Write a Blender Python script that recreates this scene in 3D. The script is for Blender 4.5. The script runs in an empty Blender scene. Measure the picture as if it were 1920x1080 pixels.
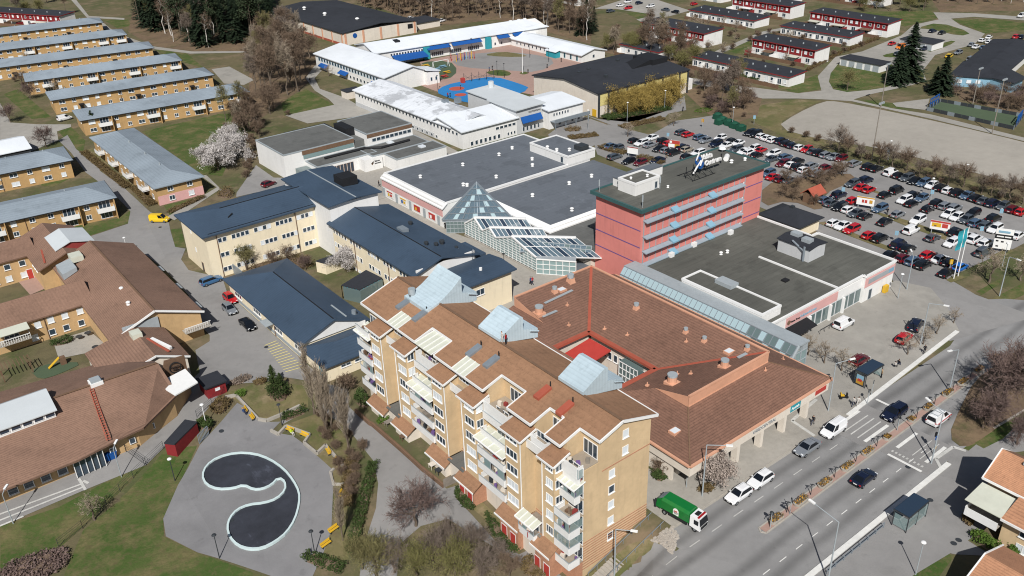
# Swedish suburban centre seen from the air: shopping centre, flats, school, car park and row houses.
# Axes: X runs along the main road (away to the upper right), Y runs across it (away to the upper left), metres.
import bpy,bmesh,math,random
import numpy as np
from mathutils import Vector,Matrix
random.seed(7)
RNG = np.random.default_rng(7)
PI = math.pi
S = bpy.context.scene
C = S.collection

# ---------------------------------------------------------------- camera
cam_d = bpy.data.cameras.new('camera')
cam_d.sensor_width = 36.0
cam_d.lens = 31.125
cam_d.clip_start = 1.0
cam_d.clip_end = 3000.0
cam = bpy.data.objects.new('camera',cam_d)
C.objects.link(cam)
cam.matrix_world = Matrix(((0.782606,0.309512,-0.540120,0.0),
                           (-0.621846,0.348428,-0.701360,0.0),
                           (-0.028887,0.884760,0.465151,80.0),
                           (0,0,0,1)))
S.camera = cam
# ---------------------------------------------------------------- sky and sun
SUN_EL = math.radians(44.0)
SUN_DIR = Vector((-0.66 * math.cos(SUN_EL), -0.751 * math.cos(SUN_EL), math.sin(SUN_EL)))   # towards the sun
W_ = bpy.data.worlds.new('World')
S.world = W_
W_.use_nodes = True
wn = W_.node_tree
bg = wn.nodes['Background']
sky = wn.nodes.new('ShaderNodeTexSky')
sky.sky_type = 'NISHITA'
sky.sun_disc = False
sky.sun_elevation = SUN_EL
sky.sun_rotation = math.atan2(SUN_DIR.x,SUN_DIR.y)
sky.dust_density = 1.2
wn.links.new(sky.outputs[0],bg.inputs[0])
bg.inputs[1].default_value = 0.05
sun_d = bpy.data.lights.new('sun','SUN')
sun_d.energy = 4.7
sun_d.angle = math.radians(0.5)
sun_d.color = (1.0,0.972,0.93)
sun = bpy.data.objects.new('sun',sun_d)
C.objects.link(sun)
sun.rotation_euler = SUN_DIR.to_track_quat('Z','Y').to_euler()
sun.location = (0,0,150)
S.view_settings.view_transform = 'Standard'
S.view_settings.look = 'None'
S.view_settings.exposure = 0.08
S.view_settings.gamma = 1.0
S.cycles.max_bounces = 4
S.cycles.diffuse_bounces = 2
S.cycles.glossy_bounces = 2
S.cycles.transmission_bounces = 3
S.cycles.transparent_max_bounces = 6
S.cycles.use_denoising = True
S.cycles.filter_width = 1.1

# ---------------------------------------------------------------- materials
def srgb(c):
 return tuple(((v / 255.0) / 12.92 if v <= 10 else (((v / 255.0) + 0.055) / 1.055) ** 2.4) for v in c)
MATS = {}
def M(name,rgb,rough=0.85,var=0.12,scale=0.6,big=0.10,bscale=0.05,bump=0.0,bumps=8.0,metal=0.0,spec=0.35,stretch=None,k=0.82):
 """painted or mineral surface: base colour broken up by a fine and a broad noise in world space"""
 m = bpy.data.materials.new(name)
 m.use_nodes = True
 nt = m.node_tree
 b = nt.nodes['Principled BSDF']
 c = tuple(min(v * k,0.86) for v in srgb(rgb))
 b.inputs['Roughness'].default_value = rough
 b.inputs['Metallic'].default_value = metal
 b.inputs['Specular IOR Level'].default_value = spec
 b.inputs['Base Color'].default_value = (*c,1)
 if var or big:
  geo = nt.nodes.new('ShaderNodeNewGeometry')
  src = geo.outputs['Position']
  if stretch:
   mp = nt.nodes.new('ShaderNodeMapping')
   mp.inputs['Scale'].default_value = stretch
   nt.links.new(src,mp.inputs[0]); src2 = mp.outputs[0]
  else:
   src2 = src
  n1 = nt.nodes.new('ShaderNodeTexNoise'); n1.inputs['Scale'].default_value = scale; n1.inputs['Detail'].default_value = 5; n1.inputs['Roughness'].default_value = 0.65
  n2 = nt.nodes.new('ShaderNodeTexNoise'); n2.inputs['Scale'].default_value = bscale; n2.inputs['Detail'].default_value = 3
  nt.links.new(src2,n1.inputs['Vector']); nt.links.new(src,n2.inputs['Vector'])
  def ramp(n,amt):
   r = nt.nodes.new('ShaderNodeMapRange')
   r.inputs[1].default_value = 0.3; r.inputs[2].default_value = 0.7
   r.inputs[3].default_value = 1 - amt; r.inputs[4].default_value = 1 + amt
   nt.links.new(n.outputs[0],r.inputs[0]); return r
  a,d = ramp(n1,var),ramp(n2,big)
  mu = nt.nodes.new('ShaderNodeMath'); mu.operation = 'MULTIPLY'
  nt.links.new(a.outputs[0],mu.inputs[0]); nt.links.new(d.outputs[0],mu.inputs[1])
  sc = nt.nodes.new('ShaderNodeVectorMath'); sc.operation = 'SCALE'
  sc.inputs[0].default_value = c
  nt.links.new(mu.outputs[0],sc.inputs['Scale'])
  nt.links.new(sc.outputs[0],b.inputs['Base Color'])
  if bump:
   n3 = nt.nodes.new('ShaderNodeTexNoise'); n3.inputs['Scale'].default_value = bumps; n3.inputs['Detail'].default_value = 4
   nt.links.new(src,n3.inputs['Vector'])
   bp = nt.nodes.new('ShaderNodeBump'); bp.inputs['Strength'].default_value = bump; bp.inputs['Distance'].default_value = 0.1
   nt.links.new(n3.outputs[0],bp.inputs['Height']); nt.links.new(bp.outputs[0],b.inputs['Normal'])
 MATS[name] = m
 return m
def mixed(name,cols,scales,rough=0.95,k=0.82,thr=((0.42,0.58),),bump=0.25):
 """ground cover: several colours blended by noises of different size"""
 m = bpy.data.materials.new(name); m.use_nodes = True
 nt = m.node_tree; b = nt.nodes['Principled BSDF']
 b.inputs['Roughness'].default_value = rough; b.inputs['Specular IOR Level'].default_value = 0.15
 geo = nt.nodes.new('ShaderNodeNewGeometry')
 prev = None
 cols = [tuple(v * k for v in srgb(c)) for c in cols]
 for i,c in enumerate(cols[1:]):
  n = nt.nodes.new('ShaderNodeTexNoise'); n.inputs['Scale'].default_value = scales[i]; n.inputs['Detail'].default_value = 6; n.inputs['Roughness'].default_value = 0.7
  nt.links.new(geo.outputs['Position'],n.inputs['Vector'])
  r = nt.nodes.new('ShaderNodeMapRange'); t = thr[i % len(thr)]
  r.inputs[1].default_value = t[0]; r.inputs[2].default_value = t[1]
  nt.links.new(n.outputs[0],r.inputs[0])
  mx = nt.nodes.new('ShaderNodeMix'); mx.data_type = 'RGBA'
  nt.links.new(r.outputs[0],mx.inputs['Factor'])
  if prev is None: mx.inputs['A'].default_value = (*cols[0],1)
  else: nt.links.new(prev,mx.inputs['A'])
  mx.inputs['B'].default_value = (*c,1)
  prev = mx.outputs['Result']
 nt.links.new(prev,b.inputs['Base Color'])
 n3 = nt.nodes.new('ShaderNodeTexNoise'); n3.inputs['Scale'].default_value = 3.0; n3.inputs['Detail'].default_value = 6
 nt.links.new(geo.outputs['Position'],n3.inputs['Vector'])
 bp = nt.nodes.new('ShaderNodeBump'); bp.inputs['Strength'].default_value = bump; bp.inputs['Distance'].default_value = 0.25
 nt.links.new(n3.outputs[0],bp.inputs['Height']); nt.links.new(bp.outputs[0],b.inputs['Normal'])
 MATS[name] = m
 return m
def courses(name,rgb,step,var=0.16,rough=0.9,depth=0.5,axis='Z',k=0.82,big=0.13,lap=0.2):
 """roof tiles or felt laid in courses: bands along one axis with noise"""
 m = M(name,rgb,rough,var,1.6,big,0.09,k=k)
 nt = m.node_tree; b = nt.nodes['Principled BSDF']
 geo = nt.nodes.new('ShaderNodeNewGeometry')
 sp = nt.nodes.new('ShaderNodeSeparateXYZ'); nt.links.new(geo.outputs['Position'],sp.inputs[0])
 dv = nt.nodes.new('ShaderNodeMath'); dv.operation = 'DIVIDE'; dv.inputs[1].default_value = step
 nt.links.new(sp.outputs[axis],dv.inputs[0])
 fr = nt.nodes.new('ShaderNodeMath'); fr.operation = 'FRACT'; nt.links.new(dv.outputs[0],fr.inputs[0])
 bp = nt.nodes.new('ShaderNodeBump'); bp.inputs['Strength'].default_value = depth; bp.inputs['Distance'].default_value = 0.04
 nt.links.new(fr.outputs[0],bp.inputs['Height']); nt.links.new(bp.outputs[0],b.inputs['Normal'])
 r = nt.nodes.new('ShaderNodeMapRange'); r.inputs[1].default_value,r.inputs[2].default_value,r.inputs[3].default_value,r.inputs[4].default_value = 0.0,0.45,1.0 - lap,1.0 + lap * .3
 nt.links.new(fr.outputs[0],r.inputs[0])
 sc = nt.nodes.new('ShaderNodeVectorMath'); sc.operation = 'SCALE'; nt.links.new(b.inputs['Base Color'].links[0].from_socket,sc.inputs[0]); nt.links.new(r.outputs[0],sc.inputs['Scale']); nt.links.new(sc.outputs[0],b.inputs['Base Color'])
 return m
def glass(name,rgb,rough=0.08,metal=0.0,spec=0.8,alpha=1.0):
 m = bpy.data.materials.new(name); m.use_nodes = True
 b = m.node_tree.nodes['Principled BSDF']
 b.inputs['Base Color'].default_value = (*srgb(rgb),1)
 b.inputs['Roughness'].default_value = rough; b.inputs['Specular IOR Level'].default_value = spec
 b.inputs['Alpha'].default_value = alpha
 MATS[name] = m
 return m

M('yellow_brick',(217,190,151),0.9,0.07,1.2,0.08,0.25,bump=0.1,bumps=14)
M('ochre',(196,160,110),0.9,0.08,0.8,0.06,0.12)
M('kinder_ochre',(206,172,126),0.9,0.08,1.0,0.06,0.15)
M('brick_red',(190,140,112),0.9,0.15,3.0,0.08,0.3)
M('cream',(250,236,206),0.85,0.03,0.9,0.04,0.15)
M('white_wall',(244,243,240),0.8,0.03,0.9,0.05,0.15)
M('offwhite',(232,222,208),0.85,0.05,0.8,0.05,0.15)
M('grey_wall',(205,207,208),0.85,0.04,0.8,0.04,0.15)
M('pink',(226,140,131),0.85,0.04,0.5,0.05,0.1)
M('pink_pale',(226,176,172),0.85,0.06,0.5,0.05,0.1)
M('purple',(118,92,148),0.8,0.05,1.0,0.0)
courses('brown_tile',(134,100,84),0.12,0.17,0.9,0.9)
courses('kinder_tile',(142,112,95),0.11,0.10,0.9,0.7)
courses('apt_roof',(160,122,94),0.33,0.10,0.95,0.25,lap=.08)
courses('orange_tile',(188,138,106),0.12,0.10,0.9,0.9)
courses('blue_metal',(66,83,102),0.6,0.06,0.6,0.12,'Y',lap=.12)
M('grey_felt',(106,112,120),0.9,0.05,0.35,0.05,0.04)
M('olive_felt',(98,98,92),0.95,0.16,0.5,0.16,0.07,stretch=(0.3,2.2,1))
M('taupe_felt',(105,106,104),0.95,0.10,0.5,0.10,0.06)
M('black_felt',(50,53,60),0.95,0.10,0.5,0.12,0.05)
M('white_roof',(234,239,244),0.7,0.06,0.25,0.06,0.06,stretch=(1,0.4,1))
M('pale_roof',(205,211,214),0.75,0.04,0.25,0.05,0.06)
courses('row_roof',(146,158,168),0.2,0.06,0.85,0.12,lap=.1)
M('salmon',(222,168,138),0.7,0.07,0.8,0.06,0.12)
M('red_trim',(176,92,72),0.7,0.08,0.8,0.05,0.12)
M('red_panel',(190,68,60),0.7,0.08,0.8,0.05,0.12)
courses('ice_metal',(192,210,219),0.5,0.05,0.5,0.15,'X',lap=.08)
M('white_paint',(246,246,244),0.55,0.04,1.5,0.03,0.2)
M('grey_paint',(168,176,180),0.5,0.06,1.5,0.05,0.2)
M('steel',(150,160,168),0.45,0.08,1.5,0.05,0.2,metal=0.3)
M('dark_steel',(60,64,68),0.5,0.1,1.5,0.05,0.2)
M('green_trim',(62,98,98),0.6,0.06,1.0,0.05,0.2)
M('sky_panel',(136,178,200),0.6,0.05,1.0,0.05,0.2)
M('shelf_metal',(158,172,182),0.55,0.06,1.0,0.05,0.2)
M('black',(34,35,38),0.7,0.1,1.0,0.05,0.2)
M('rubber',(28,28,30),0.85,0.1,2.0,0.0)
M('red_wood',(140,40,44),0.85,0.10,1.5,0.08,0.3)
M('dark_red',(150,62,58),0.8,0.08,1.0,0.06,0.2)
M('brown_wood',(122,96,76),0.9,0.15,2.0,0.1,0.3)
M('grey_wood',(140,132,122),0.9,0.15,2.0,0.1,0.3)
M('awning',(22,86,160),0.85,0.05,1.0,0.0)
M('teal',(52,158,172),0.6,0.05,1.0,0.0)
M('yellow_paint',(222,178,50),0.6,0.06,1.5,0.0)
M('concrete',(176,170,160),0.95,0.10,1.5,0.08,0.2,bump=0.1)
M('polycarb',(214,216,200),0.5,0.05,1.0,0.05,0.3)
M('balcony_floor',(168,156,140),0.9,0.08,1.5,0.1,0.4)
M('asphalt',(150,148,146),0.95,0.07,0.45,0.09,0.045,bump=0.15,bumps=5)
M('asphalt_new',(150,149,148),0.95,0.08,0.3,0.10,0.06,bump=0.15,bumps=5)
M('asphalt_pale',(168,164,156),0.95,0.08,0.4,0.08,0.05,bump=0.15,bumps=5)
M('paving',(172,167,158),0.95,0.08,1.3,0.07,0.08,bump=0.15,bumps=4)
M('red_paving',(176,146,134),0.95,0.08,1.2,0.07,0.08)
M('gravel',(172,166,156),1.0,0.06,0.4,0.06,0.025,bump=0.2,bumps=3)
M('rubble_stone',(178,170,160),0.95,0.25,6.0,0.1,0.5,bump=0.6,bumps=4)
M('blue_rubber',(44,130,194),0.9,0.04,0.5,0.05,0.08)
M('red_rubber',(190,90,70),0.9,0.04,0.5,0.05,0.08)
M('pool_floor',(56,59,68),0.9,0.16,0.8,0.20,0.18,bump=0.1)
M('pool_rim',(212,230,230),0.6,0.05,1.0,0.04,0.2)
M('turf',(82,98,74),0.95,0.05,0.4,0.06,0.08)
M('marking',(232,231,226),0.8,0.10,1.5,0.05,0.2)
M('marking_worn',(200,199,194),0.85,0.16,2.5,0.08,0.3)
M('marking_yellow',(222,208,140),0.85,0.14,2.5,0.08,0.3)
M('soil',(124,106,90),1.0,0.2,1.5,0.1,0.2,bump=0.4,bumps=4)
mixed('ground',((112,104,78),(88,94,60),(134,118,96),(100,88,72)),(0.05,0.09,0.4),thr=((0.44,0.60),(0.50,0.66),(0.50,0.75)))
mixed('lawn',((86,100,54),(68,92,42),(124,114,80),(102,96,66)),(0.10,0.22,1.1),thr=((0.42,0.62),(0.47,0.66),(0.48,0.7)))
mixed('lawn_dry',((122,114,80),(100,104,64),(150,134,106),(110,98,74)),(0.12,0.18,0.9),thr=((0.46,0.62),(0.50,0.68),(0.50,0.75)))
mixed('wood_floor',((120,102,84),(136,116,92),(96,92,64),(98,82,68)),(0.10,0.15,0.8),thr=((0.42,0.6),(0.52,0.68),(0.48,0.75)))
glass('glass',(52,66,78))
glass('glass_atrium',(104,126,140),0.08,alpha=0.5)
glass('glass_pale',(214,220,224),0.3,spec=0.5)
glass('glass_green',(128,150,150),0.15)
glass('glass_roof',(158,180,186),0.12)
glass('glass_dark',(44,58,74),0.08)
glass('glass_shop',(96,112,112),0.1)
glass('car_glass',(20,24,30),0.05,spec=0.7)
glass('clear',(150,175,175),0.05,alpha=0.35)
def overlay(name,kind,scale,t0=.5,t1=.7,amt=.15,stretch=(1,1,1)):
 """wear laid over a surface: blotches, repaired patches, cracks or the seams of roofing sheets"""
 m = MATS[name]; nt = m.node_tree; b = nt.nodes['Principled BSDF']
 old = b.inputs['Base Color'].links[0].from_socket
 geo = nt.nodes.new('ShaderNodeNewGeometry'); mp = nt.nodes.new('ShaderNodeMapping'); mp.inputs['Scale'].default_value = stretch; nt.links.new(geo.outputs['Position'],mp.inputs[0])
 r = nt.nodes.new('ShaderNodeMapRange'); r.interpolation_type = 'SMOOTHSTEP'
 r.inputs[1].default_value,r.inputs[2].default_value,r.inputs[3].default_value,r.inputs[4].default_value = t0,t1,1.0,1.0 - amt
 if kind == 'blotch':
  n = nt.nodes.new('ShaderNodeTexNoise'); n.inputs['Scale'].default_value = scale; n.inputs['Detail'].default_value = 6; n.inputs['Roughness'].default_value = .65; out = n.outputs[0]
 elif kind == 'seam':
  n = nt.nodes.new('ShaderNodeTexBrick'); n.inputs['Scale'].default_value = scale; n.inputs['Mortar Size'].default_value = .025; n.inputs['Brick Width'].default_value = 6.0; n.inputs['Row Height'].default_value = 1.0; out = n.outputs['Fac']
 else:
  n = nt.nodes.new('ShaderNodeTexVoronoi'); n.inputs['Scale'].default_value = scale
  if kind == 'crack': n.feature = 'DISTANCE_TO_EDGE'
  out = n.outputs['Distance'] if kind == 'crack' else n.outputs['Color']
 nt.links.new(mp.outputs[0],n.inputs['Vector']); nt.links.new(out,r.inputs[0])
 sc = nt.nodes.new('ShaderNodeVectorMath'); sc.operation = 'SCALE'; nt.links.new(old,sc.inputs[0]); nt.links.new(r.outputs[0],sc.inputs['Scale']); nt.links.new(sc.outputs[0],b.inputs['Base Color'])
M('plaza_asphalt',(140,139,140),0.95,0.07,0.5,0.10,0.1,bump=0.15,bumps=5)
M('white_roof_worn',(236,240,245),0.7,0.06,0.25,0.06,0.06)
for n_ in ('asphalt','asphalt_new','asphalt_pale','plaza_asphalt','paving'):
 overlay(n_,'patch',.09,.2,.8,.06,(1,.45,1)); overlay(n_,'blotch',.45,.58,.72,.16); overlay(n_,'blotch',.12,.5,.72,.14); overlay(n_,'blotch',2.2,.6,.75,.08)
for n_ in ('brown_tile','kinder_tile','apt_roof','orange_tile','row_roof'):
 overlay(n_,'blotch',.22,.5,.75,.2); overlay(n_,'blotch',3.5,.5,.7,.22 if n_ != 'row_roof' else .1); overlay(n_,'blotch',.9,.6,.75,.14,(1,1,.3))
for n_ in ('grey_felt','olive_felt','taupe_felt','black_felt'):
 overlay(n_,'seam',.75,.1,.9,.24); overlay(n_,'blotch',.16,.54,.60,.14); overlay(n_,'blotch',.35,.60,.66,-.12); overlay(n_,'blotch',.6,.6,.75,.15)
for n_ in ('yellow_brick','ochre','kinder_ochre','cream','white_wall','offwhite','grey_wall','pink'):
 overlay(n_,'blotch',1.3,.5,.78,.14,(1,1,.1)); overlay(n_,'blotch',.3,.5,.75,.08)
overlay('gravel','blotch',.08,.5,.7,.1); overlay('gravel','blotch',.5,.6,.75,.08,(.3,1.4,1)); overlay('pool_floor','blotch',.4,.57,.66,-.7,(1,.5,1)); overlay('blue_metal','blotch',.3,.5,.75,.16); overlay('ice_metal','blotch',.9,.5,.7,.14,(.3,1,1))
overlay('white_roof','blotch',.3,.6,.72,.12,(.25,1,1)); overlay('white_roof_worn','blotch',.12,.52,.58,.35,(1,.7,1)); overlay('white_roof_worn','blotch',1.2,.5,.6,.12,(.2,1,1))
def mt(n): return MATS[n]

# ---------------------------------------------------------------- object helpers
WL = {}
def tag(o,label=None,cat=None,group=None,kind=None):
 if label: o['label'] = label
 if cat: o['category'] = cat
 if group: o['group'] = group
 if kind: o['kind'] = kind
 return o
def thing(name,label,cat,loc=(0,0,0),rz=0.0,group=None):
 o = bpy.data.objects.new(name,None)
 o.empty_display_size = 0.3
 C.objects.link(o)
 o.location = loc; o.rotation_euler.z = rz
 WL[o.name] = Vector(loc)
 return tag(o,label,cat,group)
def put(name,mesh,parent,loc=(0,0,0),rz=0.0,scale=None):
 """an object from a shared mesh at a world place under an unrotated parent"""
 o = bpy.data.objects.new(name,mesh)
 C.objects.link(o)
 l = Vector(loc)
 if parent is not None:
  o.parent = parent
  WL[o.name] = l.copy()
  l = l - WL.get(parent.name,Vector((0,0,0)))
 else:
  WL[o.name] = l.copy()
 o.location = l
 o.rotation_euler.z = rz
 if scale: o.scale = scale
 return o
class MB:
 """collects polygons; build() links them as ONE mesh object (coordinates are world coordinates)"""
 def __init__(s): s.v = []; s.f = []; s.m = []
 def poly(s,pts,m=0):
  n = len(s.v); s.v += [tuple(p) for p in pts]; s.f.append(tuple(range(n,n + len(pts)))); s.m.append(m); return s
 def hull8(s,b,t,m=0):
  n = len(s.v); s.v += [tuple(p) for p in b] + [tuple(p) for p in t]; k = len(b)
  s.f.append(tuple(n + i for i in reversed(range(k)))); s.f.append(tuple(n + k + i for i in range(k)))
  for i in range(k):
   j = (i + 1) % k; s.f.append((n + i,n + j,n + k + j,n + k + i))
  s.m += [m] * (k + 2); return s
 def box(s,x0,x1,y0,y1,z0,z1,m=0):
  q = ((x0,y0),(x1,y0),(x1,y1),(x0,y1))
  return s.hull8([(x,y,z0) for x,y in q],[(x,y,z1) for x,y in q],m)
 def obox(s,cx,cy,z0,z1,lx,ly,ang=0.0,m=0):
  c,d = math.cos(ang),math.sin(ang)
  q = [(cx + c * a - d * b,cy + d * a + c * b) for a,b in ((-lx / 2,-ly / 2),(lx / 2,-ly / 2),(lx / 2,ly / 2),(-lx / 2,ly / 2))]
  return s.hull8([(x,y,z0) for x,y in q],[(x,y,z1) for x,y in q],m)
 def prism(s,pts,z0,z1,m=0):
  return s.hull8([(x,y,z0) for x,y in pts],[(x,y,z1) for x,y in pts],m)
 def slab(s,pts,th,m=0):
  """a polygon in space, thickened straight down"""
  return s.hull8([(x,y,z - th) for x,y,z in pts],pts,m)
 def bar(s,p,q,w=0.1,h=None,m=0):
  p,q = Vector(p),Vector(q); h = h or w; d = (q - p)
  if d.length < 1e-6: return s
  d.normalize(); up = Vector((0,0,1)) if abs(d.z) < 0.95 else Vector((1,0,0))
  a = d.cross(up).normalized() * (w / 2); b = a.normalized().cross(d).normalized() * (h / 2)
  return s.hull8([p - a - b,p + a - b,p + a + b,p - a + b],[q - a - b,q + a - b,q + a + b,q - a + b],m)
 def tube(s,p,q,r0,r1=None,n=8,m=0):
  p,q = Vector(p),Vector(q); r1 = r0 if r1 is None else r1; d = (q - p).normalized()
  up = Vector((0,0,1)) if abs(d.z) < 0.95 else Vector((1,0,0))
  a = d.cross(up).normalized(); b = d.cross(a).normalized()
  cs = [(math.cos(2 * PI * i / n),math.sin(2 * PI * i / n)) for i in range(n)]
  return s.hull8([p + (a * c + b * e) * r0 for c,e in cs],[q + (a * c + b * e) * r1 for c,e in cs],m)
 def dome(s,cx,cy,z,r,h,n=10,k=3,m=0):
  prev = None
  for i in range(k + 1):
   t = i / k * PI / 2; rr = max(r * math.cos(t),0.02); zz = z + h * math.sin(t)
   ring = [(cx + rr * math.cos(2 * PI * j / n),cy + rr * math.sin(2 * PI * j / n),zz) for j in range(n)]
   if prev: s.hull8(prev,ring,m)
   prev = ring
  return s
 def mesh(s,name,mats):
  me = bpy.data.meshes.new(name)
  me.from_pydata(s.v,[],s.f)
  for x in (mats if isinstance(mats,(list,tuple)) else [mats]): me.materials.append(mt(x) if isinstance(x,str) else x)
  if any(s.m): me.polygons.foreach_set('material_index',s.m)
  me.validate(); me.update()
  bm = bmesh.new(); bm.from_mesh(me); bmesh.ops.recalc_face_normals(bm,faces=bm.faces); bm.to_mesh(me); bm.free()
  return me
 def build(s,name,mats,parent=None):
  o = bpy.data.objects.new(name,s.mesh(name,mats)); C.objects.link(o)
  if parent is not None:
   o.parent = parent; o.location = -WL.get(parent.name,Vector((0,0,0)))
  WL[o.name] = Vector((0,0,0))
  return o
_cache = {}
def cached(key,fn):
 if key not in _cache: _cache[key] = fn()
 return _cache[key]
def fast_mesh(name,verts,faces,mat):
 """triangles or quads from arrays"""
 me = bpy.data.meshes.new(name)
 n,k = len(faces),faces.shape[1]
 me.vertices.add(len(verts)); me.vertices.foreach_set('co',np.asarray(verts,np.float32).ravel())
 me.loops.add(n * k); me.loops.foreach_set('vertex_index',np.asarray(faces,np.int32).ravel())
 me.polygons.add(n); me.polygons.foreach_set('loop_start',np.arange(0,n * k,k,dtype=np.int32))
 me.materials.append(mt(mat) if isinstance(mat,str) else mat)
 me.update(calc_edges=True)
 return me
ORD = ['first','second','third','fourth','fifth','sixth','seventh','eighth','ninth','tenth','eleventh','twelfth','thirteenth','fourteenth','fifteenth','sixteenth',
       'seventeenth','eighteenth','nineteenth','twentieth'] + ['twenty-' + w for w in ('first','second','third','fourth','fifth','sixth','seventh','eighth','ninth')] + ['thirtieth'] + \
      ['thirty-' + w for w in ('first','second','third','fourth','fifth','sixth','seventh','eighth','ninth')] + ['fortieth']

def ss(x,a,b):
 t = min(1.0,max(0.0,(x - a) / (b - a))); return t * t * (3 - 2 * t)
def hz(X,Y):
 """height of the ground: level, falling three metres in front of the flats"""
 g = (1 - 0.7 * ss(Y,62,92)) * (1 - ss(Y,108,119))
 return -3.5 * (1 - ss(X,55,66.0)) * g * ss(Y,50,56)

# windows: shared meshes, wall plane at y = 0, outside is -y
def win_mesh(w,h,n=2,gl='glass',fr='white_paint',f=0.09,sill=True):
 def mk():
  b = MB(); d = 0.06
  b.box(-w / 2,-w / 2 + f,-d,0.02,0,h); b.box(w / 2 - f,w / 2,-d,0.02,0,h)
  b.box(-w / 2 + f,w / 2 - f,-d,0.02,0,f); b.box(-w / 2 + f,w / 2 - f,-d,0.02,h - f,h)
  for i in range(1,n):
   x = -w / 2 + w * i / n; b.box(x - f / 2,x + f / 2,-d,0.02,f,h - f)
  if sill: b.box(-w / 2 - 0.06,w / 2 + 0.06,-0.16,-0.005,-0.07,-0.003)
  b.box(-w / 2 + f * 0.8,w / 2 - f * 0.8,-0.025,0.01,f * 0.8,h - f * 0.8,1)
  return b.mesh('window',[fr,gl])
 return cached(('win',w,h,n,gl,fr,f,sill),mk)
ROT = {'-y': 0.0,'-x': -PI / 2,'x': PI / 2,'y': PI}
def win(parent,face,u,plane,z,w=1.3,h=1.3,n=2,gl=None,fr='white_paint',name='window',sill=True):
 if gl is None: gl = random.choice(['glass','glass','glass','glass_pale'])
 me = win_mesh(w,h,n,gl,fr,0.09,sill)
 loc = (u,plane,z) if face in ('-y','y') else (plane,u,z)
 return put(name,me,parent,loc,ROT[face])
def frange(a,b,n):
 return [a + (b - a) * (i + 0.5) / n for i in range(n)]
def gwall(mb,x0,x1,y0,y1,z0,ze,zr,axis,m=0,rp=0.5):
 """walls of a gabled house: a five-sided prism"""
 if axis == 'x':
  ym = y0 + (y1 - y0) * rp
  prof = ((y0,z0),(y1,z0),(y1,ze),(ym,zr),(y0,ze))
  mb.hull8([(x0,y,z) for y,z in prof],[(x1,y,z) for y,z in prof],m)
 else:
  xm = x0 + (x1 - x0) * rp
  prof = ((x0,z0),(x1,z0),(x1,ze),(xm,zr),(x0,ze))
  mb.hull8([(x,y0,z) for x,z in prof],[(x,y1,z) for x,z in prof],m)
 return mb
def groof(mb,x0,x1,y0,y1,ze,zr,axis,ov=0.5,th=0.22,hip0=0.0,hip1=0.0,m=0,rp=0.5,lift=0.03):
 """gable or hip roof shell; ze is the height where the roof meets the wall"""
 if axis == 'y':
  t = MB(); groof(t,y0,y1,x0,x1,ze,zr,'x',ov,th,hip0,hip1,m,rp,lift)
  n = len(mb.v); mb.v += [(y,x,z) for x,y,z in t.v]; mb.f += [tuple(n + i for i in f) for f in t.f]; mb.m += t.m; return mb
 ym = y0 + (y1 - y0) * rp
 s0 = (zr - ze) / max(ym - y0,0.1); s1 = (zr - ze) / max(y1 - ym,0.1)
 a,b,c,d = x0 - ov,x1 + ov,y0 - ov,y1 + ov
 z0,z1 = ze - s0 * ov + lift + th,ze - s1 * ov + lift + th
 R0,R1 = (a + (hip0 + ov if hip0 else 0),ym,zr + lift + th),(b - (hip1 + ov if hip1 else 0),ym,zr + lift + th)
 mb.slab([(a,c,z0),(b,c,z0),R1,R0],th,m)
 mb.slab([(b,d,z1),(a,d,z1),R0,R1],th,m)
 if hip0: mb.slab([(a,d,z1),(a,c,z0),R0],th,m)
 if hip1: mb.slab([(b,c,z0),(b,d,z1),R1],th,m)
 return mb
def flat_roof(parent,x0,x1,y0,y1,z,mat,par='white_paint',ph=0.25,pw=0.3,name='roof'):
 r = MB().box(x0 + pw,x1 - pw,y0 + pw,y1 - pw,z - 0.25,z + 0.03).build(name,mat,parent)
 if par:
  p = MB()
  p.box(x0 - .05,x1 + .05,y0 - .05,y0 + pw,z - .2,z + ph); p.box(x0 - .05,x1 + .05,y1 - pw,y1 + .05,z - .2,z + ph)
  p.box(x0 - .05,x0 + pw,y0 + pw,y1 - pw,z - .2,z + ph - .005); p.box(x1 - pw,x1 + .05,y0 + pw,y1 - pw,z - .2,z + ph - .005)
  p.build('parapet',par,r)
 return r
def vent_mesh():
 b = MB().tube((0,0,0),(0,0,.28),.42,.3,10).tube((0,0,.28),(0,0,.5),.3,.3,10).dome(0,0,.5,.46,.3,10,3)
 return b.mesh('roof_vent',['white_paint'])
def text_mesh(txt,size,ext=0.04,mat='black',bold=0.0):
 cu = bpy.data.curves.new('lettering','FONT'); cu.body = txt; cu.size = size; cu.extrude = ext; cu.offset = bold
 cu.resolution_u = 3
 o = bpy.data.objects.new('lettering_tmp',cu); C.objects.link(o)
 dg = bpy.context.evaluated_depsgraph_get()
 me = bpy.data.meshes.new_from_object(o.evaluated_get(dg)); me.name = 'lettering'
 me.materials.clear(); me.materials.append(mt(mat))
 bpy.data.objects.remove(o); bpy.data.curves.remove(cu)
 return me
def lettering(parent,txt,loc,size,mat='black',face='-y',bold=0.01,ext=0.03,name='lettering'):
 me = text_mesh(txt,size,ext,mat,bold)
 o = put(name,me,parent,loc,ROT[face]); o.rotation_euler.x = PI / 2
 return o

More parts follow.
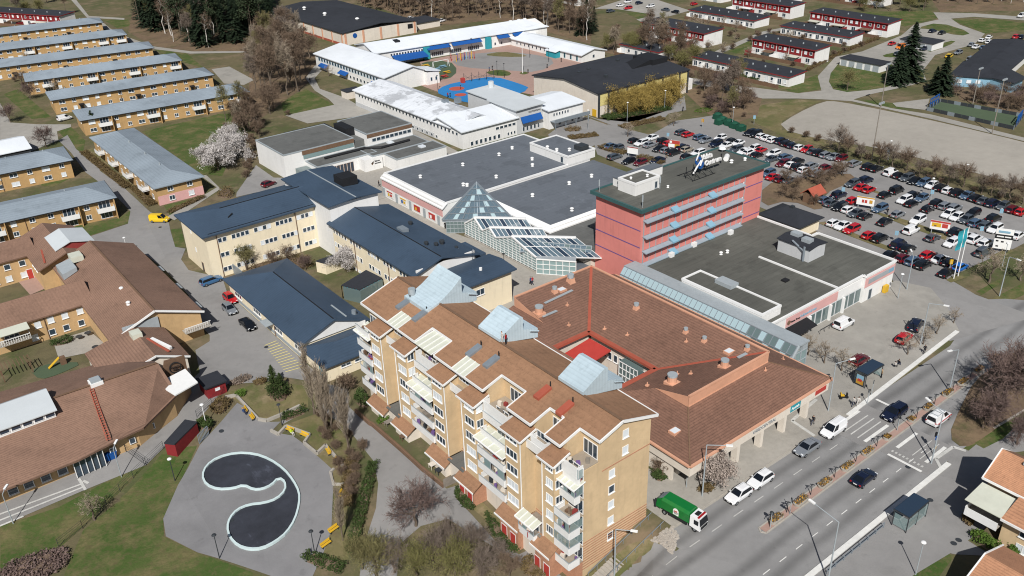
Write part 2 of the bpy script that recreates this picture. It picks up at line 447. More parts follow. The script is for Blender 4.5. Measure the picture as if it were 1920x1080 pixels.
# ================================================================ setting: ground, roads, pavements
def sheet(name,pts,mat,dz,kind='structure',parent=None,cut=None,label=None):
 """a flat sheet following the ground; polygons over the slope are cut into a grid first; no two sheets share a height"""
 k_ = round(dz,3); LAY[k_] = LAY.get(k_,0) + 1
 if dz < Z4: dz = Z3 + (dz - Z3) * 2 if dz > Z3 else dz
 dz += (LAY[k_] % 40) * 0.0003
 bm = bmesh.new()
 vs = [bm.verts.new((x,y,0)) for x,y in pts]
 bm.faces.new(vs)
 xs = [p[0] for p in pts]; ys = [p[1] for p in pts]
 if min(xs) < 66 and min(ys) < 119 and max(ys) > 50:
  st = cut or 2.0
  x = math.ceil(min(xs) / st) * st
  while x < min(max(xs),67):
   bmesh.ops.bisect_plane(bm,geom=bm.verts[:] + bm.edges[:] + bm.faces[:],plane_co=(x,0,0),plane_no=(1,0,0)); x += st
  y = max(math.ceil(min(ys) / st) * st,50)
  while y < min(max(ys),120):
   bmesh.ops.bisect_plane(bm,geom=bm.verts[:] + bm.edges[:] + bm.faces[:],plane_co=(0,y,0),plane_no=(0,1,0)); y += st
 bmesh.ops.triangulate(bm,faces=[f for f in bm.faces if len(f.verts) > 4])
 for v in bm.verts: v.co.z = hz(v.co.x,v.co.y) + dz
 bmesh.ops.recalc_face_normals(bm,faces=bm.faces)
 for f in bm.faces:
  if f.normal.z < 0: f.normal_flip()
 me = bpy.data.meshes.new(name); bm.to_mesh(me); bm.free()
 me.materials.append(mt(mat))
 o = bpy.data.objects.new(name,me); C.objects.link(o)
 if parent is not None: o.parent = parent
 elif kind: o['kind'] = kind
 if label: o['label'] = label
 WL[o.name] = Vector((0,0,0))
 return o
def oval(cx,cy,rx,ry,n=28,a0=0.0,rot=0.0):
 out = []
 for i in range(n):
  t = a0 + 2 * PI * i / n; x,y = rx * math.cos(t),ry * math.sin(t)
  out.append((cx + x * math.cos(rot) - y * math.sin(rot),cy + x * math.sin(rot) + y * math.cos(rot)))
 return out
def smooth(pts,it=2):
 for _ in range(it):
  q = []
  for i in range(len(pts)):
   a,b = pts[i],pts[(i + 1) % len(pts)]
   q += [(a[0] * .75 + b[0] * .25,a[1] * .75 + b[1] * .25),(a[0] * .25 + b[0] * .75,a[1] * .25 + b[1] * .75)]
  pts = q
 return pts
# ---- the ground: one sheet out to the horizon, finer over the slope
def ground():
 xs = [-400,-100,-30] + list(np.arange(0,70,2.0)) + [100,200,400,900,1600]
 ys = [-400,0,30] + list(np.arange(48,122,2.0)) + [140,200,300,500,900,1600]
 v = [(x,y,hz(x,y)) for y in ys for x in xs]; n = len(xs)
 f = np.array([(j * n + i,j * n + i + 1,(j + 1) * n + i + 1,(j + 1) * n + i) for j in range(len(ys) - 1) for i in range(n - 1)])
 me = fast_mesh('ground',np.array(v),f,'ground')
 o = bpy.data.objects.new('ground',me); C.objects.link(o); o['kind'] = 'structure'
ground()
# ---- lawns, dry verges and woodland floors lying on it
Z1,Z2,Z3,Z4 = 0.015,0.03,0.05,0.10
LAY = {}
for pts in (
 [(23.2,115),(27.2,113.2),(21.9,106.8),(17.9,101.3),(16.8,97.9),(19.1,92.1),(22.8,85.5),(25.3,81.4),(3.9,97.7),(8.9,106),(15.7,109.8)],
 [(0.5,113.4),(7.6,112.5),(16.5,113.8),(19.8,113.5),(12.8,109.1),(5.6,104.6),(-1.3,105.1)],
 [(72.2,275.7),(97.6,277),(105.2,269.6),(83.3,234.3),(75.2,220.8),(71.5,226.1)],
 [(35.4,213.2),(45,210.1),(49,213),(46.6,205.9),(36.1,203.9)],
 [(52.4,195.1),(54.4,193.9),(51.5,183.1),(49.6,184.5)],
 [(52.9,296.6),(57,296.4),(56.5,278.9),(53.2,268.8),(51.7,270.2)],
 [(45.3,269.9),(44.4,247.6),(39,243.8),(36.7,246.8)],
 [(49.7,356.1),(55.3,360.5),(55.2,312.5),(49.8,314.9)],
 [(114.2,428.7),(114.3,393.1),(121.7,371.7),(117.1,340.7),(114.3,361.7)],
 [(118.8,476.9),(127.8,467.2),(124,449.7),(117,448.2)],
 [(118.4,276.6),(131.8,285.1),(129.4,260),(111.9,260.4)],
 [(56.3,210.9),(66.1,209.8),(69.9,210.2),(55,202.4)],
 [(240.2,172.2),(246,162.1),(244.6,160.5),(235.8,168.2)],
 [(253.7,147.3),(257.1,138.5),(253.4,132.8),(251,137.8)],
 [(387.2,188.8),(400.6,177.2),(399.9,164.3),(386.3,158.1),(369.8,165.7)],
 [(366.3,234.9),(399.8,204.6),(387.2,194.4),(361.2,194.9)],
 [(277.1,221),(301.7,225),(288.8,188.5),(275.6,183),(275.8,214)],
 [(248,176.7),(263.8,174),(270.3,174.3),(256.1,162.5),(245.7,165.3)],
 [(303.2,300.3),(312.3,300),(309.6,287.2),(297.3,285.3)],
 [(111.3,42.7),(117.5,40.7),(126.2,39),(122.6,37.4),(115.9,36.6),(110.1,39.5)],
 [(75.7,38.1),(85.9,38.3),(87.6,37.7),(87,36.6),(85.3,36),(78.3,35.9)],
 [(82.2,32.4),(87.4,33.1),(88.7,32.4),(89.7,30.5),(85.1,30)],
 [(96.3,34.1),(98.2,34.3),(96.1,30.5),(93.3,27.8),(93.6,31)],
 [(156.9,61.8),(166.2,61.4),(162.8,60.4),(156.3,60.5)],
 [(156.4,58.6),(167,57.7),(162,55.5),(158.3,56)],
 ):
 sheet('lawn',pts,'lawn',Z1)
for pts in (
 [(227.5,164.6),(239.8,161),(243.5,154.5),(235.6,154.1),(218.2,150.5),(207.3,142.4),(210.3,153.3),(216.2,162.4)],
 [(207.2,144.7),(207.6,137.8),(206.4,122.6),(207.5,103.1),(205.7,75.5),(209.5,77.2),(212.2,105.8),(212.7,126.7),(214.1,145)],
 [(51.6,241),(53.6,268.4),(56.1,270.3),(54.7,245.4),(55.2,228.9)],
 [(110.9,42.5),(118.4,41.1),(112.4,39.6),(109.3,40.6)],
 [(35.7,123.1),(41.7,122),(46.9,116),(44.4,111.4),(37.5,112.3),(36.4,117.6)],
 [(39.3,109.9),(44.7,109.4),(46.8,103),(33.6,79.5),(31.2,80.8),(31.8,82.4),(35.4,86.3),(39.1,93.2),(40.5,103.8)],
 [(51.1,81.5),(52.9,80.8),(53.8,69.7),(51.6,67.3),(51.8,73.2)],
 [(55.9,59.2),(62,57.9),(66.5,54.7),(61.5,54.4),(59.1,54.4)],
 ):
 sheet('verge',pts,'lawn_dry',Z2)
for pts in (
 [(149.1,523.2),(204.3,461.8),(170.4,386.1),(141.7,355.6),(124.3,368.9),(116.1,398.5),(118,435.7)],
 [(136.4,343.5),(165.3,364.8),(158.4,321.1),(134,289.5),(114.7,271.5),(100.4,258.6),(111.4,286.4)],
 [(233.4,429.5),(310.9,343.2),(277.7,294.7),(247.7,264.7),(252.6,310.2),(252.5,333.4),(223.3,341.2)],
 [(242.2,256.9),(289.3,271.2),(271.9,226.4),(240.4,204.1),(241.5,210.1)],
 [(221.1,190.9),(241.1,196.7),(242.8,175.6),(217.3,158.7),(205.2,158.2),(208.2,170.1)],
 [(423.7,217.8),(450.8,187.6),(425.9,176.2),(398.6,199.8)],
 [(286.2,135.9),(296.4,116.9),(272.2,105.9),(275,126.5)],
 ):
 sheet('woodland_floor',pts,'wood_floor',Z2)
# ---- asphalt
road_mat = mt('asphalt_new').copy(); road_mat.name = 'road_asphalt'
def wheel_tracks(m,centres,amp,width):
 """dark rubber tracks worn along the lanes (they run along X)"""
 nt = m.node_tree; b = nt.nodes['Principled BSDF']
 old = b.inputs['Base Color'].links[0].from_socket
 geo = nt.nodes.new('ShaderNodeNewGeometry'); sp = nt.nodes.new('ShaderNodeSeparateXYZ'); nt.links.new(geo.outputs['Position'],sp.inputs[0])
 n = nt.nodes.new('ShaderNodeTexNoise'); n.inputs['Scale'].default_value = 0.05; nt.links.new(geo.outputs['Position'],n.inputs['Vector'])
 wob = nt.nodes.new('ShaderNodeMath'); wob.operation = 'MULTIPLY_ADD'; wob.inputs[1].default_value = 1.2; nt.links.new(n.outputs[0],wob.inputs[0]); nt.links.new(sp.outputs['Y'],wob.inputs[2])
 tot = None
 for c in centres:
  d = nt.nodes.new('ShaderNodeMath'); d.operation = 'SUBTRACT'; nt.links.new(wob.outputs[0],d.inputs[0]); d.inputs[1].default_value = c + 0.6
  a = nt.nodes.new('ShaderNodeMath'); a.operation = 'ABSOLUTE'; nt.links.new(d.outputs[0],a.inputs[0])
  r = nt.nodes.new('ShaderNodeMapRange'); r.interpolation_type = 'SMOOTHSTEP'
  r.inputs[1].default_value = 0.0; r.inputs[2].default_value = width; r.inputs[3].default_value = amp; r.inputs[4].default_value = 0.0
  nt.links.new(a.outputs[0],r.inputs[0])
  if tot is None: tot = r.outputs[0]
  else:
   ad = nt.nodes.new('ShaderNodeMath'); ad.operation = 'MAXIMUM'; nt.links.new(tot,ad.inputs[0]); nt.links.new(r.outputs[0],ad.inputs[1]); tot = ad.outputs[0]
 iv = nt.nodes.new('ShaderNodeMath'); iv.operation = 'SUBTRACT'; iv.inputs[0].default_value = 1.0; nt.links.new(tot,iv.inputs[1])
 sc = nt.nodes.new('ShaderNodeVectorMath'); sc.operation = 'SCALE'; nt.links.new(old,sc.inputs[0]); nt.links.new(iv.outputs[0],sc.inputs['Scale'])
 nt.links.new(sc.outputs[0],b.inputs['Base Color'])
wheel_tracks(road_mat,(42.3,45.4,50.6,53.6),0.34,1.2)
MATS['road_asphalt'] = road_mat
sheet('road',[(40,40.1),(64,40.1),(120,40.1),(141,39),(175,30),(190,33),(166,47),(158,57),(150,63),(144,57.2),(135,55.2),(96,55.2),(62,55.6),(58,56),(40,50)],'road_asphalt',Z3)
# car park, forecourt, service streets
sheet('road',[(154.7,77.8),(158.3,68.4),(155.6,61.2),(155.4,52.4),(152.8,51.2),(136.4,56),(149.5,74.3)],'asphalt',Z3 + 0.004)
sheet('car_park',[(164.7,174.2),(179,183.3),(180.8,167.7),(195.9,171.9),(204.2,168.9),(207.9,167.9),(202.1,151.9),(200.7,132.9),(201.9,107.5),(200.1,72.9),(184.4,65.7),(180.3,65.9),(167.7,67.3),
      (157.2,67.9),(154.6,77.9),(158.5,97.6),(160.6,114.7),(183.8,136.1),(165.3,144.2),(157.1,150),(158.3,165.9)],'asphalt',Z3)
sheet('forecourt',[(104.9,54.9),(140.5,56.4),(147,62),(152,68),(150,74),(104.9,74)],'asphalt_pale',Z3 + 0.008)
sheet('pavement',[(67.5,55.4),(100,55.0),(104.9,55.0),(104.9,64),(67.5,64)],'paving',Z3 + 0.006)
sheet('pavement',[(64,36),(76,33),(90,31),(104,30),(112,34),(112.5,39.4),(64,39.4)],'asphalt',Z3 + 0.002)
sheet('pavement',[(109.7,41.9),(109.9,42.2),(110.4,38.6),(116.6,37.6),(123.9,38),(116,34.4),(114.1,35.5),(107.4,35.6),(100.7,32.5),(98.2,34.3),(106.2,40.2)],'asphalt',Z3 + 0.004)
sheet('pavement',[(78,35.8),(85.7,36.1),(87.5,36.6),(87.8,37.5),(97,37.5),(98.1,34.7),(95.2,33.4),(93.3,30.8),(93,27.6),(89.9,30.6),(88.8,32.5),(87.4,33.3),(81.9,32.5)],'asphalt',Z3 + 0.006)
sheet('service_road',[(180.7,199.3),(179.5,185.2),(178.9,178.6),(196.3,176.5),(199.7,178.3),(206.4,177.1),(217.9,188.1),(213.2,186.9),(202.5,180.8),(185.5,179.4),(180.4,189.3)],'asphalt',Z3 + 0.004)
sheet('service_road',[(159.5,187.9),(179.5,197.9),(178.7,186),(178.1,177.1),(172.8,175.3),(166.2,172.8),(155.8,170.2)],'asphalt',Z3 + 0.006)
# mall pedestrian street between the shops and the cream office wing
sheet('pavement',[(86,108),(104,104),(104,122),(99.5,150),(99.5,182),(88,196),(84,178),(86,160),(87,130)],'paving',Z3)
sheet('pavement',[(66.7,62),(73.6,62),(73.6,104),(88,108),(86,118),(66.7,112)],'paving',Z2 + 0.006)
# street and yard on the left
sheet('street',[(50.4,284.7),(50.1,269.6),(48.5,249.4),(49.6,228.2),(49.4,227.5),(48.8,212.4),(45.9,205.1),(35.9,203.4),(36.6,197.7),(40.9,191.4),(43.5,184.2),(44,174.6),(43.6,160.4),(44,150.6),
      (40,140.4),(36.9,139.1),(34.8,131.6),(36.6,125.3),(41.9,121.6),(46.9,120.3),(47.9,124.2),(47.5,134.6),(49,149.9),(49.1,153.6),(51.6,163),(47.7,171.3),(48.4,177.5),(51.1,182.2),(49.7,184.7),(52,194.1),
      (53.5,199.5),(52.3,209.3),(52.7,229.5),(51.8,248.1),(52.9,247.1),(52.1,272),(53.9,288.4)],'asphalt',Z3)
sheet('yard',[(40.6,127),(48,116.5),(49.7,116.5),(49.7,156),(46,160),(41,160)],'asphalt',Z3 + .012)
sheet('yard',[(27.5,121.7),(28.9,127.5),(34.8,131.6),(36.9,125.1),(31.2,119.9),(29.5,118.7),(23.1,115.5),(19.8,113.5),(11.1,113.6),(0.5,113.4),(1.7,118.7),(10.2,118),(20.8,118.1)],'asphalt',Z3 + 0.004)
sheet('path',[(46.2,344),(43.7,315.6),(49.7,307.2),(57.8,299.4),(57,296.4),(52.4,294.6),(50.4,284.7),(41.9,279.5),(33.7,280.8)],'asphalt_pale',Z3)
for pts in ([(117.5,478.3),(114.5,450.8),(114.1,423.4),(116.3,394.8),(124.5,373.3),(142,356.3),(140.9,353.8),(122.5,369.9),(113.7,391.4),(110.5,419.3),(112,450.6),(114.9,477.9)],
   [(123.3,552),(125.4,549.6),(116.4,492.7),(127.7,472.5),(126.2,467.7),(114.3,488.3)],
   [(118.6,337.3),(125.3,336.4),(123.7,310),(117.8,305.6),(113.6,313.1)],
   [(70.9,224.8),(72.3,224.5),(70.9,209.3),(70.4,211.4),(54.9,199.7),(54.4,203),(70.8,213.6)],
   [(112.1,260.2),(129.4,260),(131.2,267),(133,280.7),(138.6,298.7),(149.9,313.5),(155.6,315.8),(153.1,310.3),(141,296.3),(135.4,281.5),(136.2,265.2),(134.7,252),(134.8,241),(126.7,243.5),(113.4,247.4)],
   [(134.2,221.4),(132,192.6),(125.9,193.3),(129.7,216.3)],
   [(236,205.1),(239.8,184.9),(246.1,164.9),(253.9,161.6),(268.3,172.9),(296.4,184.7),(310.4,182.6),(344.9,187),(366.8,194.2),(383.7,192.5),(396.6,202),(406.2,188.5),(412.5,170.1),(405.2,166.7),(398.9,184.8),(388.9,189.8),(379.3,180.9),(369.8,165.7),
             (349.2,159.6),(323.5,161.1),(299.1,152.3),(289.2,145.4),(279.9,145.2),(261.4,148.4),(252.2,148.8),(252,135.5),(254.3,124.3),(252.1,96.7),(249.1,95.3),(250.3,122.1),(250.1,148.1),(245.6,155.3),(241,161.2),(233.1,168.9),(232.9,179.3),(230.7,200.3)],
   [(272.5,221.5),(312.6,230.8),(334.2,228.9),(331.2,226.7),(309,227.1),(272.1,217.7)],
   [(300.7,319.2),(326.4,326),(338.1,312.9),(327.9,283),(302.7,279.6),(292.7,278.7),(296.2,286.5),(309.6,287.2),(307.6,311.7)],
   [(257.4,127.7),(254.5,135.7),(257.1,138.5),(269.5,133.3)],
   ):
 sheet('path',pts,'asphalt_pale',Z3)
sheet('gravel_pitch',smooth([(211.2,147.7),(227.1,151.9),(243.9,154.1),(247,151.1),(248.5,136.3),(249.1,116.1),(248.4,95),(246.5,77.4),(212.8,64.1),(216.7,80.5),(216.8,96.2),(216.9,118.6),(211.8,131.7)],1),'gravel',Z3 + .006)
sheet('front_path',[(49.7,114.8),(51.8,111.7),(49.6,107.7),(49.7,100.3),(49.8,87.2),(50.7,82.2),(53.2,81.6),(50.7,80.2),(50.7,76.1),(50.5,70.4),(51.6,67.3),(52.7,67.2),(53.5,60.8),(52.3,61.8),(50.8,66.4),
      (47.7,77.6),(44.1,78.7),(40.3,77.8),(37.1,73.6),(33.4,76.3),(36.6,80.5),(41,84.9),(43.7,88.8),(45.7,93.6),(46.8,103.9),(45.6,109.2)],'asphalt',Z3)
sheet('plaza',[(27.5,113),(21.9,106.8),(17.9,101.3),(17,97.7),(19.1,92.2),(20.7,89.6),(23,85.8),(25.2,82.2),(28.7,79.7),(31.8,82.4),(34.3,85),(39.1,93.2),(40.2,95.7),(39.8,103.6),(39.4,106.7),(37.3,109.7),
      (39.5,110.9),(37.2,112.4),(37,115.4),(36,118.9),(32.1,116)],'plaza_asphalt',Z3)
sheet('path',[(39.5,110.9),(43.5,112.3),(44.2,111),(39.4,110.1)],'asphalt',Z3 + .004)
# school yard
sheet('school_yard',[(163.5,263.6),(172.2,268.8),(181.8,289.3),(188.9,290.1),(225.6,287.6),(226,244.4),(202,242.6),(184.1,221.3),(182.2,229.2),(164.7,228.5),(162.8,251.4)],'red_paving',Z3)
sheet('school_yard',smooth([(191.6,283.3),(209.8,285.8),(220.7,270.3),(220.9,253.6),(203.6,244.5),(197.3,256.2),(188.1,271.2)],1),'asphalt',Z3 + .006)
sheet('school_yard',smooth([(181.8,289.3),(191.6,283.3),(184.5,267.3),(174.4,259.6),(172.1,265.3),(179,280.3)],1),'turf',Z3 + .012)
sheet('lawn',smooth([(205.6,281.5),(214.7,280.7),(217.8,271.1),(216.5,266.2),(209.8,272.2)],1),'lawn_dry',Z3 + .016)
sheet('lawn',smooth([(190.4,259.5),(197.2,258.2),(196.8,251.3),(192.7,248.3),(189.4,253.3)],1),'lawn',Z3 + .012)
sheet('lawn',smooth([(198,249.3),(201.3,249.7),(200.8,246.6),(197.8,246)],1),'lawn',Z3 + .012)
bsurf = sheet('playground_surface',smooth([(161.9,249.1),(169.3,254.5),(179.8,254.2),(189.1,251.9),(189.3,238),(188,229.7),(173.5,225.7),(164.5,227.3),(162.2,231),(161.2,240.7)],1),'blue_rubber',Z4 + .01)
for c,r in (((169.7,247.7),2.7),((171.8,240.3),1.8),((166.1,240.4),2.0)):
 sheet('red_spot',oval(*c,r,r * .95),'red_rubber',Z4 + .02,parent=bsurf)
sheet('playground_surface',[(257.1,127.4),(256.9,101.8),(270.3,105.3),(268.2,129.1)],'turf',Z4)
for pts in ([(268.4,169.4),(294.5,180.8),(303.1,183.9),(303.2,168.1),(297.3,161.1),(278.7,149.5),(269.3,149.5),(254.4,156.7)],
 [(360.9,190),(378.6,189.7),(368.1,169.9),(358.7,170.1),(363.6,184.6)],[(327.7,166.9),(349.2,169.4),(349.2,166.2),(326.4,164.1)],[(281.5,146.7),(297.8,155.4),(301,153.9),(291.1,146.8),(283.5,145.3)],[(310.3,174.5),(320.2,172.5),(313.1,167.7),(307.6,171.4)]):
 sheet('lawn',smooth(pts,1),'lawn',Z3 + .05)
for pts in ([(162.4,99.9),(164.2,99.2),(163.4,91.7),(162.7,82.2),(160.8,81.4),(161.4,91.3)],[(177.1,97.4),(177.9,86.2),(177,78.1),(174.2,77),(174.6,84.3),(175.6,91.2)],[(172.6,67.2),(180.3,67),(179,65.3),(172,65.5)],[(157.2,67.9),(161,67),(161.3,65.8),(156.8,66.6)],[(188.7,103.2),(188.2,99.7),(187.2,99.1),(187.3,102.4)]):
 sheet('verge',pts,'lawn_dry',Z3 + .05)
sheet('woodland_floor',smooth([(111.1,42.8),(119.1,45.2),(128,47.5),(134.5,47.4),(144.5,47.4),(127,38.4),(121.7,39.3),(115.1,39.4),(110.1,40)],1),'wood_floor',Z3 + .05)
sheet('planting_bed',smooth([(172.4,122.3),(181.8,119.3),(194.7,113.3),(191.9,109.1),(176.7,108.8),(168,102.3),(169,112.1),(160.3,113.5)],1),'wood_floor',Z3 + .05)
sheet('yard',[(73.1,206.5),(85.4,222.5),(84.8,210.1),(93,201.7),(82.9,199.9),(79.6,203),(71.8,203.7)],'asphalt',Z3 + .01)
sheet('pavement',[(84,178),(99.4,178),(112,184),(112,200),(90,201),(86,190)],'paving',Z3 + .02)
# ---- road markings and kerbs
def strip(name,x0,x1,y0,y1,mat='marking',dz=Z4,**k): return sheet(name,[(x0,y0),(x1,y0),(x1,y1),(x0,y1)],mat,dz,**k)
def kerb(name,pts,w=0.25,h=0.1,mat='concrete'):
 b = MB()
 for p,q in zip(pts[:-1],pts[1:]):
  b.bar((*p,hz(*p) + Z3 + h / 2 - .02),(*q,hz(*q) + Z3 + h / 2 - .02),w,h + .04)
 o = b.build(name,mat); o['kind'] = 'structure'; return o
kerb('kerb',[(60,39.75),(105.6,39.75)],0.7,0.12,'marking')
kerb('kerb',[(118,39.6),(128,38.6),(140,37)],0.3)
kerb('kerb',[(105,55.0),(140.4,56.8)],0.7,0.12,'marking')
kerb('kerb',[(68,55.6),(96,55.55)],0.18,0.1)
kerb('kerb',[(97,55.3),(97.6,59.6),(105,60.5)],0.5,0.06,'marking_worn')
kerb('kerb',[(103.5,39.6),(105.2,41.4),(109.5,41.2),(110,39.6)],0.45,0.08,'marking_worn')
for x in np.arange(60,105,3.2):
 strip('lane_mark',x,x + 1.3,43.3,43.42,'marking')
for x in np.arange(58,100,4.2):
 strip('lane_mark',x,x + 1.9,51.9,52.02,'marking_worn')
strip('stop_line',100.9,101.35,41.2,46.2,'marking')
strip('stop_line',111.6,112.05,49.8,54.6,'marking')
for i, y in enumerate((41.6, 42.7, 43.8, 45.9)):      # cycle and foot crossing
 strip('crossing_mark',103.4,108.6,y,y + (.5 if i in (0,3) else .14),'marking' if i in (0,3) else 'marking_worn')
for i,y in enumerate((49.6,50.9,52.0,53.0,54.3)):
 strip('crossing_mark',101.2,107.2,y,y + (.5 if i in (0,4) else .2),'marking' if i in (0,4) else 'marking_worn')
for i in range(9):                                     # elephant-foot squares
 strip('crossing_mark',102.0,102.45,41.6 + i * .55,41.9 + i * .55,'marking_worn')
strip('crossing_surface',101,109.5,40.3,47.2,'asphalt',Z3 + .006)
strip('crossing_surface',100,109.5,49,55,'asphalt',Z3 + .006)
# loading bay hatch in the yard beside the blue-roofed hall
hatch = [(46.8,132.4),(49.1,132.5),(48.9,121.5),(45.8,122.1)]
for i in range(13):
 t = i / 12.0
 p = (hatch[0][0] * (1 - t) + hatch[3][0] * t,hatch[0][1] * (1 - t) + hatch[3][1] * t)
 q = (hatch[1][0] * (1 - t) + hatch[2][0] * t,hatch[1][1] * (1 - t) + hatch[2][1] * t)
 sheet('hatch_mark',[(p[0],p[1] - .1),(q[0],q[1] - .1),(q[0],q[1] + .1),(p[0],p[1] + .1)],'marking_yellow',Z4)
for c1,c2,w in (((1,115.5),(11.5,114.9),.14),((0.7,114.4),(11.5,114.2),.14),((11.3,116.2),(11.4,113.5),.2),((11.7,115.4),(12.1,114.5),.2),((0.5,113.4),(3.4,113.4),.14)):
 d = Vector((c2[0] - c1[0],c2[1] - c1[1])).normalized(); nx,ny = -d.y * w,d.x * w
 sheet('yard_mark',[(c1[0] - nx,c1[1] - ny),(c2[0] - nx,c2[1] - ny),(c2[0] + nx,c2[1] + ny),(c1[0] + nx,c1[1] + ny)],'marking_worn',Z4)
# ---- the paddling pool on the plaza: dark floor, raised pale rim
POOL = [(25.1,106.4),(26.5,108.3),(28.6,109.1),(31.2,108.3),(33.2,106.3),(34.4,103.6),(35,100.2),(34.9,96.9),(34.4,94),(33.3,91.8),(31.5,89.4),(29.5,87.8),(27.6,87.2),(25.7,87.2),(24.3,88.2),(23.4,89.8),
  (23.2,92),(23.7,94),(24.7,95.5),(26.2,96.5),(27.9,96.4),(29.7,95.3),(31.3,95),(32.9,95.8),(33.6,97.4),(33.4,98.7),(32.1,97.9),(30.6,97.9),(29.5,98.7),(28.9,100.5),(27.5,100.7),(25.7,102),(24.8,104.1)]
pz = hz(29,98)
pool = thing('paddling_pool','drained comma-shaped paddling pool with dark floor and pale turquoise rim','pool',(29,98,pz))
def inset(pts,d):
 n = len(pts); out = []
 ar = sum(pts[i][0] * pts[(i + 1) % n][1] - pts[(i + 1) % n][0] * pts[i][1] for i in range(n))
 sg = 1 if ar > 0 else -1
 for i in range(n):
  a,b,c = Vector(pts[i - 1]),Vector(pts[i]),Vector(pts[(i + 1) % n])
  t = (c - a).normalized(); nrm = Vector((-t.y,t.x)) * sg
  out.append(tuple(b + nrm * d))
 return out
P1 = smooth(POOL,1); P2 = inset(P1,0.27)
b = MB().poly([(x,y,pz + Z3 + .03) for x,y in P2]); b.build('pool_floor','pool_floor',pool)
b = MB(); n = len(P1)
zt,zb = pz + Z3 + .26,pz + Z3 - .1
for i in range(n):
 j = (i + 1) % n
 b.hull8([(*P1[i],zb),(*P1[j],zb),(*P2[j],zb),(*P2[i],zb)],[(*P1[i],zt),(*P1[j],zt),(*P2[j],zt),(*P2[i],zt)])
b.build('pool_rim','pool_rim',pool)

# ================================================================ shopping centre
def vent(parent,x,y,z,s=1.0,mat=None):
 me = cached('vent',vent_mesh)
 return put('roof_vent',me,parent,(x,y,z),0,(s,s,s))
# ---- pink office tower
t = thing('office_tower','pink rendered office tower with blue sunshade shelves and rooftop sign','building',(110,103.4,0))
MB().box(110,145.6,103.4,115.4,0,16.5).build('wall','pink',t)
rf = MB().box(109.5,146.1,102.9,115.9,16.75,17.0).build('roof','olive_felt',t)
e = MB()
e.box(109.2,146.4,102.55,103.0,16.5,17.18); e.box(109.2,146.4,115.8,116.25,16.5,17.18); e.box(109.2,109.6,103.0,115.8,16.52,17.17); e.box(146.0,146.4,103.0,115.8,16.52,17.17)
e.build('roof_edge','green_trim',t)
cols = 17; px0,pw = 110.7,1.7
for lo,hi in ((14.75,16.35),(11.5,14.3),(8.5,11.1),(5.9,8.1)):
 for i in range(cols):
  x = px0 + i * pw
  me = cached(('tpanel',round(hi - lo,2)),lambda: MB().box(0.04,pw - 0.08,-0.10,0,0,hi - lo).mesh('panel',['pink']))
  put('panel',me,t,(x,103.4,lo))
fm = MB()
for i in range(cols + 1): fm.box(px0 + i * pw - .09,px0 + i * pw + .03,103.18,103.385,4.6,16.4)
fm.build('mullions','grey_paint',t)
for z in (14.5,11.3,8.3,5.75):
 sh = MB()
 sh.slab([(110.5,102.25,z - .06),(138.8,102.25,z - .06),(138.8,103.38,z + .12),(110.5,103.38,z + .12)],.16)
 for i in range(0,cols + 1,2): sh.bar((px0 + i * pw,103.35,z - .5),(px0 + i * pw,102.4,z - .2),.05)
 o = sh.build('sunshade_shelf','shelf_metal',t)
 for bx in (118.6,129.2):
  MB().slab([(bx - .85,102.1,z + .12),(bx + .85,102.1,z + .12),(bx + .85,103.3,z + .75),(bx - .85,103.3,z + .75)],.3).build('blue_box','sky_panel',o)
 win(t,'-y',139.5,103.4,z - .55,.7,1.2,1,'glass_pale')
for z in (12.5,9.1,5.8):
 MB().box(109.96,109.999,103.45,115.35,z,z + .18).build('purple_line','purple',t)
 MB().box(140.2,145.5,103.36,103.399,z + .6,z + .78).build('purple_line','purple',t)
ph = MB().box(113.6,120.2,108.6,113.2,17.01,19.2).build('penthouse','white_wall',t)
flat_roof(ph,113.6,120.2,108.6,113.2,19.3,'olive_felt')
ph2 = MB().box(114.6,126.0,113.25,115.6,17.01,18.6).build('penthouse','white_wall',t)
MB().box(114.5,126.1,113.26,115.7,18.61,18.8).build('penthouse_roof','grey_felt',ph2)
win(t,'-y',119.2,108.6,17.2,.7,1.4,1,'glass','grey_paint','door')
for x,y in ((110.2,114.8),(110.6,103.8),(119.9,108.2),(120.3,113.0)):
 MB().tube((x,y,17),(x,y,19.6),.06,.05,6).tube((x,y,18.2),(x,y,19.4),.14,.14,8).build('antenna','grey_paint',t)
for x,y,s in ((115.2,111.4,.6),(118.4,110.2,.7),(141.2,108.3,.9),(144.4,107.4,.8),(121.5,107.6,.6)): vent(t,x,y,17.0 if x > 120.3 else 19.3,s)
MB().tube((141.0,109.6,17.5),(142.6,110.6,17.5),.55,.55,12).build('air_duct','white_paint',t)
MB().dome(145.2,114.0,17.6,.8,.5,12,3).tube((145.2,114,17),(145.2,114,17.6),.12,.12,6).build('satellite_dish','white_paint',t)
MB().tube((139.4,109.6,17),(139.4,109.6,19.0),.12,.12,8).build('flue','black',t)
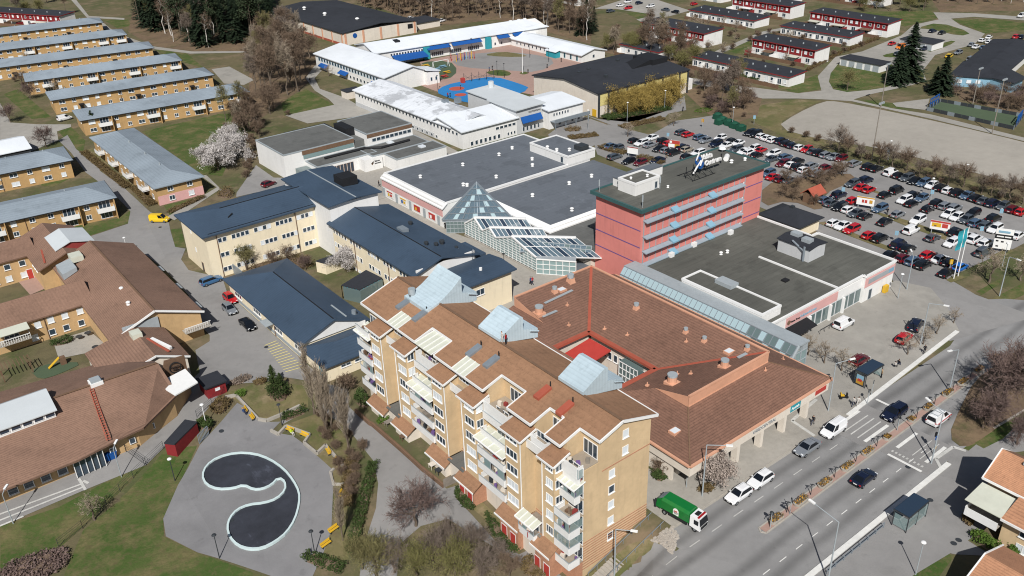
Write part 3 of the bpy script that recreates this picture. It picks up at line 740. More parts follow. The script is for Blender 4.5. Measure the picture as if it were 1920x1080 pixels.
# rooftop sign
sg = thing('roof_sign','white and blue two-line lettered sign on steel frame atop the pink tower','sign',(132,108.2,17.0))
f = MB()
for x in (127.6,129.6,131.6,133.6):
 f.bar((x,108.5,17.02),(x,108.5,19.4),.1); f.bar((x,106.6,17.02),(x,108.45,18.2),.08); f.bar((x,110.4,17.02),(x,108.55,18.2),.08)
f.bar((127.2,108.5,18.2),(134,108.5,18.2),.1); f.bar((127.2,106.5,17.1),(134,106.5,17.1),.1); f.bar((127.2,110.5,17.1),(134,110.5,17.1),.1); f.bar((128,106.6,17.1),(133,110.4,17.1),.08)
f.build('frame','black',sg)
lettering(sg,'Valsta',(131.4,108.1,20.0),1.35,'white_paint','-y',.06,.12)
lettering(sg,'Centrum',(132.2,107.8,18.7),1.35,'white_paint','-y',.06,.12)
def ring_mesh(r,w):
 b = MB(); n = 20
 for i in range(n):
  a,c = 2 * PI * i / n,2 * PI * (i + 1) / n
  P = lambda q,rr,y: (rr * math.cos(q),y,rr * math.sin(q))
  b.hull8([P(a,r,-.08),P(c,r,-.08),P(c,r - w,-.08),P(a,r - w,-.08)],[P(a,r,.08),P(c,r,.08),P(c,r - w,.08),P(a,r - w,.08)])
 return b.mesh('ring',['awning'])
for x,z in ((130.7,20.0),(131.6,18.9)):
 put('blue_ring',cached('ring',lambda: ring_mesh(.85,.42)),sg,(x,108.3,z))
MB().bar((129.4,108.2,17.6),(131.4,108.2,19.9),.25,.2).bar((130.0,108.2,20.2),(130.8,108.2,21.6),.2,.2).bar((131.1,108.0,18.9),(131.8,108.0,20.3),.2,.2).build('swoosh','white_paint',sg)

# ---- supermarket block with dark grey flat roofs
t = thing('supermarket_block','long flat-roofed supermarket with grey roof, pink band and poster wall','building',(99.5,129,0))
MB().box(99.5,144,153.5,179.6,0,5.3).build('wall','white_wall',t)
MB().box(99.44,99.499,153.6,179.6,2.6,4.6).build('pink_band','pink_pale',t)
MB().slab([(99.2,153.2,4.75),(100.6,153.2,5.8),(100.6,179.8,5.8),(99.2,179.8,4.75)],.3).build('fascia','white_paint',t)
r1 = flat_roof(t,100.3,144,153.5,179.6,5.6,'grey_felt')
MB().box(110,145,129,153.49,0,4.7).build('wall','white_wall',t)
MB().slab([(109.5,128.6,4.1),(145,128.6,4.1),(145,129.6,5.2),(110.5,129.6,5.2)],.3).slab([(109.5,128.6,4.1),(110.5,129.6,5.2),(110.5,153.4,5.2),(109.5,153.4,4.1)],.3).build('fascia','white_paint',t)
r2 = MB().box(110.4,145,129.5,153.4,4.75,5.0).build('roof','grey_felt',t)
MB().box(109,145.4,115.6,128.95,0,3.4).build('wall','offwhite',t)
MB().box(109,145.4,115.6,128.9,3.45,3.7).build('roof','taupe_felt',t)
bx = MB().box(136.6,145.6,153.4,168,5.62,7.4).build('plant_room','white_wall',t)
flat_roof(bx,136.6,145.6,153.4,168,7.7,'grey_felt')
win(t,'-x',155.6,136.6,5.75,.9,1.5,1,'glass','grey_paint','door')
MB().box(141.6,144.2,154.2,156.8,7.75,8.9).build('air_unit','dark_steel',t)
for x,y in ((105.2,171),(117.6,170.9),(128.7,170.7),(118.5,158.6),(132.7,162.4),(129.9,158.9),(109.7,159.7),(110.2,158.9),(134.3,172.4)): vent(t,x,y,5.6,1.0)
for x,y in ((118.3,144.9),(129.4,144.9),(119.3,132.7),(136.5,144.9)): vent(t,x,y,5.0,1.0)
for x,y in ((137.2,161.8),(137.6,158.7),(140,156.7)): vent(t,x,y,7.7,1.0)
vent(t,117,122,3.7,1.4)
for i, yc in enumerate((176.2, 170.2, 164.2, 158.0)):   # posters on the wall
 fr = MB().box(99.40,99.45,yc - 1.45,yc + 1.45,.55,2.25).build('poster_frame','white_paint',t)
 c = [('red_panel','yellow_paint'),('yellow_paint','awning'),('red_panel','yellow_paint'),('red_panel','white_paint')][i]
 MB().box(99.37,99.40,yc - 1.3,yc + 1.3,.7,2.1).build('poster','marking' if i < 2 else c[0],fr)
 MB().box(99.35,99.369,yc - 1.3,yc + 1.3,1.75,2.1).box(99.34,99.369,yc - 1.0,yc - .1,.9,1.5).build('poster_print',c[0],fr)
 MB().box(99.33,99.369,yc + .1,yc + .8,.85,1.6).build('poster_print',c[1],fr)
for yc in (179.0,173.2,167.2,161.2,155.4):
 MB().box(99.42,99.47,yc - .5,yc + .5,.1,2.3).build('wall_panel','grey_paint',t)

# ---- glass atrium: pyramid, folded glass hall and the passage to the tower
t = thing('glass_atrium','glass atrium with pointed pyramid and folded white-framed glass roofs','building',(100.7,123,0))
D = Vector((.7071,-.7071,0))
prof = [(146.85,2.95),(143.05,5.42),(140.33,3.41),(137.73,4.88),(135.68,3.32),(130.2,5.37),(122.62,3.47)]
def X7(y,z,s=0.0): return Vector((100.7,y,z)) + D * s
lens = [11.5,11.5,11.5,11.0,11.0,12.0,12.0]
pane_i = 0
wallb = MB(); frame = MB()
def pane(parent,a,b,c,d,mat,th=.05):
 MB().hull8([a,b,c,d],[v + Vector((0,0,th)) for v in (a,b,c,d)]).build('pane',mat,parent)
# side wall of slats and glass facing the pedestrian street
for (y0,z0),(y1,z1) in zip(prof[:-1],prof[1:]):
 n = max(2,int(round((y0 - y1) / 1.35)))
 for i in range(n):
  ya,yb = y0 + (y1 - y0) * i / n,y0 + (y1 - y0) * (i + 1) / n
  za,zb = z0 + (z1 - z0) * i / n,z0 + (z1 - z0) * (i + 1) / n
  MB().hull8([(100.72,ya,.3),(100.72,yb,.3),(100.76,yb,.3),(100.76,ya,.3)],[(100.72,ya,za - .12),(100.72,yb,zb - .12),(100.76,yb,zb - .12),(100.76,ya,za - .12)]).build('pane','glass_green',t)
  frame.bar((100.66,ya,.1),(100.66,ya,za),.09)
  k = .55
  while k < max(za,zb):
   ta = min(k,za); tb = min(k,zb)
   if ta > k - .3 and tb > k - .3: frame.bar((100.64,ya,ta),(100.64,yb,tb),.08)
   k += .55
 frame.bar((100.62,y0,z0),(100.62,y1,z1),.3,.3)
frame.build('slat_frame','white_paint',t)
MB().box(100.4,100.64,122.6,146.9,0,.3).build('plinth','concrete',t)
# three glass roofs that slope towards the camera side, running off diagonally
for a,b,L in ((1,2,11.0),(3,4,11.0),(5,6,13.0)):
 (ya,za),(yb,zb) = prof[a],prof[b]
 n = 11; rows = 2 if a == 5 else 1
 rb = MB();
 for r in range(rows):
  for i in range(n):
   s0,s1 = L * i / n,L * (i + 1) / n; f0,f1 = r / rows,(r + 1) / rows
   P = lambda f,s: X7(ya + (yb - ya) * f,za + (zb - za) * f,s)
   pane(t,P(f0,s0 + .05),P(f0,s1 - .05),P(f1,s1 - .05),P(f1,s0 + .05),'glass_atrium' if (i * 7 + a) % 4 else 'glass_dark')
 for i in range(n + 1):
  s = L * i / n; rb.bar(X7(ya,za + .06,s),X7(yb,zb + .06,s),.09,.08)
 rb.bar(X7(ya,za + .1,-.1),X7(ya,za + .1,L),.6,.3)
 rb.bar(X7(yb,zb + .05,-.1),X7(yb,zb + .05,L),.2,.15)
 if rows == 2: rb.bar(X7((ya + yb) / 2,(za + zb) / 2 + .06,0),X7((ya + yb) / 2,(za + zb) / 2 + .06,L),.12,.12)
 rb.build('roof_beam','white_paint',t)
# opaque back slopes of the folds
for a,b,L in ((0,1,10.5),(2,3,10.5),(4,5,11.0)):
 (ya,za),(yb,zb) = prof[a],prof[b]
 MB().slab([X7(ya,za,.1),X7(yb,zb - .05,.1),X7(yb,zb - .05,L),X7(ya,za,L)],.12).build('back_slope','white_paint',t)
MB().hull8([(100.9,146.7,.1),(100.9,122.8,.1),(109.0,114.8,.1),(109.0,146.7,.1)],[(100.9,146.7,1.2),(100.9,122.8,1.2),(109.0,114.8,1.2),(109.0,146.7,1.2)]).build('interior','grey_felt',t)
# low glazed entrance at the south end
e = MB(); q0,q1 = Vector((100.8,122.5,0)),Vector((105.8,116.4,0))
for i in range(7):
 f = i / 6; p = q0.lerp(q1,f); e.bar(p + Vector((-.5,-.5,0)),p + Vector((-.5,-.5,3.5)),.12)
 if i < 6:
  p2 = q0.lerp(q1,(i + 1) / 6)
  for k in range(3):
   o = Vector((-.46,-.46,0))
   MB().hull8([p + o + Vector((0,0,.2 + k * 1.05)),p2 + o + Vector((0,0,.2 + k * 1.05)),p2 + o + Vector((.04,.04,.2 + k * 1.05)),p + o + Vector((.04,.04,.2 + k * 1.05))],
                       [p + o + Vector((0,0,1.15 + k * 1.05)),p2 + o + Vector((0,0,1.15 + k * 1.05)),p2 + o + Vector((.04,.04,1.15 + k * 1.05)),p + o + Vector((.04,.04,1.15 + k * 1.05))]).build('pane','glass_green',t)
for z in (.15,1.2,2.25,3.4): e.bar(q0 + Vector((-.5,-.5,z)),q1 + Vector((-.5,-.5,z)),.1 if z < 3 else .3)
e.build('entrance_frame','white_paint',t)
MB().slab([q0 + Vector((-.6,-.6,3.6)),q1 + Vector((-.6,-.6,3.6)),q1 + Vector((3,3,3.6)),q0 + Vector((3,3,3.6))],.2).build('entrance_roof','grey_paint',t)
# glass wall of the passage up to the tower
ga,gb = Vector((101.6,128.0,4.9)),Vector((110.2,116.6,4.9)); gd = Vector((-1.6,-1.2,-1.6))
gr = MB(); n = 13
for i in range(n):
 for k in range(3):
  p = ga.lerp(gb,i / n) + gd * (k / 3); q = ga.lerp(gb,(i + 1) / n) + gd * (k / 3); r = q + gd / 3; s_ = p + gd / 3
  pane(t,p,q,r,s_,'glass_atrium' if (i + k) % 4 else 'glass_shop')
for i in range(n + 1): gr.bar(ga.lerp(gb,i / n) + Vector((0,0,.06)),ga.lerp(gb,i / n) + gd + Vector((0,0,.06)),.09)
for k in range(4): gr.bar(ga + gd * k / 3 + Vector((0,0,.07)),gb + gd * k / 3 + Vector((0,0,.07)),.14)
gr.build('glazing_bars','grey_paint',t)
# the pyramid
py = thing('glass_pyramid','blue-framed glass pyramid over the mall entrance','building',(103,146,2.9))
Lp,Rp,Bk,Ap = Vector((97.6,151.0,3.3)),Vector((109.6,141.2,3.3)),Vector((112.5,156.0,4.8)),Vector((105.6,148.6,10.6))
fr = MB(); rows = 6
for r in range(rows):
 f0,f1 = r / rows,(r + 1) / rows
 a0,b0,a1,b1 = Lp.lerp(Ap,f0),Rp.lerp(Ap,f0),Lp.lerp(Ap,f1),Rp.lerp(Ap,f1)
 n = max(1,int((1 - f0) * 14))
 nn = max(1,int((1 - f1) * 14)) if r < rows - 1 else 1
 for i in range(n):
  MB().hull8([a0.lerp(b0,i / n),a0.lerp(b0,(i + 1) / n),a1.lerp(b1,(i + 1) / n),a1.lerp(b1,i / n)],
                   [v + Vector((.03,.03,-.03)) for v in (a0.lerp(b0,i / n),a0.lerp(b0,(i + 1) / n),a1.lerp(b1,(i + 1) / n),a1.lerp(b1,i / n))]).build('pane','glass_roof' if i % 4 == 2 else 'glass_atrium',py)
  fr.bar(a0.lerp(b0,i / n) + Vector((-.04,-.04,.03)),a1.lerp(b1,i / n) + Vector((-.04,-.04,.03)),.07)
 fr.bar(a0 + Vector((-.05,-.05,.03)),b0 + Vector((-.05,-.05,.03)),.14)
for p,q in ((Lp,Ap),(Rp,Ap),(Bk,Ap),(Lp,Bk),(Rp,Bk)): fr.bar(p,q,.3)
for s in (.3,.5,.7): fr.bar(Lp.lerp(Rp,s) + Vector((0,0,.3)),Ap + Vector((0,0,-.6)),.1)
fr.build('frame','steel',py)
MB().poly([Lp,Ap,Bk]).poly([Rp,Bk,Ap]).build('back_glass','glass_roof',py)
MB().hull8([Lp - Vector((0,0,.5)),Rp - Vector((0,0,.5)),Bk - Vector((0,0,2))],[Lp - Vector((0,0,.05)),Rp - Vector((0,0,.05)),Bk - Vector((0,0,.05))]).build('ring_beam','steel',py)
lw = MB()
for i in range(9):
 p = Lp.lerp(Rp,.05 + i * .055); lw.bar((p.x,p.y,0),(p.x,p.y,3.0),.1)
p0,p1 = Lp.lerp(Rp,.05),Lp.lerp(Rp,.5)
for z in (.2,1.2,2.1,2.8): lw.bar((p0.x,p0.y,z),(p1.x,p1.y,z),.1)
lw.build('shop_frame','grey_paint',py)
MB().hull8([(p0.x,p0.y,0),(p1.x,p1.y,0),(p1.x + .3,p1.y + .3,0),(p0.x + .3,p0.y + .3,0)],[(p0.x,p0.y,2.8),(p1.x,p1.y,2.8),(p1.x + .3,p1.y + .3,2.8),(p0.x + .3,p0.y + .3,2.8)]).build('shop_glass','glass_shop',py)

# ---- shop block with olive-grey flat roof beside the car park
t = thing('shop_block','flat-roofed shop block with streaked dark roof and pink sign band','building',(109.6,73.8,0))
MB().prism([(109.6,73.8),(137.2,73.8),(137.2,73.2),(147,73.2),(147,90),(145,90),(145,103.35),(109.6,103.35)],0,5.1).build('wall','white_wall',t)
MB().prism([(109.9,74.1),(137.4,74.1),(137.4,73.5),(146.7,73.5),(146.7,89.7),(144.7,89.7),(144.7,103.3),(109.9,103.3)],5.15,5.42).build('roof','olive_felt',t)
p = MB()
for a,b in (((109.5,73.75),(137.2,73.75)),((137.2,73.15),(147.05,73.15)),((147.05,73.15),(147.05,90.1)),((147.05,90.1),(145.05,90.1)),((145.05,90.1),(145.05,103.3)),((129.6,73.9),(129.6,91.0)),((137.25,73.75),(137.25,73.15))):
 p.bar((*a,5.5),(*b,5.5),.32,.42)
p.build('parapet','white_paint',t)
MB().box(109.62,114.6,75,92.6,5.43,6.7).build('plant_room','white_wall',t)
flat_roof(t,109.62,114.6,75,92.6,6.95,'olive_felt',name='plant_roof')
MB().box(112.8,114.9,84.2,87.8,7.0,7.7).build('air_unit','grey_paint',t)
hu = MB().box(134.5,139.5,83.5,90.5,5.43,8.0).build('plant_house','grey_wall',t)
g_ = MB(); groof(g_,134.5,139.5,83.5,90.5,8.0,8.35,'y',.25,.15); g_.build('plant_house_roof','black_felt',hu)
MB().tube((134.2,84.5,5.5),(134.2,84.5,8.4),.22,.22,8).tube((134.2,84.5,7.5),(134.6,87.5,8.6),.2,.2,8).build('duct','steel',hu)
for x,y in ((136.6,85.6),(137.4,88.6)): MB().box(x - .7,x + .7,y - .9,y + .9,8.4,9.1).build('air_unit','grey_paint',t)
for x,y in ((125.3,96.6),(139.4,84.3),(126.8,96.3)): vent(t,x,y,5.43,.8)
MB().box(124.6,125.8,81.3,82.3,5.43,5.75).build('roof_hatch','black',t)
for x,y in ((117.5,102.2),(124.2,102.4),(134.0,101.4)): MB().box(x - .5,x + .5,y - .35,y + .35,5.43,6.3).build('air_unit','white_paint',t)
# front with shop windows
MB().box(114.7,129.6,73.70,73.795,3.2,4.95).build('sign_band','pink_pale',t)
MB().box(129.62,137.15,73.70,73.795,3.2,4.95).build('sign_band','white_paint',t)
MB().box(137.3,147,73.08,73.19,3.1,4.95).build('sign_band','pink_pale',t)
MB().box(138.2,146.6,73.0,73.07,3.7,4.6).build('sign_board','grey_paint',t)
MB().box(144.8,146.5,72.95,73.0,3.8,4.5).build('blue_sign','sky_panel',t)
for x in list(np.arange(122.4,136.5,2.0)):
 w_ = put('shop_window',win_mesh(1.75,2.7,1,'glass_shop','grey_paint',.08,False),t,(x,73.79,.25))
put('door',win_mesh(1.0,2.1,1,'glass','grey_paint',.08,False),t,(139.6,73.19,.06))
for x in (121.3,127.4,131.4,137.6): MB().box(x - .2,x + .2,73.25,73.69,0,3.15).build('pillar','white_paint',t)
lettering(t,'Folktandv\u00e5rden',(118.6,73.68,3.75),.75,'sky_panel')
lettering(t,'Valsta Krog',(112.3 + 3.6,73.68,3.7),.55,'black')
MB().tube((115.4,73.69,4.0),(115.4,73.6,4.0),.42,.42,14).build('round_sign','brown_wood',t)
aw = MB().slab([(113.6,71.4,2.55),(120.6,71.4,2.55),(120.6,73.68,3.15),(113.6,73.68,3.15)],.08).build('awning','black',t)
MB().box(143.6,144.8,72.4,73.0,.1,1.5).build('yellow_cabinet','yellow_paint',t)
rail = MB()
rail.bar((122,71.6,.95),(129,71.6,.95),.06)
for x in np.arange(122,129.1,1.4): rail.bar((x,71.6,0),(x,71.6,.95),.05)
tag(rail.build('ramp_railing','dark_steel'),'low steel railing in front of the shop windows','railing')

# ---- glazed walkway between the shops and the brown-roofed care centre
t = thing('glazed_walkway','long glazed walkway roof between brown tiled roof and shop block','building',(104.5,66,0))
y0,y1 = 66.0,104.0
MB().box(108.2,109.5,y0,y1,4.9,6.5).box(106.6,108.19,y0,y1,6.2,6.5).build('ridge_cap','grey_paint',t)
n = 34; fr = MB()
for i in range(n):
 ya,yb = y0 + (y1 - y0) * i / n,y0 + (y1 - y0) * (i + 1) / n
 for k in range(2):
  xa,za,xb,zb = [(106.5,6.3,105.55,5.1),(105.55,5.1,104.95,3.7)][k]
  me = cached(('wpane',k),lambda: MB().hull8([(xa - 105,.05,za),(xa - 105,(y1 - y0) / n - .05,za),(xb - 105,(y1 - y0) / n - .05,zb),(xb - 105,.05,zb)],
             [(xa - 104.97,.05,za),(xa - 104.97,(y1 - y0) / n - .05,za),(xb - 104.97,(y1 - y0) / n - .05,zb),(xb - 104.97,.05,zb)]).mesh('pane',['glass_roof']))
  o = put('pane',me,t,(105,ya,0))
  if i < 8 and (i + k) % 3 != 2:
   o.material_slots[0].link = 'OBJECT'; o.material_slots[0].material = mt('glass_shop')
 fr.bar((106.55,ya,6.36),(105.5,ya,5.13),.1); fr.bar((105.5,ya,5.13),(104.9,ya,3.7),.1)
for x,z in ((105.5,5.13),(104.9,3.72),(106.6,6.35)): fr.bar((x,y0,z),(x,y1,z),.13)
fr.build('glazing_bars','steel',t)
MB().hull8([(104.95,y0 + .1,0),(109.4,y0 + .1,0),(109.4,y0 + .2,0),(104.95,y0 + .2,0)],[(105.6,y0 + .1,5.1),(109.4,y0 + .1,5.1),(109.4,y0 + .2,5.1),(105.6,y0 + .2,5.1)]).build('end_glass','glass_green',t)
ef = MB()
for x in (105,106.4,107.9,109.4): ef.bar((x,y0,0),(x,y0,5.2),.14)
for z in (.1,1.7,3.3,5.0): ef.bar((104.95,y0,z),(109.4,y0,z),.12)
ef.bar((104.9,y0 - .1,3.7),(107,y0 - .1,6.4),.3); ef.bar((107,y0 - .1,6.4),(109.5,y0 - .1,6.4),.3)
ef.build('end_frame','grey_paint',t)
MB().box(105.2,109.3,66.5,103.5,3.0,3.4).build('ceiling','offwhite',t)

# ---- care centre: brown tiled ring of roofs round a court
t = thing('care_centre','low care centre with brown tiled roof and salmon metal trim around a courtyard','building',(73.6,58.7,0))
w = MB(); w.box(75.6,102.8,62.2,74.6,0,5.0); w.box(87.2,102.8,74.61,92.9,0,5.0); w.box(75.6,102.8,92.91,102.5,0,5.0); w.box(75.6,77.4,74.61,92.9,0,5.0)
w.build('wall','offwhite',t)
MB().box(73.6,104.6,58.62,59.1,3.0,4.72).build('fascia','offwhite',t); MB().box(73.6,74.0,59.11,104,3.0,4.72).build('fascia','offwhite',t)
for x in (78.6,83.9,89.1,94.4,99.8):
 MB().box(x - .3,x + .3,58.7,59.7,0,2.99).build('pillar','offwhite',t)
MB().box(74.01,74.4,62,103.9,0,4.6).build('side_wall','offwhite',t)
ZE,ZM,ZR,ZI = 5.0,7.25,9.0,5.95
E0, E1, F0, F1 = 73.4, 104.9, 58.5, 104.6          # eaves
A0, A1, B0, B1 = 80.7, 98.4, 65.5, 104.2           # step line
c0, c1, d0, d1 = 78.0, 85.8, 76.3, 91.2            # court
th = .3
def rs(name,*pts): return MB().slab(list(pts),th).build(name,'brown_tile',t)
rs('roof',(E0,F0,ZE),(E1,F0,ZE),(A1,B0,ZM),(A0,B0,ZM))
rs('roof',(E1,F0,ZE),(E1,F1,ZE),(A1,F1,ZM),(A1,B0,ZM))
sl = (ZM - ZE) / (A0 - E0)
zl = ZE + sl * (c0 - E0)
rs('roof',(E0,F0,ZE),(A0,B0,ZM),(A0,71.7,ZM),(c0,74.6,zl),(c0,93.2,zl),(A0,96.7,ZM),(A0,F1,ZM),(E0,F1,ZE))
rs('roof',(A0,B0,ZR),(A1,B0,ZR),(c1,d0,ZI),(c0,d0,ZI),(c0,74.6,zl),(A0,71.7,ZM))
rs('roof',(A1,B0,ZR),(A1,B1,ZR),(c1,d1,ZI),(c1,d0,ZI))
rs('roof',(A1,B1,ZR),(A0,B1,ZR),(A0,96.7,ZM),(c0,93.2,zl),(c0,d1,ZI),(c1,d1,ZI))
MB().box(A0,A1,B0 - .06,B0 - .02,ZM - .2,ZR + .02).build('step_face','salmon',t)
MB().hull8([(A0 - .06,B0,ZM),(A0 - .06,71.7,ZM),(A0 - .06,B0,ZR)],[(A0 - .02,B0,ZM),(A0 - .02,71.7,ZM),(A0 - .02,B0,ZR)]).build('step_face','salmon',t)
MB().hull8([(A0 - .06,B1,ZM),(A0 - .06,96.7,ZM),(A0 - .06,B1,ZR)],[(A0 - .02,B1,ZM),(A0 - .02,96.7,ZM),(A0 - .02,B1,ZR)]).build('step_face','salmon',t)
tr = MB()
for p,q,wd in (((A0,B0,ZR),(A1,B0,ZR),.3),((A1,B0,ZR),(A1,B1,ZR),.35),((A1,B1,ZR),(A0,B1,ZR),.35),((E0,F0,ZE - .1),(E1,F0,ZE - .1),.55),((E0,F0,ZE - .1),(E0,F1,ZE - .1),.55),
               ((A0,B0,ZM),(A1,B0,ZM),.25),((E1,F0,ZE - .1),(E1,F1,ZE - .1),.4)):
 tr.bar(p,q,wd,.25)
tr.build('salmon_trim','salmon',t)
MB().bar((E0,F0,ZE + .06),(A0,B0,ZM + .05),.18,.1).build('hip_ridge','brown_wood',t); MB().bar((E1,F0,ZE + .06),(A1,B0,ZM + .05),.14,.1).build('hip_ridge','brown_wood',t)
vl = MB()
vl.bar((A1,B1,ZR + .02),(c1,d1,ZI + .06),.5,.12); vl.bar((A1,B0,ZR + .02),(c1,d0,ZI + .06),.4,.12)
for p,q in (((c1,d1),(c1,d0)),((c0,d1),(c1,d1)),((c0,d0),(c1,d0))): vl.bar((*p,ZI),(*q,ZI),.8,.4)
vl.build('red_valley','red_trim',t)
cw = MB(); cw.box(c1 + .5,c1 + .7,d0,d1,0,ZI - .4); cw.box(c0,c1 + .4,d1 + .5,d1 + .7,0,ZI - .4); cw.box(c0,c1 + .4,d0 - .7,d0 - .5,0,ZI - .4); cw.box(c0 - .6,c0 - .4,d0,d1,0,zl - .4)
cw.build('court_wall','offwhite',t)
MB().poly([(c0,d0,.1),(c1,d0,.1),(c1,d1,.1),(c0,d1,.1)]).build('court_floor','red_paving',t)
MB().slab([(c0,85.6,4.3),(c0,90.6,4.3),(85.4,90.6,5.2),(85.4,85.6,5.2)],.2).build('court_canopy','red_panel',t)
cg = MB().box(84.9,86.2,79.2,83.2,1.2,4.6).build('court_glazing','glass_shop',t)
cb = MB()
for y in np.arange(79.2,83.3,.8): cb.bar((84.85,y,1.2),(84.85,y,4.7),.1)
for z in (1.2,2.3,3.5,4.6): cb.bar((84.85,79.2,z),(84.85,83.2,z),.1)
cb.build('court_bars','white_paint',cg)
for y in (77.5,79,84.2,85.4,86.7,88,89.3): win(t,'-x',y,c1 + .5,2.6,.9,1.4,1,'glass')
def rz(x, y):   # height of the care centre roof
 if y < B0 or x < A0 or x > A1: return min(ZE + sl * (x - E0),ZE + sl * (y - F0),ZE + sl * (E1 - x) * 1.0)
 return max(ZI + (ZR - ZI) * (x - c1) / (A1 - c1),ZI + (ZR - ZI) * (d0 - y) / (d0 - B0),ZI + (ZR - ZI) * (y - d1) / (B1 - d1))
def barrel():
 return MB().box(-.75,.75,-.75,.75,-.8,.25).tube((0,0,.25),(0,0,1.1),.62,.62,14).tube((0,0,1.1),(0,0,1.35),.66,.66,14,1).mesh('vent_barrel',['salmon','grey_paint'])
def pot():
 return MB().hull8([(-.5,-.5,-.6),(.5,-.5,-.6),(.5,.5,-.6),(-.5,.5,-.6)],[(-.3,-.3,.6),(.3,-.3,.6),(.3,.3,.6),(-.3,.3,.6)]).tube((0,0,.6),(0,0,1.0),.4,.4,10,1).mesh('vent_pot',['salmon','grey_paint'])
for (x,y),k,s in (((83.1,70.7),'b',1.15),((91.1,67.8),'b',.95),((81.6,98.8),'b',1.1),((87.6,101.8),'p',1.1),((92,102.6),'p',1.5),((94.4,89),'p',1.1),((94.6,78.4),'p',.9),((94.7,74.7),'p',.9),((96.9,68.3),'p',.9)):
 put('roof_vent',cached(k,barrel if k == 'b' else pot),t,(x,y,rz(x,y)),0,(s,s,s))
for (x,y) in ((87.8,89.6),(88.9,85.5),(87.2,98.1),(84,94.1),(80.4,73),(85.9,72.2),(86.9,70.5),(93.1,76.9),(96.7,64.6),(102.8,65.8)):
 MB().tube((x,y,rz(x,y) - .1),(x,y,rz(x,y) + .55),.09,.09,6).obox(x,y,rz(x,y) - .1,rz(x,y) + .1,.5,.5,.3).build('vent_pipe','salmon',t)
for (x,y),a in (((76.5,64),0),((95.1,70.2),1),((89.1,101.7),1)):
 z = rz(x,y)
 MB().obox(x,y,z - .2,z + .18,1.5,1.2,0).obox(x,y,z + .19,z + .22,1.2,.95,0,1).build('skylight',['salmon','glass_pale'],t)
for (p,q) in (((84.1,100.3),(90.6,100.6)),((81.5,97.8),(84.6,97.8)),((94.5,68.1),(96.2,67.8))):
 MB().bar((*p,rz(*p) + .12),(*q,rz(*q) + .12),.5,.1).build('roof_walkway','grey_paint',t)
lettering(t,'V\u00c5RDCENTRAL',(86.6,58.61,3.5),.75,'steel')
MB().box(95.2,97.5,58.52,58.615,3.25,4.4).build('oval_sign','teal',t)
lettering(t,'Apotek',(95.35,58.51,3.6),.6,'white_paint')
MB().box(101.2,103.8,58.52,58.615,3.5,4.2).build('red_sign','red_panel',t)
for x in np.arange(77,102,2.6): put('shop_window',win_mesh(2.2,2.4,2,'glass_shop','brown_wood',.08,False),t,(x,62.19,.3))
for x in (80,91): MB().box(x,x + 4.6,62.1,62.15,2.9,3.8).build('brick_panel','brown_wood',t)

# ================================================================ block of flats in the foreground
t = thing('apartment_block','seven-storey yellow brick block of flats with white balconies and brown roof','building',(55.2,59.3,-3.5))
YA,YB,XF,XB,XR = 59.3,107.8,55.2,66.3,61.0
FZ = [-0.5,1.95,4.4,6.85,9.3,11.75,14.2]
def rzf(x): return 18.0 - 0.315 * abs(XR - x)
MB().box(XF,XB,YA,YB,-4.2,13.3).build('wall','yellow_brick',t)
NOTCH = [(59.3, 62.2), (65.0, 67.6), (72.2, 77.2), (88.4, 93.2)]      # roof terraces cut into the front slope
segs = []; y = YA
for a,b in NOTCH:
 if a > y: segs.append((y,a,False))
 segs.append((a,b,True)); y = b
segs.append((y,YB,False))
XN = 57.7
wl = MB()
for a,b,n in segs:
 xf = XN if n else XF
 pr = [(xf,13.31),(XB,13.31),(XB,rzf(XB) - .12),(XR,rzf(XR) - .12),(xf,rzf(xf) - .12)]
 wl.hull8([(x,a + .002,z) for x,z in pr],[(x,b - .002,z) for x,z in pr])
wl.build('attic_wall','yellow_brick',t)
XE,XBE = 54.2,67.0
rf = MB(); tr = MB()
for i,(a,b,n) in enumerate(segs):
 x0 = XN - .35 if n else XE
 a2 = a - (.45 if i == 0 else 0); b2 = b + (.45 if i == len(segs) - 1 else 0)
 rf.slab([(x0,a2,rzf(x0)),(XR,a2,18.0),(XR,b2,18.0),(x0,b2,rzf(x0))],.2)
 tr.bar((x0 - .05,a2,rzf(x0) - .1),(x0 - .05,b2,rzf(x0) - .1),.14,.34)
 if n:
  for yy in (a,b):
   if yy > YA + .1: tr.bar((XE - .05,yy,rzf(XE) - .1),(XN - .35,yy,rzf(XN - .35) - .1),.14,.34)
rf.slab([(XBE,YA - .45,rzf(XBE)),(XBE,YB + .45,rzf(XBE)),(XR,YB + .45,18.0),(XR,YA - .45,18.0)],.2)
rf.build('roof','apt_roof',t)
tr.bar((XN - .4,YA - .47,rzf(XN) - .2),(XR,YA - .47,17.9),.16,.36); tr.bar((XR,YA - .47,17.9),(XBE,YA - .47,rzf(XBE) - .1),.16,.36); tr.bar((XBE,YA - .45,rzf(XBE) - .1),(XBE,YB + .45,rzf(XBE) - .1),.14,.34)
tr.bar((XE,YB + .47,rzf(XE) - .1),(XR,YB + .47,17.9),.16,.36)
tr.build('eaves_board','white_paint',t)
MB().bar((XR,YA - .4,18.05),(XR,YB + .4,18.05),.35,.1).build('ridge','brown_wood',t)
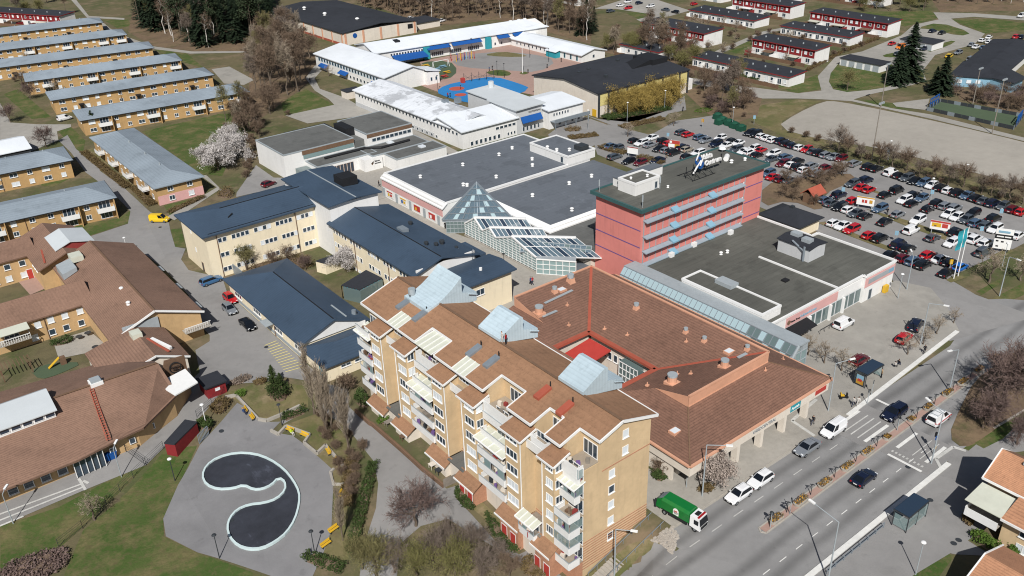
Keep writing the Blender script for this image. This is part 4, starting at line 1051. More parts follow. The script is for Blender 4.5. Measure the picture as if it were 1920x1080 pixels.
# roof hatches and small vents
for x,y,c in ((57.6,97.0,'steel'),(57.7,101.6,'steel'),(57.8,84.0,'steel'),(57.9,80.2,'steel'),(58.3,70.2,'red_trim'),(58.2,65.9,'red_trim')):
 z = rzf(x)
 MB().slab([(x - 1.1,y - .5,rzf(x - 1.1) + .35),(x + 1.1,y - .5,rzf(x + 1.1) + .35),(x + 1.1,y + .5,rzf(x + 1.1) + .35),(x - 1.1,y + .5,rzf(x - 1.1) + .35)],.4).build('roof_hatch',c,t)
 MB().tube((x + 1.3,y,rzf(x + 1.3)),(x + 1.3,y,rzf(x + 1.3) + .8),.1,.08,6).build('vent_pipe','black',t)
# pale blue lift houses astride the ridge
for a,b,curved in ((65.6,70.2,0),(82.2,87.0,0),(96.6,102.6,1)):
 x0 = 60.9 if not curved else 58.6
 pr = [(x0,rzf(x0) - .1),(x0,rzf(x0) + .55)]
 if curved:
  for i in range(1,7):
   f = i / 6; pr.append((x0 + (65.0 - x0) * f,rzf(x0) + .55 + (21.0 - rzf(x0) - .55) * f ** 1.8))
 else: pr.append((64.4,20.45))
 pr += [(65.0,20.35),(65.0,18.4),(67.6,17.7),(67.6,16.2)]
 o = MB().hull8([(x,a,z) for x,z in pr],[(x,b,z) for x,z in pr]).build('lift_house','ice_metal',t)
 MB().tube((66.0,a - .3,18.0),(67.5,a - .3,17.4),.12,.12,6).build('downpipe','ice_metal',o)
 if curved: MB().tube((59.6,b - .6,17.8),(59.6,b - .6,18.9),.55,.55,12).build('vent_drum','grey_paint',o)
# ---- gable wall
for (x,z) in ((61.97,15.49),(61.99,13.03)) + tuple((59.85,z) for z in (10.61,8.19,5.78,3.24,.75)):
 win(t,'-y',x,YA,z - .6,1.0,1.2,1,random.choice(['glass_pale','glass_pale','glass']))
for i in range(11):
 z = 2.05 - i * .42
 MB().box(XF - .02,XB + .02,YA - .035,YA - .004,z,z + .16).build('brick_band','brick_red',t)
 MB().box(XF - .035,XF - .004,YA,YB,z - .3,z - .14).build('brick_band','brick_red',t)
MB().box(58.2,XB,YA - .035,YA - .004,11.7,11.86).build('brick_band','brick_red',t)
# ---- projecting bays with their own little roofs
BAYS = [(61.95,64.1),(68.1,71.3),(77.6,80.55),(84.4,87.7),(94.0,97.0),(100.8,104.2)]
XT = 53.0
for bi,(a,b) in enumerate(BAYS):
 MB().box(XT,XF - .003,a,b,1.5,13.75).build('bay','yellow_brick',t)
 r = MB().slab([(XT - .5,a - .45,13.95),(XT - .5,b + .45,13.95),(XF + .1,b + .3,14.75),(XF + .1,a - .3,14.75)],.18).build('bay_roof','apt_roof',t)
 MB().bar((XT - .55,a - .45,13.85),(XT - .55,b + .45,13.85),.12,.26).bar((XT - .5,a - .5,13.85),(XF,a - .35,14.6),.12,.26).build('bay_gutter','white_paint',r)
 left = bi % 2 == 0                      # which side the recess lies on
 yp = b - .06 if left else a + .06
 MB().tube((XT - .08,yp,1.5),(XT - .08,yp,13.8),.075,.075,6).build('downpipe','white_paint',t)
 yc = (a + b) / 2 + (-.25 if left else .25)
 for k,z in enumerate(FZ[1:6]):
  g = random.choice(['glass','glass_pale','glass_pale'])
  w_ = min(2.2,b - a - .9)
  win(t,'-x',yc,XT,z + .75,w_,1.25,3,g)
  if not left or True:
   ys = a if left else a
   if k >= 2 and bi % 2 == 0: win(t,'-y',XT + .75,a,z + .75,1.1,1.25,2,random.choice(['glass','glass_pale']))
  if bi in (0,2,4): win(t,'-x',b + .45,XF,z + .75,.7,1.2,1,'glass')
 # porch roof at the foot
 p = MB().slab([(XT - 1.5,a - .7,.55),(XT - 1.5,b + .9,.55),(XT,b + .9,1.5),(XT,a - .7,1.5)],.15).build('porch_roof','apt_roof',t)
 MB().bar((XT - 1.55,a - .7,.45),(XT - 1.55,b + .9,.45),.12,.22).build('porch_gutter','white_paint',p)
 MB().box(XT - 1.1,XF - .003,a - .3,b + .3,-4,.55).build('porch_wall','offwhite' if bi > 2 else 'brick_red',t)
 if bi < 3:
  for yy in ((a + b) / 2 - .8,(a + b) / 2 + 1.0):
   put('entrance_door',cached('adoor',lambda: MB().box(-.5,.5,-.05,0,0,2.0).box(-.6,.6,-.03,0,0,2.12,1).mesh('entrance_door',['red_panel','white_paint'])),t,(XT - 1.1,yy,hz(53,yy) + .15),ROT['-x'])
# ---- balcony stacks
def balcony(a,b,z,xf=52.9,xb=XF,glazed=0,roofed=False,side=False,stuff=None,step=0.0):
 xf += step
 o = MB().box(xf,xb - .003,a,b,z - .12,z + .02).build('balcony','balcony_floor',t)
 f = MB().box(xf - .06,xf,a,b,z - .2,z + .95).box(xf,xb - .6,a - .06,a,z - .2,z + .94).box(xf + .4,xb - .6,b,b + .06,z - .2,z + .94)
 f.build('balcony_front','white_paint',o)
 rl = MB().bar((xf - .03,a,z + 1.0),(xf - .03,b,z + 1.0),.08).bar((xf,a - .03,z + 1.0),(xb - .1,a - .03,z + 1.0),.08)
 for yy in (a,(a + b) / 2,b): rl.bar((xf - .03,yy,z + .9),(xf - .03,yy,z + (2.3 if glazed else 1.0)),.07)
 if glazed: rl.bar((xf - .03,a,z + 2.28),(xf - .03,b,z + 2.28),.12)
 rl.build('railing','grey_paint',o)
 if glazed:
  n = 4
  for i in range(n):
   if glazed == 2 or i % 2 == 0:
    ya = a + (b - a) * i / n
    MB().box(xf - .045,xf - .02,ya + .05,ya + (b - a) / n - .05,z + 1.03,z + 2.2).build('glazing_panel',random.choice(['clear','glass_green','clear']),o)
  if side: MB().box(xf + .1,xb - .2,a - .05,a - .02,z + 1.0,z + 2.2).build('glazing_panel','clear',o)
 if roofed:
  rr = MB().slab([(xf - .4,a - .3,z + 2.3),(xf - .4,b + .3,z + 2.3),(xb,b + .3,z + 2.75),(xb,a - .3,z + 2.75)],.07).build('patio_roof','polycarb',o)
  rb = MB()
  for i in range(5):
   yy = a - .3 + (b - a + .6) * i / 4; rb.bar((xf - .4,yy,z + 2.33),(xb,yy,z + 2.78),.09)
  rb.bar((xf - .4,a - .3,z + 2.28),(xf - .4,b + .3,z + 2.28),.16); rb.build('roof_bars','white_paint',rr)
 d = put('balcony_door',win_mesh(2.6,2.1,3,'glass','white_paint',.09,False),o,(xb - .01,(a + b) / 2,z + .03),ROT['-x'])
 if stuff is not None:
  for i in range(5):
   xx,yy = xf + .4 + random.random() * 1.2,a + .4 + random.random() * (b - a - .8)
   s_ = .2 + random.random() * .25
   MB().obox(xx,yy,z + .03,z + .3 + random.random() * .7,s_ * 2,s_ * 1.6,random.random()).build('furniture',random.choice(stuff),o)
 return o
BRW = ['brown_wood','dark_steel','offwhite','dark_red','purple','grey_wood']
for si,(a,b) in enumerate(((71.6,77.3),(88.0,93.7),(104.4,108.3))):
 for k,z in enumerate(FZ[1:6]):
  st_ = 0.0 if k < 3 else (.7 if k == 3 else 1.2)
  if si == 2: st_ = 0
  balcony(a,b,z,glazed=(0,1,0,0,0)[k] if si != 1 else (0,0,1,0,0)[k],roofed=(k == 2 and si != 2) or (si == 2 and k == 3),stuff=BRW if k != 3 else None,step=st_)
 MB().box(XF - 1.2,XF - .003,a,b,-4,1.8).build('stack_base','offwhite',t)
for k,z in enumerate(FZ[0:6]):
 balcony(59.2,61.85,z,xf=52.9 + (0,0,0,0,.9,1.4)[k],glazed=(0,2,1,0,1,2)[k],roofed=(k == 4),side=True,stuff=['dark_red','brown_wood','soil'] if k in (3,5) else BRW,step=0.0)
MB().box(XF - 1.2,XF - .003,59.25,61.85,-4,-.7).build('stack_base','brick_red',t)
# attic terraces in the notches
for ni,(a,b) in enumerate(NOTCH):
 o = MB().box(XF - 1.0,XN,a + .1,b - .1,13.32,13.45).build('terrace','balcony_floor',t)
 MB().box(XF - 1.06,XF - 1.0,a,b,12.7,14.4).box(XF - 1.0,XF,a,a + .06,12.7,14.3).box(XF - 1.0,XF,b - .06,b,12.7,14.3).build('terrace_front','white_paint',o)
 put('terrace_door',win_mesh(2.4,2.1,3,'glass','white_paint',.1,False),o,(XN - .01,(a + b) / 2,13.5),ROT['-x'])
 if ni == 3:
  rr = MB().slab([(XE - .3,a + .2,15.9),(XE - .3,b - .4,15.9),(XN - .4,b - .4,16.6),(XN - .4,a + .2,16.6)],.07).build('patio_roof','polycarb',o)
  rb = MB()
  for i in range(5):
   yy = a + .2 + (b - a - .6) * i / 4; rb.bar((XE - .3,yy,15.95),(XN - .4,yy,16.65),.09)
  rb.build('roof_bars','white_paint',rr)
 for i in range(4):
  MB().obox(XF - .3 + random.random() * 2,a + .5 + random.random() * (b - a - 1),13.46,13.8 + random.random() * .4,.4,.5,random.random()).build('furniture',random.choice(BRW),o)
# white terrace fronts under the eaves over the recesses, with pale patio roofs let into the slope
for a,b in ((64.2,68.0),(80.6,84.3),(97.1,100.7)):
 o = MB().box(XF - 1.3,XF - .003,a,b,12.55,12.7).build('terrace','balcony_floor',t)
 MB().box(XF - 1.36,XF - 1.3,a - .1,b + .1,12.4,13.7).build('terrace_front','white_paint',o)
 if a > 65:
  x1 = 56.7
  rr = MB().slab([(XE - .2,a + .5,rzf(XE - .2) + .14),(XE - .2,b - .3,rzf(XE - .2) + .14),(x1,b - .3,rzf(x1) + .14),(x1,a + .5,rzf(x1) + .14)],.1).build('patio_roof','polycarb',o)
  rb = MB()
  for i in range(4):
   yy = a + .5 + (b - a - .8) * i / 3; rb.bar((XE - .2,yy,rzf(XE - .2) + .17),(x1,yy,rzf(x1) + .17),.08)
  rb.bar((XE - .25,a + .5,rzf(XE) + .1),(XE - .25,b - .3,rzf(XE) + .1),.15); rb.build('roof_bars','white_paint',rr)
 put('terrace_window',win_mesh(3.0,1.0,4,'glass','white_paint',.09,False),o,(XF - .01,(a + b) / 2,13.75),ROT['-x'])
 # flat-roofed extension at the foot of the recess
 e = MB().box(XT - .3,XF - .003,a + .2,b - .2,-4,1.2).build('extension','offwhite',t)
 MB().box(XT - .5,XF - .003,a,b,1.21,1.4).build('extension_roof','grey_wood' if a < 65 else 'taupe_felt',e)
o = balcony(64.6,67.6,0.6,xf=51.9,xb=53.0,glazed=1,roofed=True,stuff=BRW)
# garden walls, fence and patios along the front path
w = MB()
gp = [(49.7,105.7),(49.7,101.4),(49.9,100.7),(50,93.2),(50,87.5),(50.5,82.6)]
for p,q in zip(gp[:-1],gp[1:]): w.bar((*p,hz(*p) + .35),(*q,hz(*q) + .35),.35,.7)
tag(w.build('garden_wall','brown_wood'),'low brown garden wall between front path and patios of the flats','wall')
fc = thing('wooden_fence','upright board fence at the end of the flats patios','fence',(*gp[5],hz(*gp[5])))
pa,pb = Vector(gp[5]),Vector((53.4,gp[5][1] - .2))
for i in range(12):
 p = pa.lerp(pb,(i + .5) / 12); put('board',cached('fboard',lambda: MB().box(-.14,.14,-.02,.02,0,1.5).mesh('board',['grey_wood'])),fc,(p.x,p.y,hz(p.x,p.y)))
MB().bar((*pa,hz(*pa) + 1.1),(*pb,hz(*pb) + 1.1),.06,.1).build('rail','grey_wood',fc)
for (x,y),c in (((52,99.4),'grey_wood'),((51.9,94.9),'brown_wood'),((51.7,86.8),'offwhite'),((51.8,85.3),'dark_steel')):
 z = hz(x,y); tb = thing('patio_table',{'grey_wood': 'grey wooden patio table farthest along the flats','brown_wood': 'brown wooden table on the middle patio of the flats','offwhite': 'white garden table on the nearest patio of the flats','dark_steel': 'dark metal garden table beside the board fence'}[c],'table',(x,y,z))
 MB().box(x - .7,x + .7,y - .45,y + .45,z + .7,z + .76).build('tabletop',c,tb)
 for dx,dy in ((-.6,-.35),(.6,-.35),(.6,.35),(-.6,.35)): MB().tube((x + dx,y + dy,z),(x + dx,y + dy,z + .7),.04,.04,6).build('leg',c,tb)
# stair down beside the gable
s = thing('outdoor_stair','long outdoor stair with railings beside the striped gable wall','stairs',(60,58.0,-2))
for i in range(22):
 x = 55.6 + i * .5; z = -3.3 + i * .155
 put('step',cached('step',lambda: MB().box(0,.5,-1.0,1.0,-.25,0).mesh('step',['concrete'])),s,(x,57.6,z))
r = MB()
for yy in (56.55,58.65):
 r.bar((55.6,yy,-2.4),(66.6,yy,.95),.07)
 for i in range(0,23,3): r.bar((55.6 + i * .5,yy,-3.3 + i * .152),(55.6 + i * .5,yy,-2.4 + i * .152),.06)
r.build('railing','steel',s)

# ================================================================ cream office wings with dark blue roofs
def strip_windows(par,face,plane,u0,u1,z,n,w=.88,h=1.05,skip=()):
 for i,u in enumerate(frange(u0,u1,n)):
  if i in skip: continue
  win(par,face,u,plane,z,w,h,1,random.choice(['glass','glass','glass_pale','glass_dark']),sill=False)
t = thing('cream_office','cream office building with dark blue metal roofs and window bands round a garden','building',(50,163.6,0))
MB().box(50,73.8,163.6,177.4,-1,9.75).build('wall','cream',t)
r = MB(); groof(r,50,73.8,163.6,177.4,9.75,11.6,'x',.9,.3,6.0,0.0,rp=.45); r.build('roof','blue_metal',t)
MB().bar((56,169.8,12.0),(73.8,169.8,12.0),.12).bar((50.5,163.1,10.05),(73.5,163.1,10.05),.06).build('ridge','black',t)
for z in (7.35,4.15,.95):
 strip_windows(t,'-y',163.6,52.3,73.3,z,22,skip=(2,7,12,17) if z > 7 else (2,7,8,13,18))
for x,z in ((52.2,9.6),(69.3,9.6)): MB().tube((x,163.5,0),(x,163.5,z),.08,.08,6).build('downpipe','brown_wood',t)
for y,z in ((172,7.4),(171,3.6)): win(t,'-x',y,50,z,.6,1.0,1,'glass_pale',sill=False)
win(t,'-x',168.5,50,0,1.0,2.1,1,'glass','brown_wood','door',False)
MB().tube((56.2,166.3,11.0),(57.4,166.9,11.4),.12,.12,6).build('roof_bracket','black',t)
# taller stair block
MB().box(73.81,85.2,156.2,177,-1,11.5).build('stair_block_wall','white_wall',t)
MB().slab([(73.2,155.6,11.75),(79.6,155.4,12.25),(79.6,177.6,12.25),(73.2,177.6,11.75)],.25).slab([(79.6,155.4,12.25),(86,155.6,11.75),(86,177.6,11.75),(79.6,177.6,12.25)],.25).build('stair_block_roof','blue_metal',t)
MB().bar((79.6,155.4,12.3),(79.6,177.5,12.3),.25,.1).build('ridge_strip','grey_paint',t)
MB().box(80.6,84.2,162.6,166.6,12.0,13.9).build('cooling_unit','black',t)
# wing running towards the camera
MB().box(73.81,87.2,124.6,156.19,-1.5,7.75).build('wing_wall','cream',t)
r = MB(); groof(r,73.81,87.2,124.6,156.19,7.75,9.5,'y',.8,.3,0,0,rp=.42); r.build('wing_roof','blue_metal',t)
MB().bar((79.4,124.2,9.9),(79.4,156,9.9),.12).build('ridge','black',t)
for z in (5.8,2.75,-.4): strip_windows(t,'-x',73.81,125.5,165 if z > 9 else 156,z,26,.9,1.1,(4,9,14,15,20))
for y in (134,147): MB().tube((73.7,y,0),(73.7,y,7.6),.08,.08,6).build('downpipe','brown_wood',t)
for (x,y),s_ in (((84.6,142.8),1.0),((80.5,130.7),.9),((82.1,129.8),.9),((83.8,130.4),1.1),((85.4,127.9),.7)):
 zz = 9.4 - .26 * abs(x - 79.4)
 MB().tube((x,y,zz),(x,y,zz + 1.0 * s_),.35 * s_,.3 * s_,8).tube((x,y,zz + 1.0 * s_),(x,y,zz + 1.3 * s_),.5 * s_,.5 * s_,8).build('roof_vent','dark_steel',t)
MB().box(80.2,81.6,138.6,140.8,9.3,10.1).build('air_unit','steel',t)
# end block with lower roof
MB().box(79.8,89.6,116.4,124.59,-1,6.6).build('end_wall','cream',t)
MB().box(74.0,87.1,124.3,124.58,6.0,8.6).build('end_gable','white_wall',t)
MB().slab([(79.2,115.7,6.9),(90.4,115.7,6.9),(90.4,120.2,7.4),(79.2,120.2,7.4)],.3).slab([(79.2,120.2,7.4),(90.4,120.2,7.4),(90.4,124.25,6.9),(79.2,124.25,6.9)],.3).build('end_roof','blue_metal',t)
win(t,'-y',82.3,116.4,3.9,1.9,1.3,2,'glass')
MB().tube((84.5,119,7.3),(84.5,119,7.8),.3,.3,8).build('roof_vent','white_paint',t)
MB().box(80.9,90.2,125,131.8,6.2,6.9).build('side_roof','blue_metal',t)
MB().box(87.21,89.6,125.2,131.4,-1,6.19).build('side_wall','white_wall',t)
lad = MB()
for yy in (118.1,118.7): lad.bar((86.4,124.2,6.9),(86.4,124.2,9.2),.05); lad.bar((86.9,124.2,6.9),(86.9,124.2,9.2),.05)
for k in range(8): lad.bar((86.4,124.2,7.0 + k * .28),(86.9,124.2,7.0 + k * .28),.04)
lad.build('ladder','grey_paint',t)
# ---- low blue-roofed hall in front
t = thing('low_hall','low cream hall with dark blue hipped roof beside the yard','building',(49.5,122.8,0))
MB().box(49.8,61.8,122.9,154.2,-1.2,3.85).build('wall','cream',t)
MB().box(49.75,49.79,124,153,.3,1.0).build('wall_panel','grey_paint',t)
r = MB(); groof(r,49.8,61.8,122.9,154.2,3.85,6.1,'y',.8,.25,0,8.0); r.build('roof','blue_metal',t)
MB().bar((55.8,122.4,6.42),(55.8,146,6.42),.14).build('ridge','black',t)
MB().hull8([(49.9,122.84,3.5),(61.7,122.84,3.5),(61.7,122.84,3.9),(55.8,122.84,6.0),(49.9,122.84,3.9)],[(49.9,122.6,3.5),(61.7,122.6,3.5),(61.7,122.6,3.9),(55.8,122.6,6.0),(49.9,122.6,3.9)]).build('gable','white_wall',t)
MB().bar((58.6,128.6,5.45),(58.6,123.2,5.45),.25,.12).build('roof_strip','grey_paint',t)
MB().box(50.0,60.4,115.2,122.55,-2.0,2.85).build('annex_wall','cream',t)
r = MB(); groof(r,50.0,60.4,115.2,122.5,2.85,4.0,'x',.7,.22,4.0,0.0); r.build('annex_roof','blue_metal',t)
for x in (53.6,56.2): win(t,'-y',x,115.2,1.3,1.9,.6,2,'glass')
win(t,'-x',117.2,50.0,-.4,1.0,2.1,1,'glass_green','teal','door',False)
for y in (150,141.5,132.5,124.5): win(t,'-x',y,49.8,1.4,3.2,1.0,3,'glass')
MB().slab([(48.3,134.4,2.4),(49.75,134.4,2.5),(49.75,137.0,2.5),(48.3,137.0,2.4)],.12).build('canopy','grey_paint',t)
MB().tube((49.7,134,0),(49.7,134,3.7),.08,.08,6).build('downpipe','brown_wood',t)
MB().tube((60.8,124.6,4.0),(60.8,124.6,5.3),.5,.4,10).build('roof_vent','steel',t)
# ---- glazed garden pavilion and its fence
t = thing('garden_pavilion','small glazed pavilion with dark flat roof in the office garden','pavilion',(66,120,0))
pc = [(65.9,138.9),(72.8,141.4),(73.4,136.3),(67.6,135)]
MB().slab([(*p,2.9) for p in pc],.2).build('roof','black_felt',t)
f = MB()
for p,q in zip(pc,pc[1:] + pc[:1]):
 for i in range(7):
  x,y = p[0] + (q[0] - p[0]) * i / 6,p[1] + (q[1] - p[1]) * i / 6; f.bar((x,y,0),(x,y,2.7),.1)
f.build('posts','teal',t)
MB().prism([(p[0] * .97 + 66.5 * .03,p[1] * .97 + 122 * .03) for p in pc],0,2.65).build('glazing','glass_shop',t)
t = thing('garden_shed','cream garden shed with dark roof under the white blossom tree','shed',(69,140,0))
pc = [(67.5,152.6),(72.3,152.8),(72.3,150.6),(68.4,150.2)]
MB().prism(pc,0,2.3).build('wall','cream',t); MB().slab([(*p,2.55) for p in pc],.2).build('roof','black_felt',t)
MB().box(54.2,54.4,158.8,163.4,0,2.2).build('garden_gate','steel')
tag(bpy.data.objects['garden_gate'],'blue-grey steel gate between cream office and low hall','gate')

# ================================================================ kindergarten and care flats, brown tiled roofs (left)
t = thing('nursery_school','brown-tiled nursery school complex with ochre walls and white gable boards','building',(20,120,0))
def hip(name,pts,mat='kinder_tile',th=.25): return MB().slab(pts,th).build(name,mat,t)
# long middle block, ridge along Y
w = MB(); gwall(w,25.2,40.2,143.2,181,-.5,4.75,7.6,'y'); w.build('wall','kinder_ochre',t)
r = MB(); groof(r,25.2,40.2,143.2,181,4.75,7.6,'y',.55,.25); r.build('roof','kinder_tile',t)
b = MB(); b.bar((24.6,142.6,4.85),(32.7,142.6,7.95),.18,.34); b.bar((32.7,142.6,7.95),(40.8,142.6,4.85),.18,.34); b.build('gable_board','white_paint',t)
MB().bar((32.7,142.6,8.0),(32.7,181,8.0),.3,.12).build('ridge','brown_wood',t)
for y in (148,158,168): MB().slab([(40.9,y,3.4),(42.2,y,3.1),(42.2,y + 2.6,3.1),(40.9,y + 2.6,3.4)],.12).build('canopy','grey_paint',t)
for x,y in ((30.4,150),(31.2,156.5)): vent(t,x,y,7.0,.9)
bl = MB().box(36.5,41.2,141.4,143.1,2.3,2.45).build('balcony','concrete',t)
br = MB()
for i in range(12): br.bar((36.6 + i * .4,141.45,2.45),(36.6 + i * .4,141.45,3.4),.05)
br.bar((36.5,141.45,3.4),(41.2,141.45,3.4),.08); br.build('railing','white_paint',bl)
MB().box(27,33,142.9,143.15,4.0,6.6).build('metal_gable','grey_paint',t)
# west wing, ridge along X
w = MB(); gwall(w,4,25.4,160.6,170.5,-.5,4.75,6.9,'x'); w.build('wall','kinder_ochre',t)
r = MB(); groof(r,4,26.5,160.6,170.5,4.75,6.9,'x',.5,.25); r.build('roof','kinder_tile',t)
for x in (19.2,21.6,24.2):
 win(t,'-y',x,160.6,3.0,1.1,1.2,1,'glass_pale'); win(t,'-y',x - .3,160.6,.6,1.1,1.2,1,'glass')
for x in (16.0,17.0): win(t,'-y',x,160.6,2.8 if x > 16.5 else .6,1.1,1.2,1,'glass_pale')
MB().tube((18.2,160.5,0),(18.2,160.5,4.6),.08,.08,6).build('downpipe','brown_wood',t)
bl = MB().box(10.2,15.2,158.4,160.55,2.3,2.45).build('balcony','concrete',t)
br = MB()
for i in range(14): br.bar((10.2 + i * .385,158.4,2.45),(10.2 + i * .385,158.4,3.4),.07)
br.bar((10.2,158.4,3.4),(15.2,158.4,3.4),.1); br.bar((15.2,158.4,3.4),(15.2,160.5,3.4),.1); br.build('railing','white_paint',bl)
MB().slab([(9.8,158.0,4.5),(15.4,158.0,4.5),(15.4,160.5,4.9),(9.8,160.5,4.9)],.1).build('balcony_roof','polycarb',bl)
put('balcony_door',win_mesh(2.4,1.9,3,'glass','white_paint',.09,False),t,(12.6,160.59,2.5))
# north block
w = MB(); gwall(w,22.4,33.0,180.5,198.6,-.5,5.2,7.3,'y'); w.build('wall','kinder_ochre',t)
r = MB(); groof(r,22.4,33.0,180.0,198.6,5.2,7.3,'y',.5,.25); r.build('roof','kinder_tile',t)
w = MB(); gwall(w,2,22.6,189.5,198.6,-.5,5.2,7.2,'x'); w.build('wall','kinder_ochre',t)
r = MB(); groof(r,2,23.5,189.5,198.6,5.2,7.2,'x',.5,.25); r.build('roof','kinder_tile',t)
for x in (15.6,18.0,20.8):
 win(t,'-y',x,189.5,3.2,1.2,1.2,1,'glass'); win(t,'-y',x - .3,189.5,.7,1.2,1.2,1,'glass_pale')
for y in (184.5,186.2,187.9): win(t,'-x',y,22.4,3.2,1.0,1.2,1,'glass_pale')
put('door',cached('adoor',lambda: None),t,(21.6,189.49,.1))
pr = MB().hull8([(26.2,183.2,7.0),(26.2,190.5,7.0),(27.5,190.5,7.9),(32.8,190.5,8.3),(32.8,190.5,6)],[(26.2,183.2,6.4),(26.2,190.5,6.4),(27.5,190.5,6.4),(32.8,190.5,6.4),(32.8,190.5,5.9)])
ph = MB(); gwall(ph,26.6,33.4,182.6,190.6,5.5,7.3,8.3,'y',rp=.4); ph.build('roof_house','dark_red',t)
r = MB(); groof(r,26.6,33.4,182.6,190.6,7.3,8.3,'y',.35,.15,rp=.4); r.build('roof_house_roof','pale_roof',t)
MB().tube((26.2,187,6.4),(25.0,184.2,6.0),.22,.22,8).tube((25,184.2,6),(24.2,183,5.7),.3,.3,8).build('duct','pale_roof',t)
for p,q in (((24.6,187.4),(23.6,180.6)),((25.6,193.5),(24.8,188.6))): MB().bar((*p,6.35),(*q,6.2),.35,.08).build('roof_ladder','red_trim',t)
MB().box(27.6,29.8,175.6,178.4,6.6,7.7).build('roof_light','polycarb',t)
MB().hull8([(24.9,172.6,5.0),(24.9,177.5,5.0),(27.6,177.5,6.1),(27.6,172.6,6.1)],[(24.9,172.6,6.2),(24.9,177.5,6.4),(27.6,177.5,7.0),(27.6,172.6,6.9)]).build('valley_wall','grey_paint',t)
# connecting gable
w = MB(); gwall(w,20.8,33.2,131,143.1,-.5,4.2,6.0,'y',rp=.62); w.build('wall','offwhite',t)
r = MB(); groof(r,20.8,33.2,131,142.5,4.2,6.0,'y',.4,.22,rp=.62); r.build('roof','kinder_tile',t)
MB().bar((20.4,130.5,4.3),(28.5,130.5,6.35),.16,.3).bar((28.5,130.5,6.35),(33.6,130.5,4.2),.16,.3).build('gable_board','white_paint',t)
MB().box(27.4,29.0,138.6,140.6,5.7,6.9).build('roof_light','polycarb',t)
MB().bar((30,137.6,5.75),(31.6,133.2,5.35),.5,.5).build('duct','white_paint',t)
MB().bar((29.4,138,5.95),(30.9,132,5.55),.4,.08).build('roof_ladder','red_trim',t)
# big south roof
MB().prism([(-6,117.4),(20.6,117.9),(27.5,121.8),(31.5,126.5),(31.5,131),(22,139),(-6,142)],-1,3.35).build('wall','kinder_ochre',t)
R0,R1 = (-6,127.5,7.4),(27.6,126.4,7.4)
hip('roof',[(-6,115.2,3.4),(12.0,115.4,3.4),(18.0,116.6,3.4),(21.4,117.0,3.4),(28.4,122.2,3.5),R1,R0],th=.3)
hip('roof',[R0,R1,(28.0,134.5,4.2),(22.5,139.0,3.8),(-6,142.6,3.6)],th=.3)
MB().slab([(26.3,125.0,4.9),(31.3,126.2,4.9),(31.6,121.9,4.4),(27.6,120.7,4.4)],.2).build('gable_canopy','white_paint',t)
MB().hull8([(27.4,126.6,3.5),(31.9,127.4,3.5),(31.9,127.2,6.6),(28.6,126.6,7.2)],[(27.4,126.9,3.5),(31.9,127.7,3.5),(31.9,127.5,6.6),(28.6,126.9,7.2)]).build('gable_screen','brown_wood',t)
rs_ = put('round_sign',cached('ring2',lambda: ring_mesh(.95,.12)),t,(30.0,126.75,5.4))
rs_.material_slots[0].link = 'OBJECT'; rs_.material_slots[0].material = mt('black')
lettering(t,'F\u00f6rskolan',(29.25,126.7,5.45),.38,'black',bold=.005); lettering(t,'Valsta',(29.5,126.7,5.0),.38,'black',bold=.005)
MB().bar((12.5,126.9,7.55),(27.4,126.4,7.55),.3,.1).build('ridge','brown_wood',t)
# long roof light
sk = MB(); gwall(sk,-4,11.8,123.9,130.2,5.6,7.3,8.3,'x',rp=.72); sk.build('roof_light_box','white_paint',t)
MB().slab([(-4.3,123.5,7.4),(12.1,123.5,7.4),(12.1,128.4,8.55),(-4.3,128.4,8.55)],.15).slab([(-4.3,128.4,8.55),(12.1,128.4,8.55),(12.1,130.5,7.5),(-4.3,130.5,7.5)],.15).build('roof_light_roof','pale_roof',t)
for x in np.arange(3.6,11.6,1.5): put('window',win_mesh(1.3,.75,1,'glass_dark','white_paint',.07,False),t,(x,123.89,6.35))
MB().box(17.6,19.4,126.4,128.2,6.6,7.7).box(17.8,19.2,126.6,128.0,7.71,8.0,1).build('roof_unit',['white_paint','grey_paint'],t)
ld = MB()
for dx in (0,.5): ld.bar((17.3 + dx,126.2,7.1),(16.2 + dx,116.6,3.9),.09)
for i in range(22):
 f = i / 21; ld.bar((17.3 - 1.1 * f,126.2 - 9.6 * f,7.15 - 3.2 * f),(17.8 - 1.1 * f,126.2 - 9.6 * f,7.15 - 3.2 * f),.07)
ld.build('roof_ladder','red_trim',t)
for x,y in ((19.6,117.7),(23.0,119.4),(16.7,117.3)): win(t,'-y',x,y,1.0,.9,1.0,1,'glass',sill=False)
for x in (3.4,5.4,7.6,9.8): win(t,'-y',x,117.5,.7,1.3,1.3,1,'glass')
en = MB().hull8([(11.2,116.4,0),(15.2,116.6,0),(15.2,117.6,0),(11.2,117.4,0)],[(11.2,116.4,2.9),(15.2,116.6,2.9),(15.2,117.6,2.9),(11.2,117.4,2.9)]).build('entrance_glass','glass',t)
ef = MB()
for x in np.arange(11.2,15.3,.8): ef.bar((x,116.35,0),(x,116.35,3),.1)
ef.bar((11,116.3,3),(15.4,116.5,3),.16); ef.build('entrance_frame','white_paint',en)
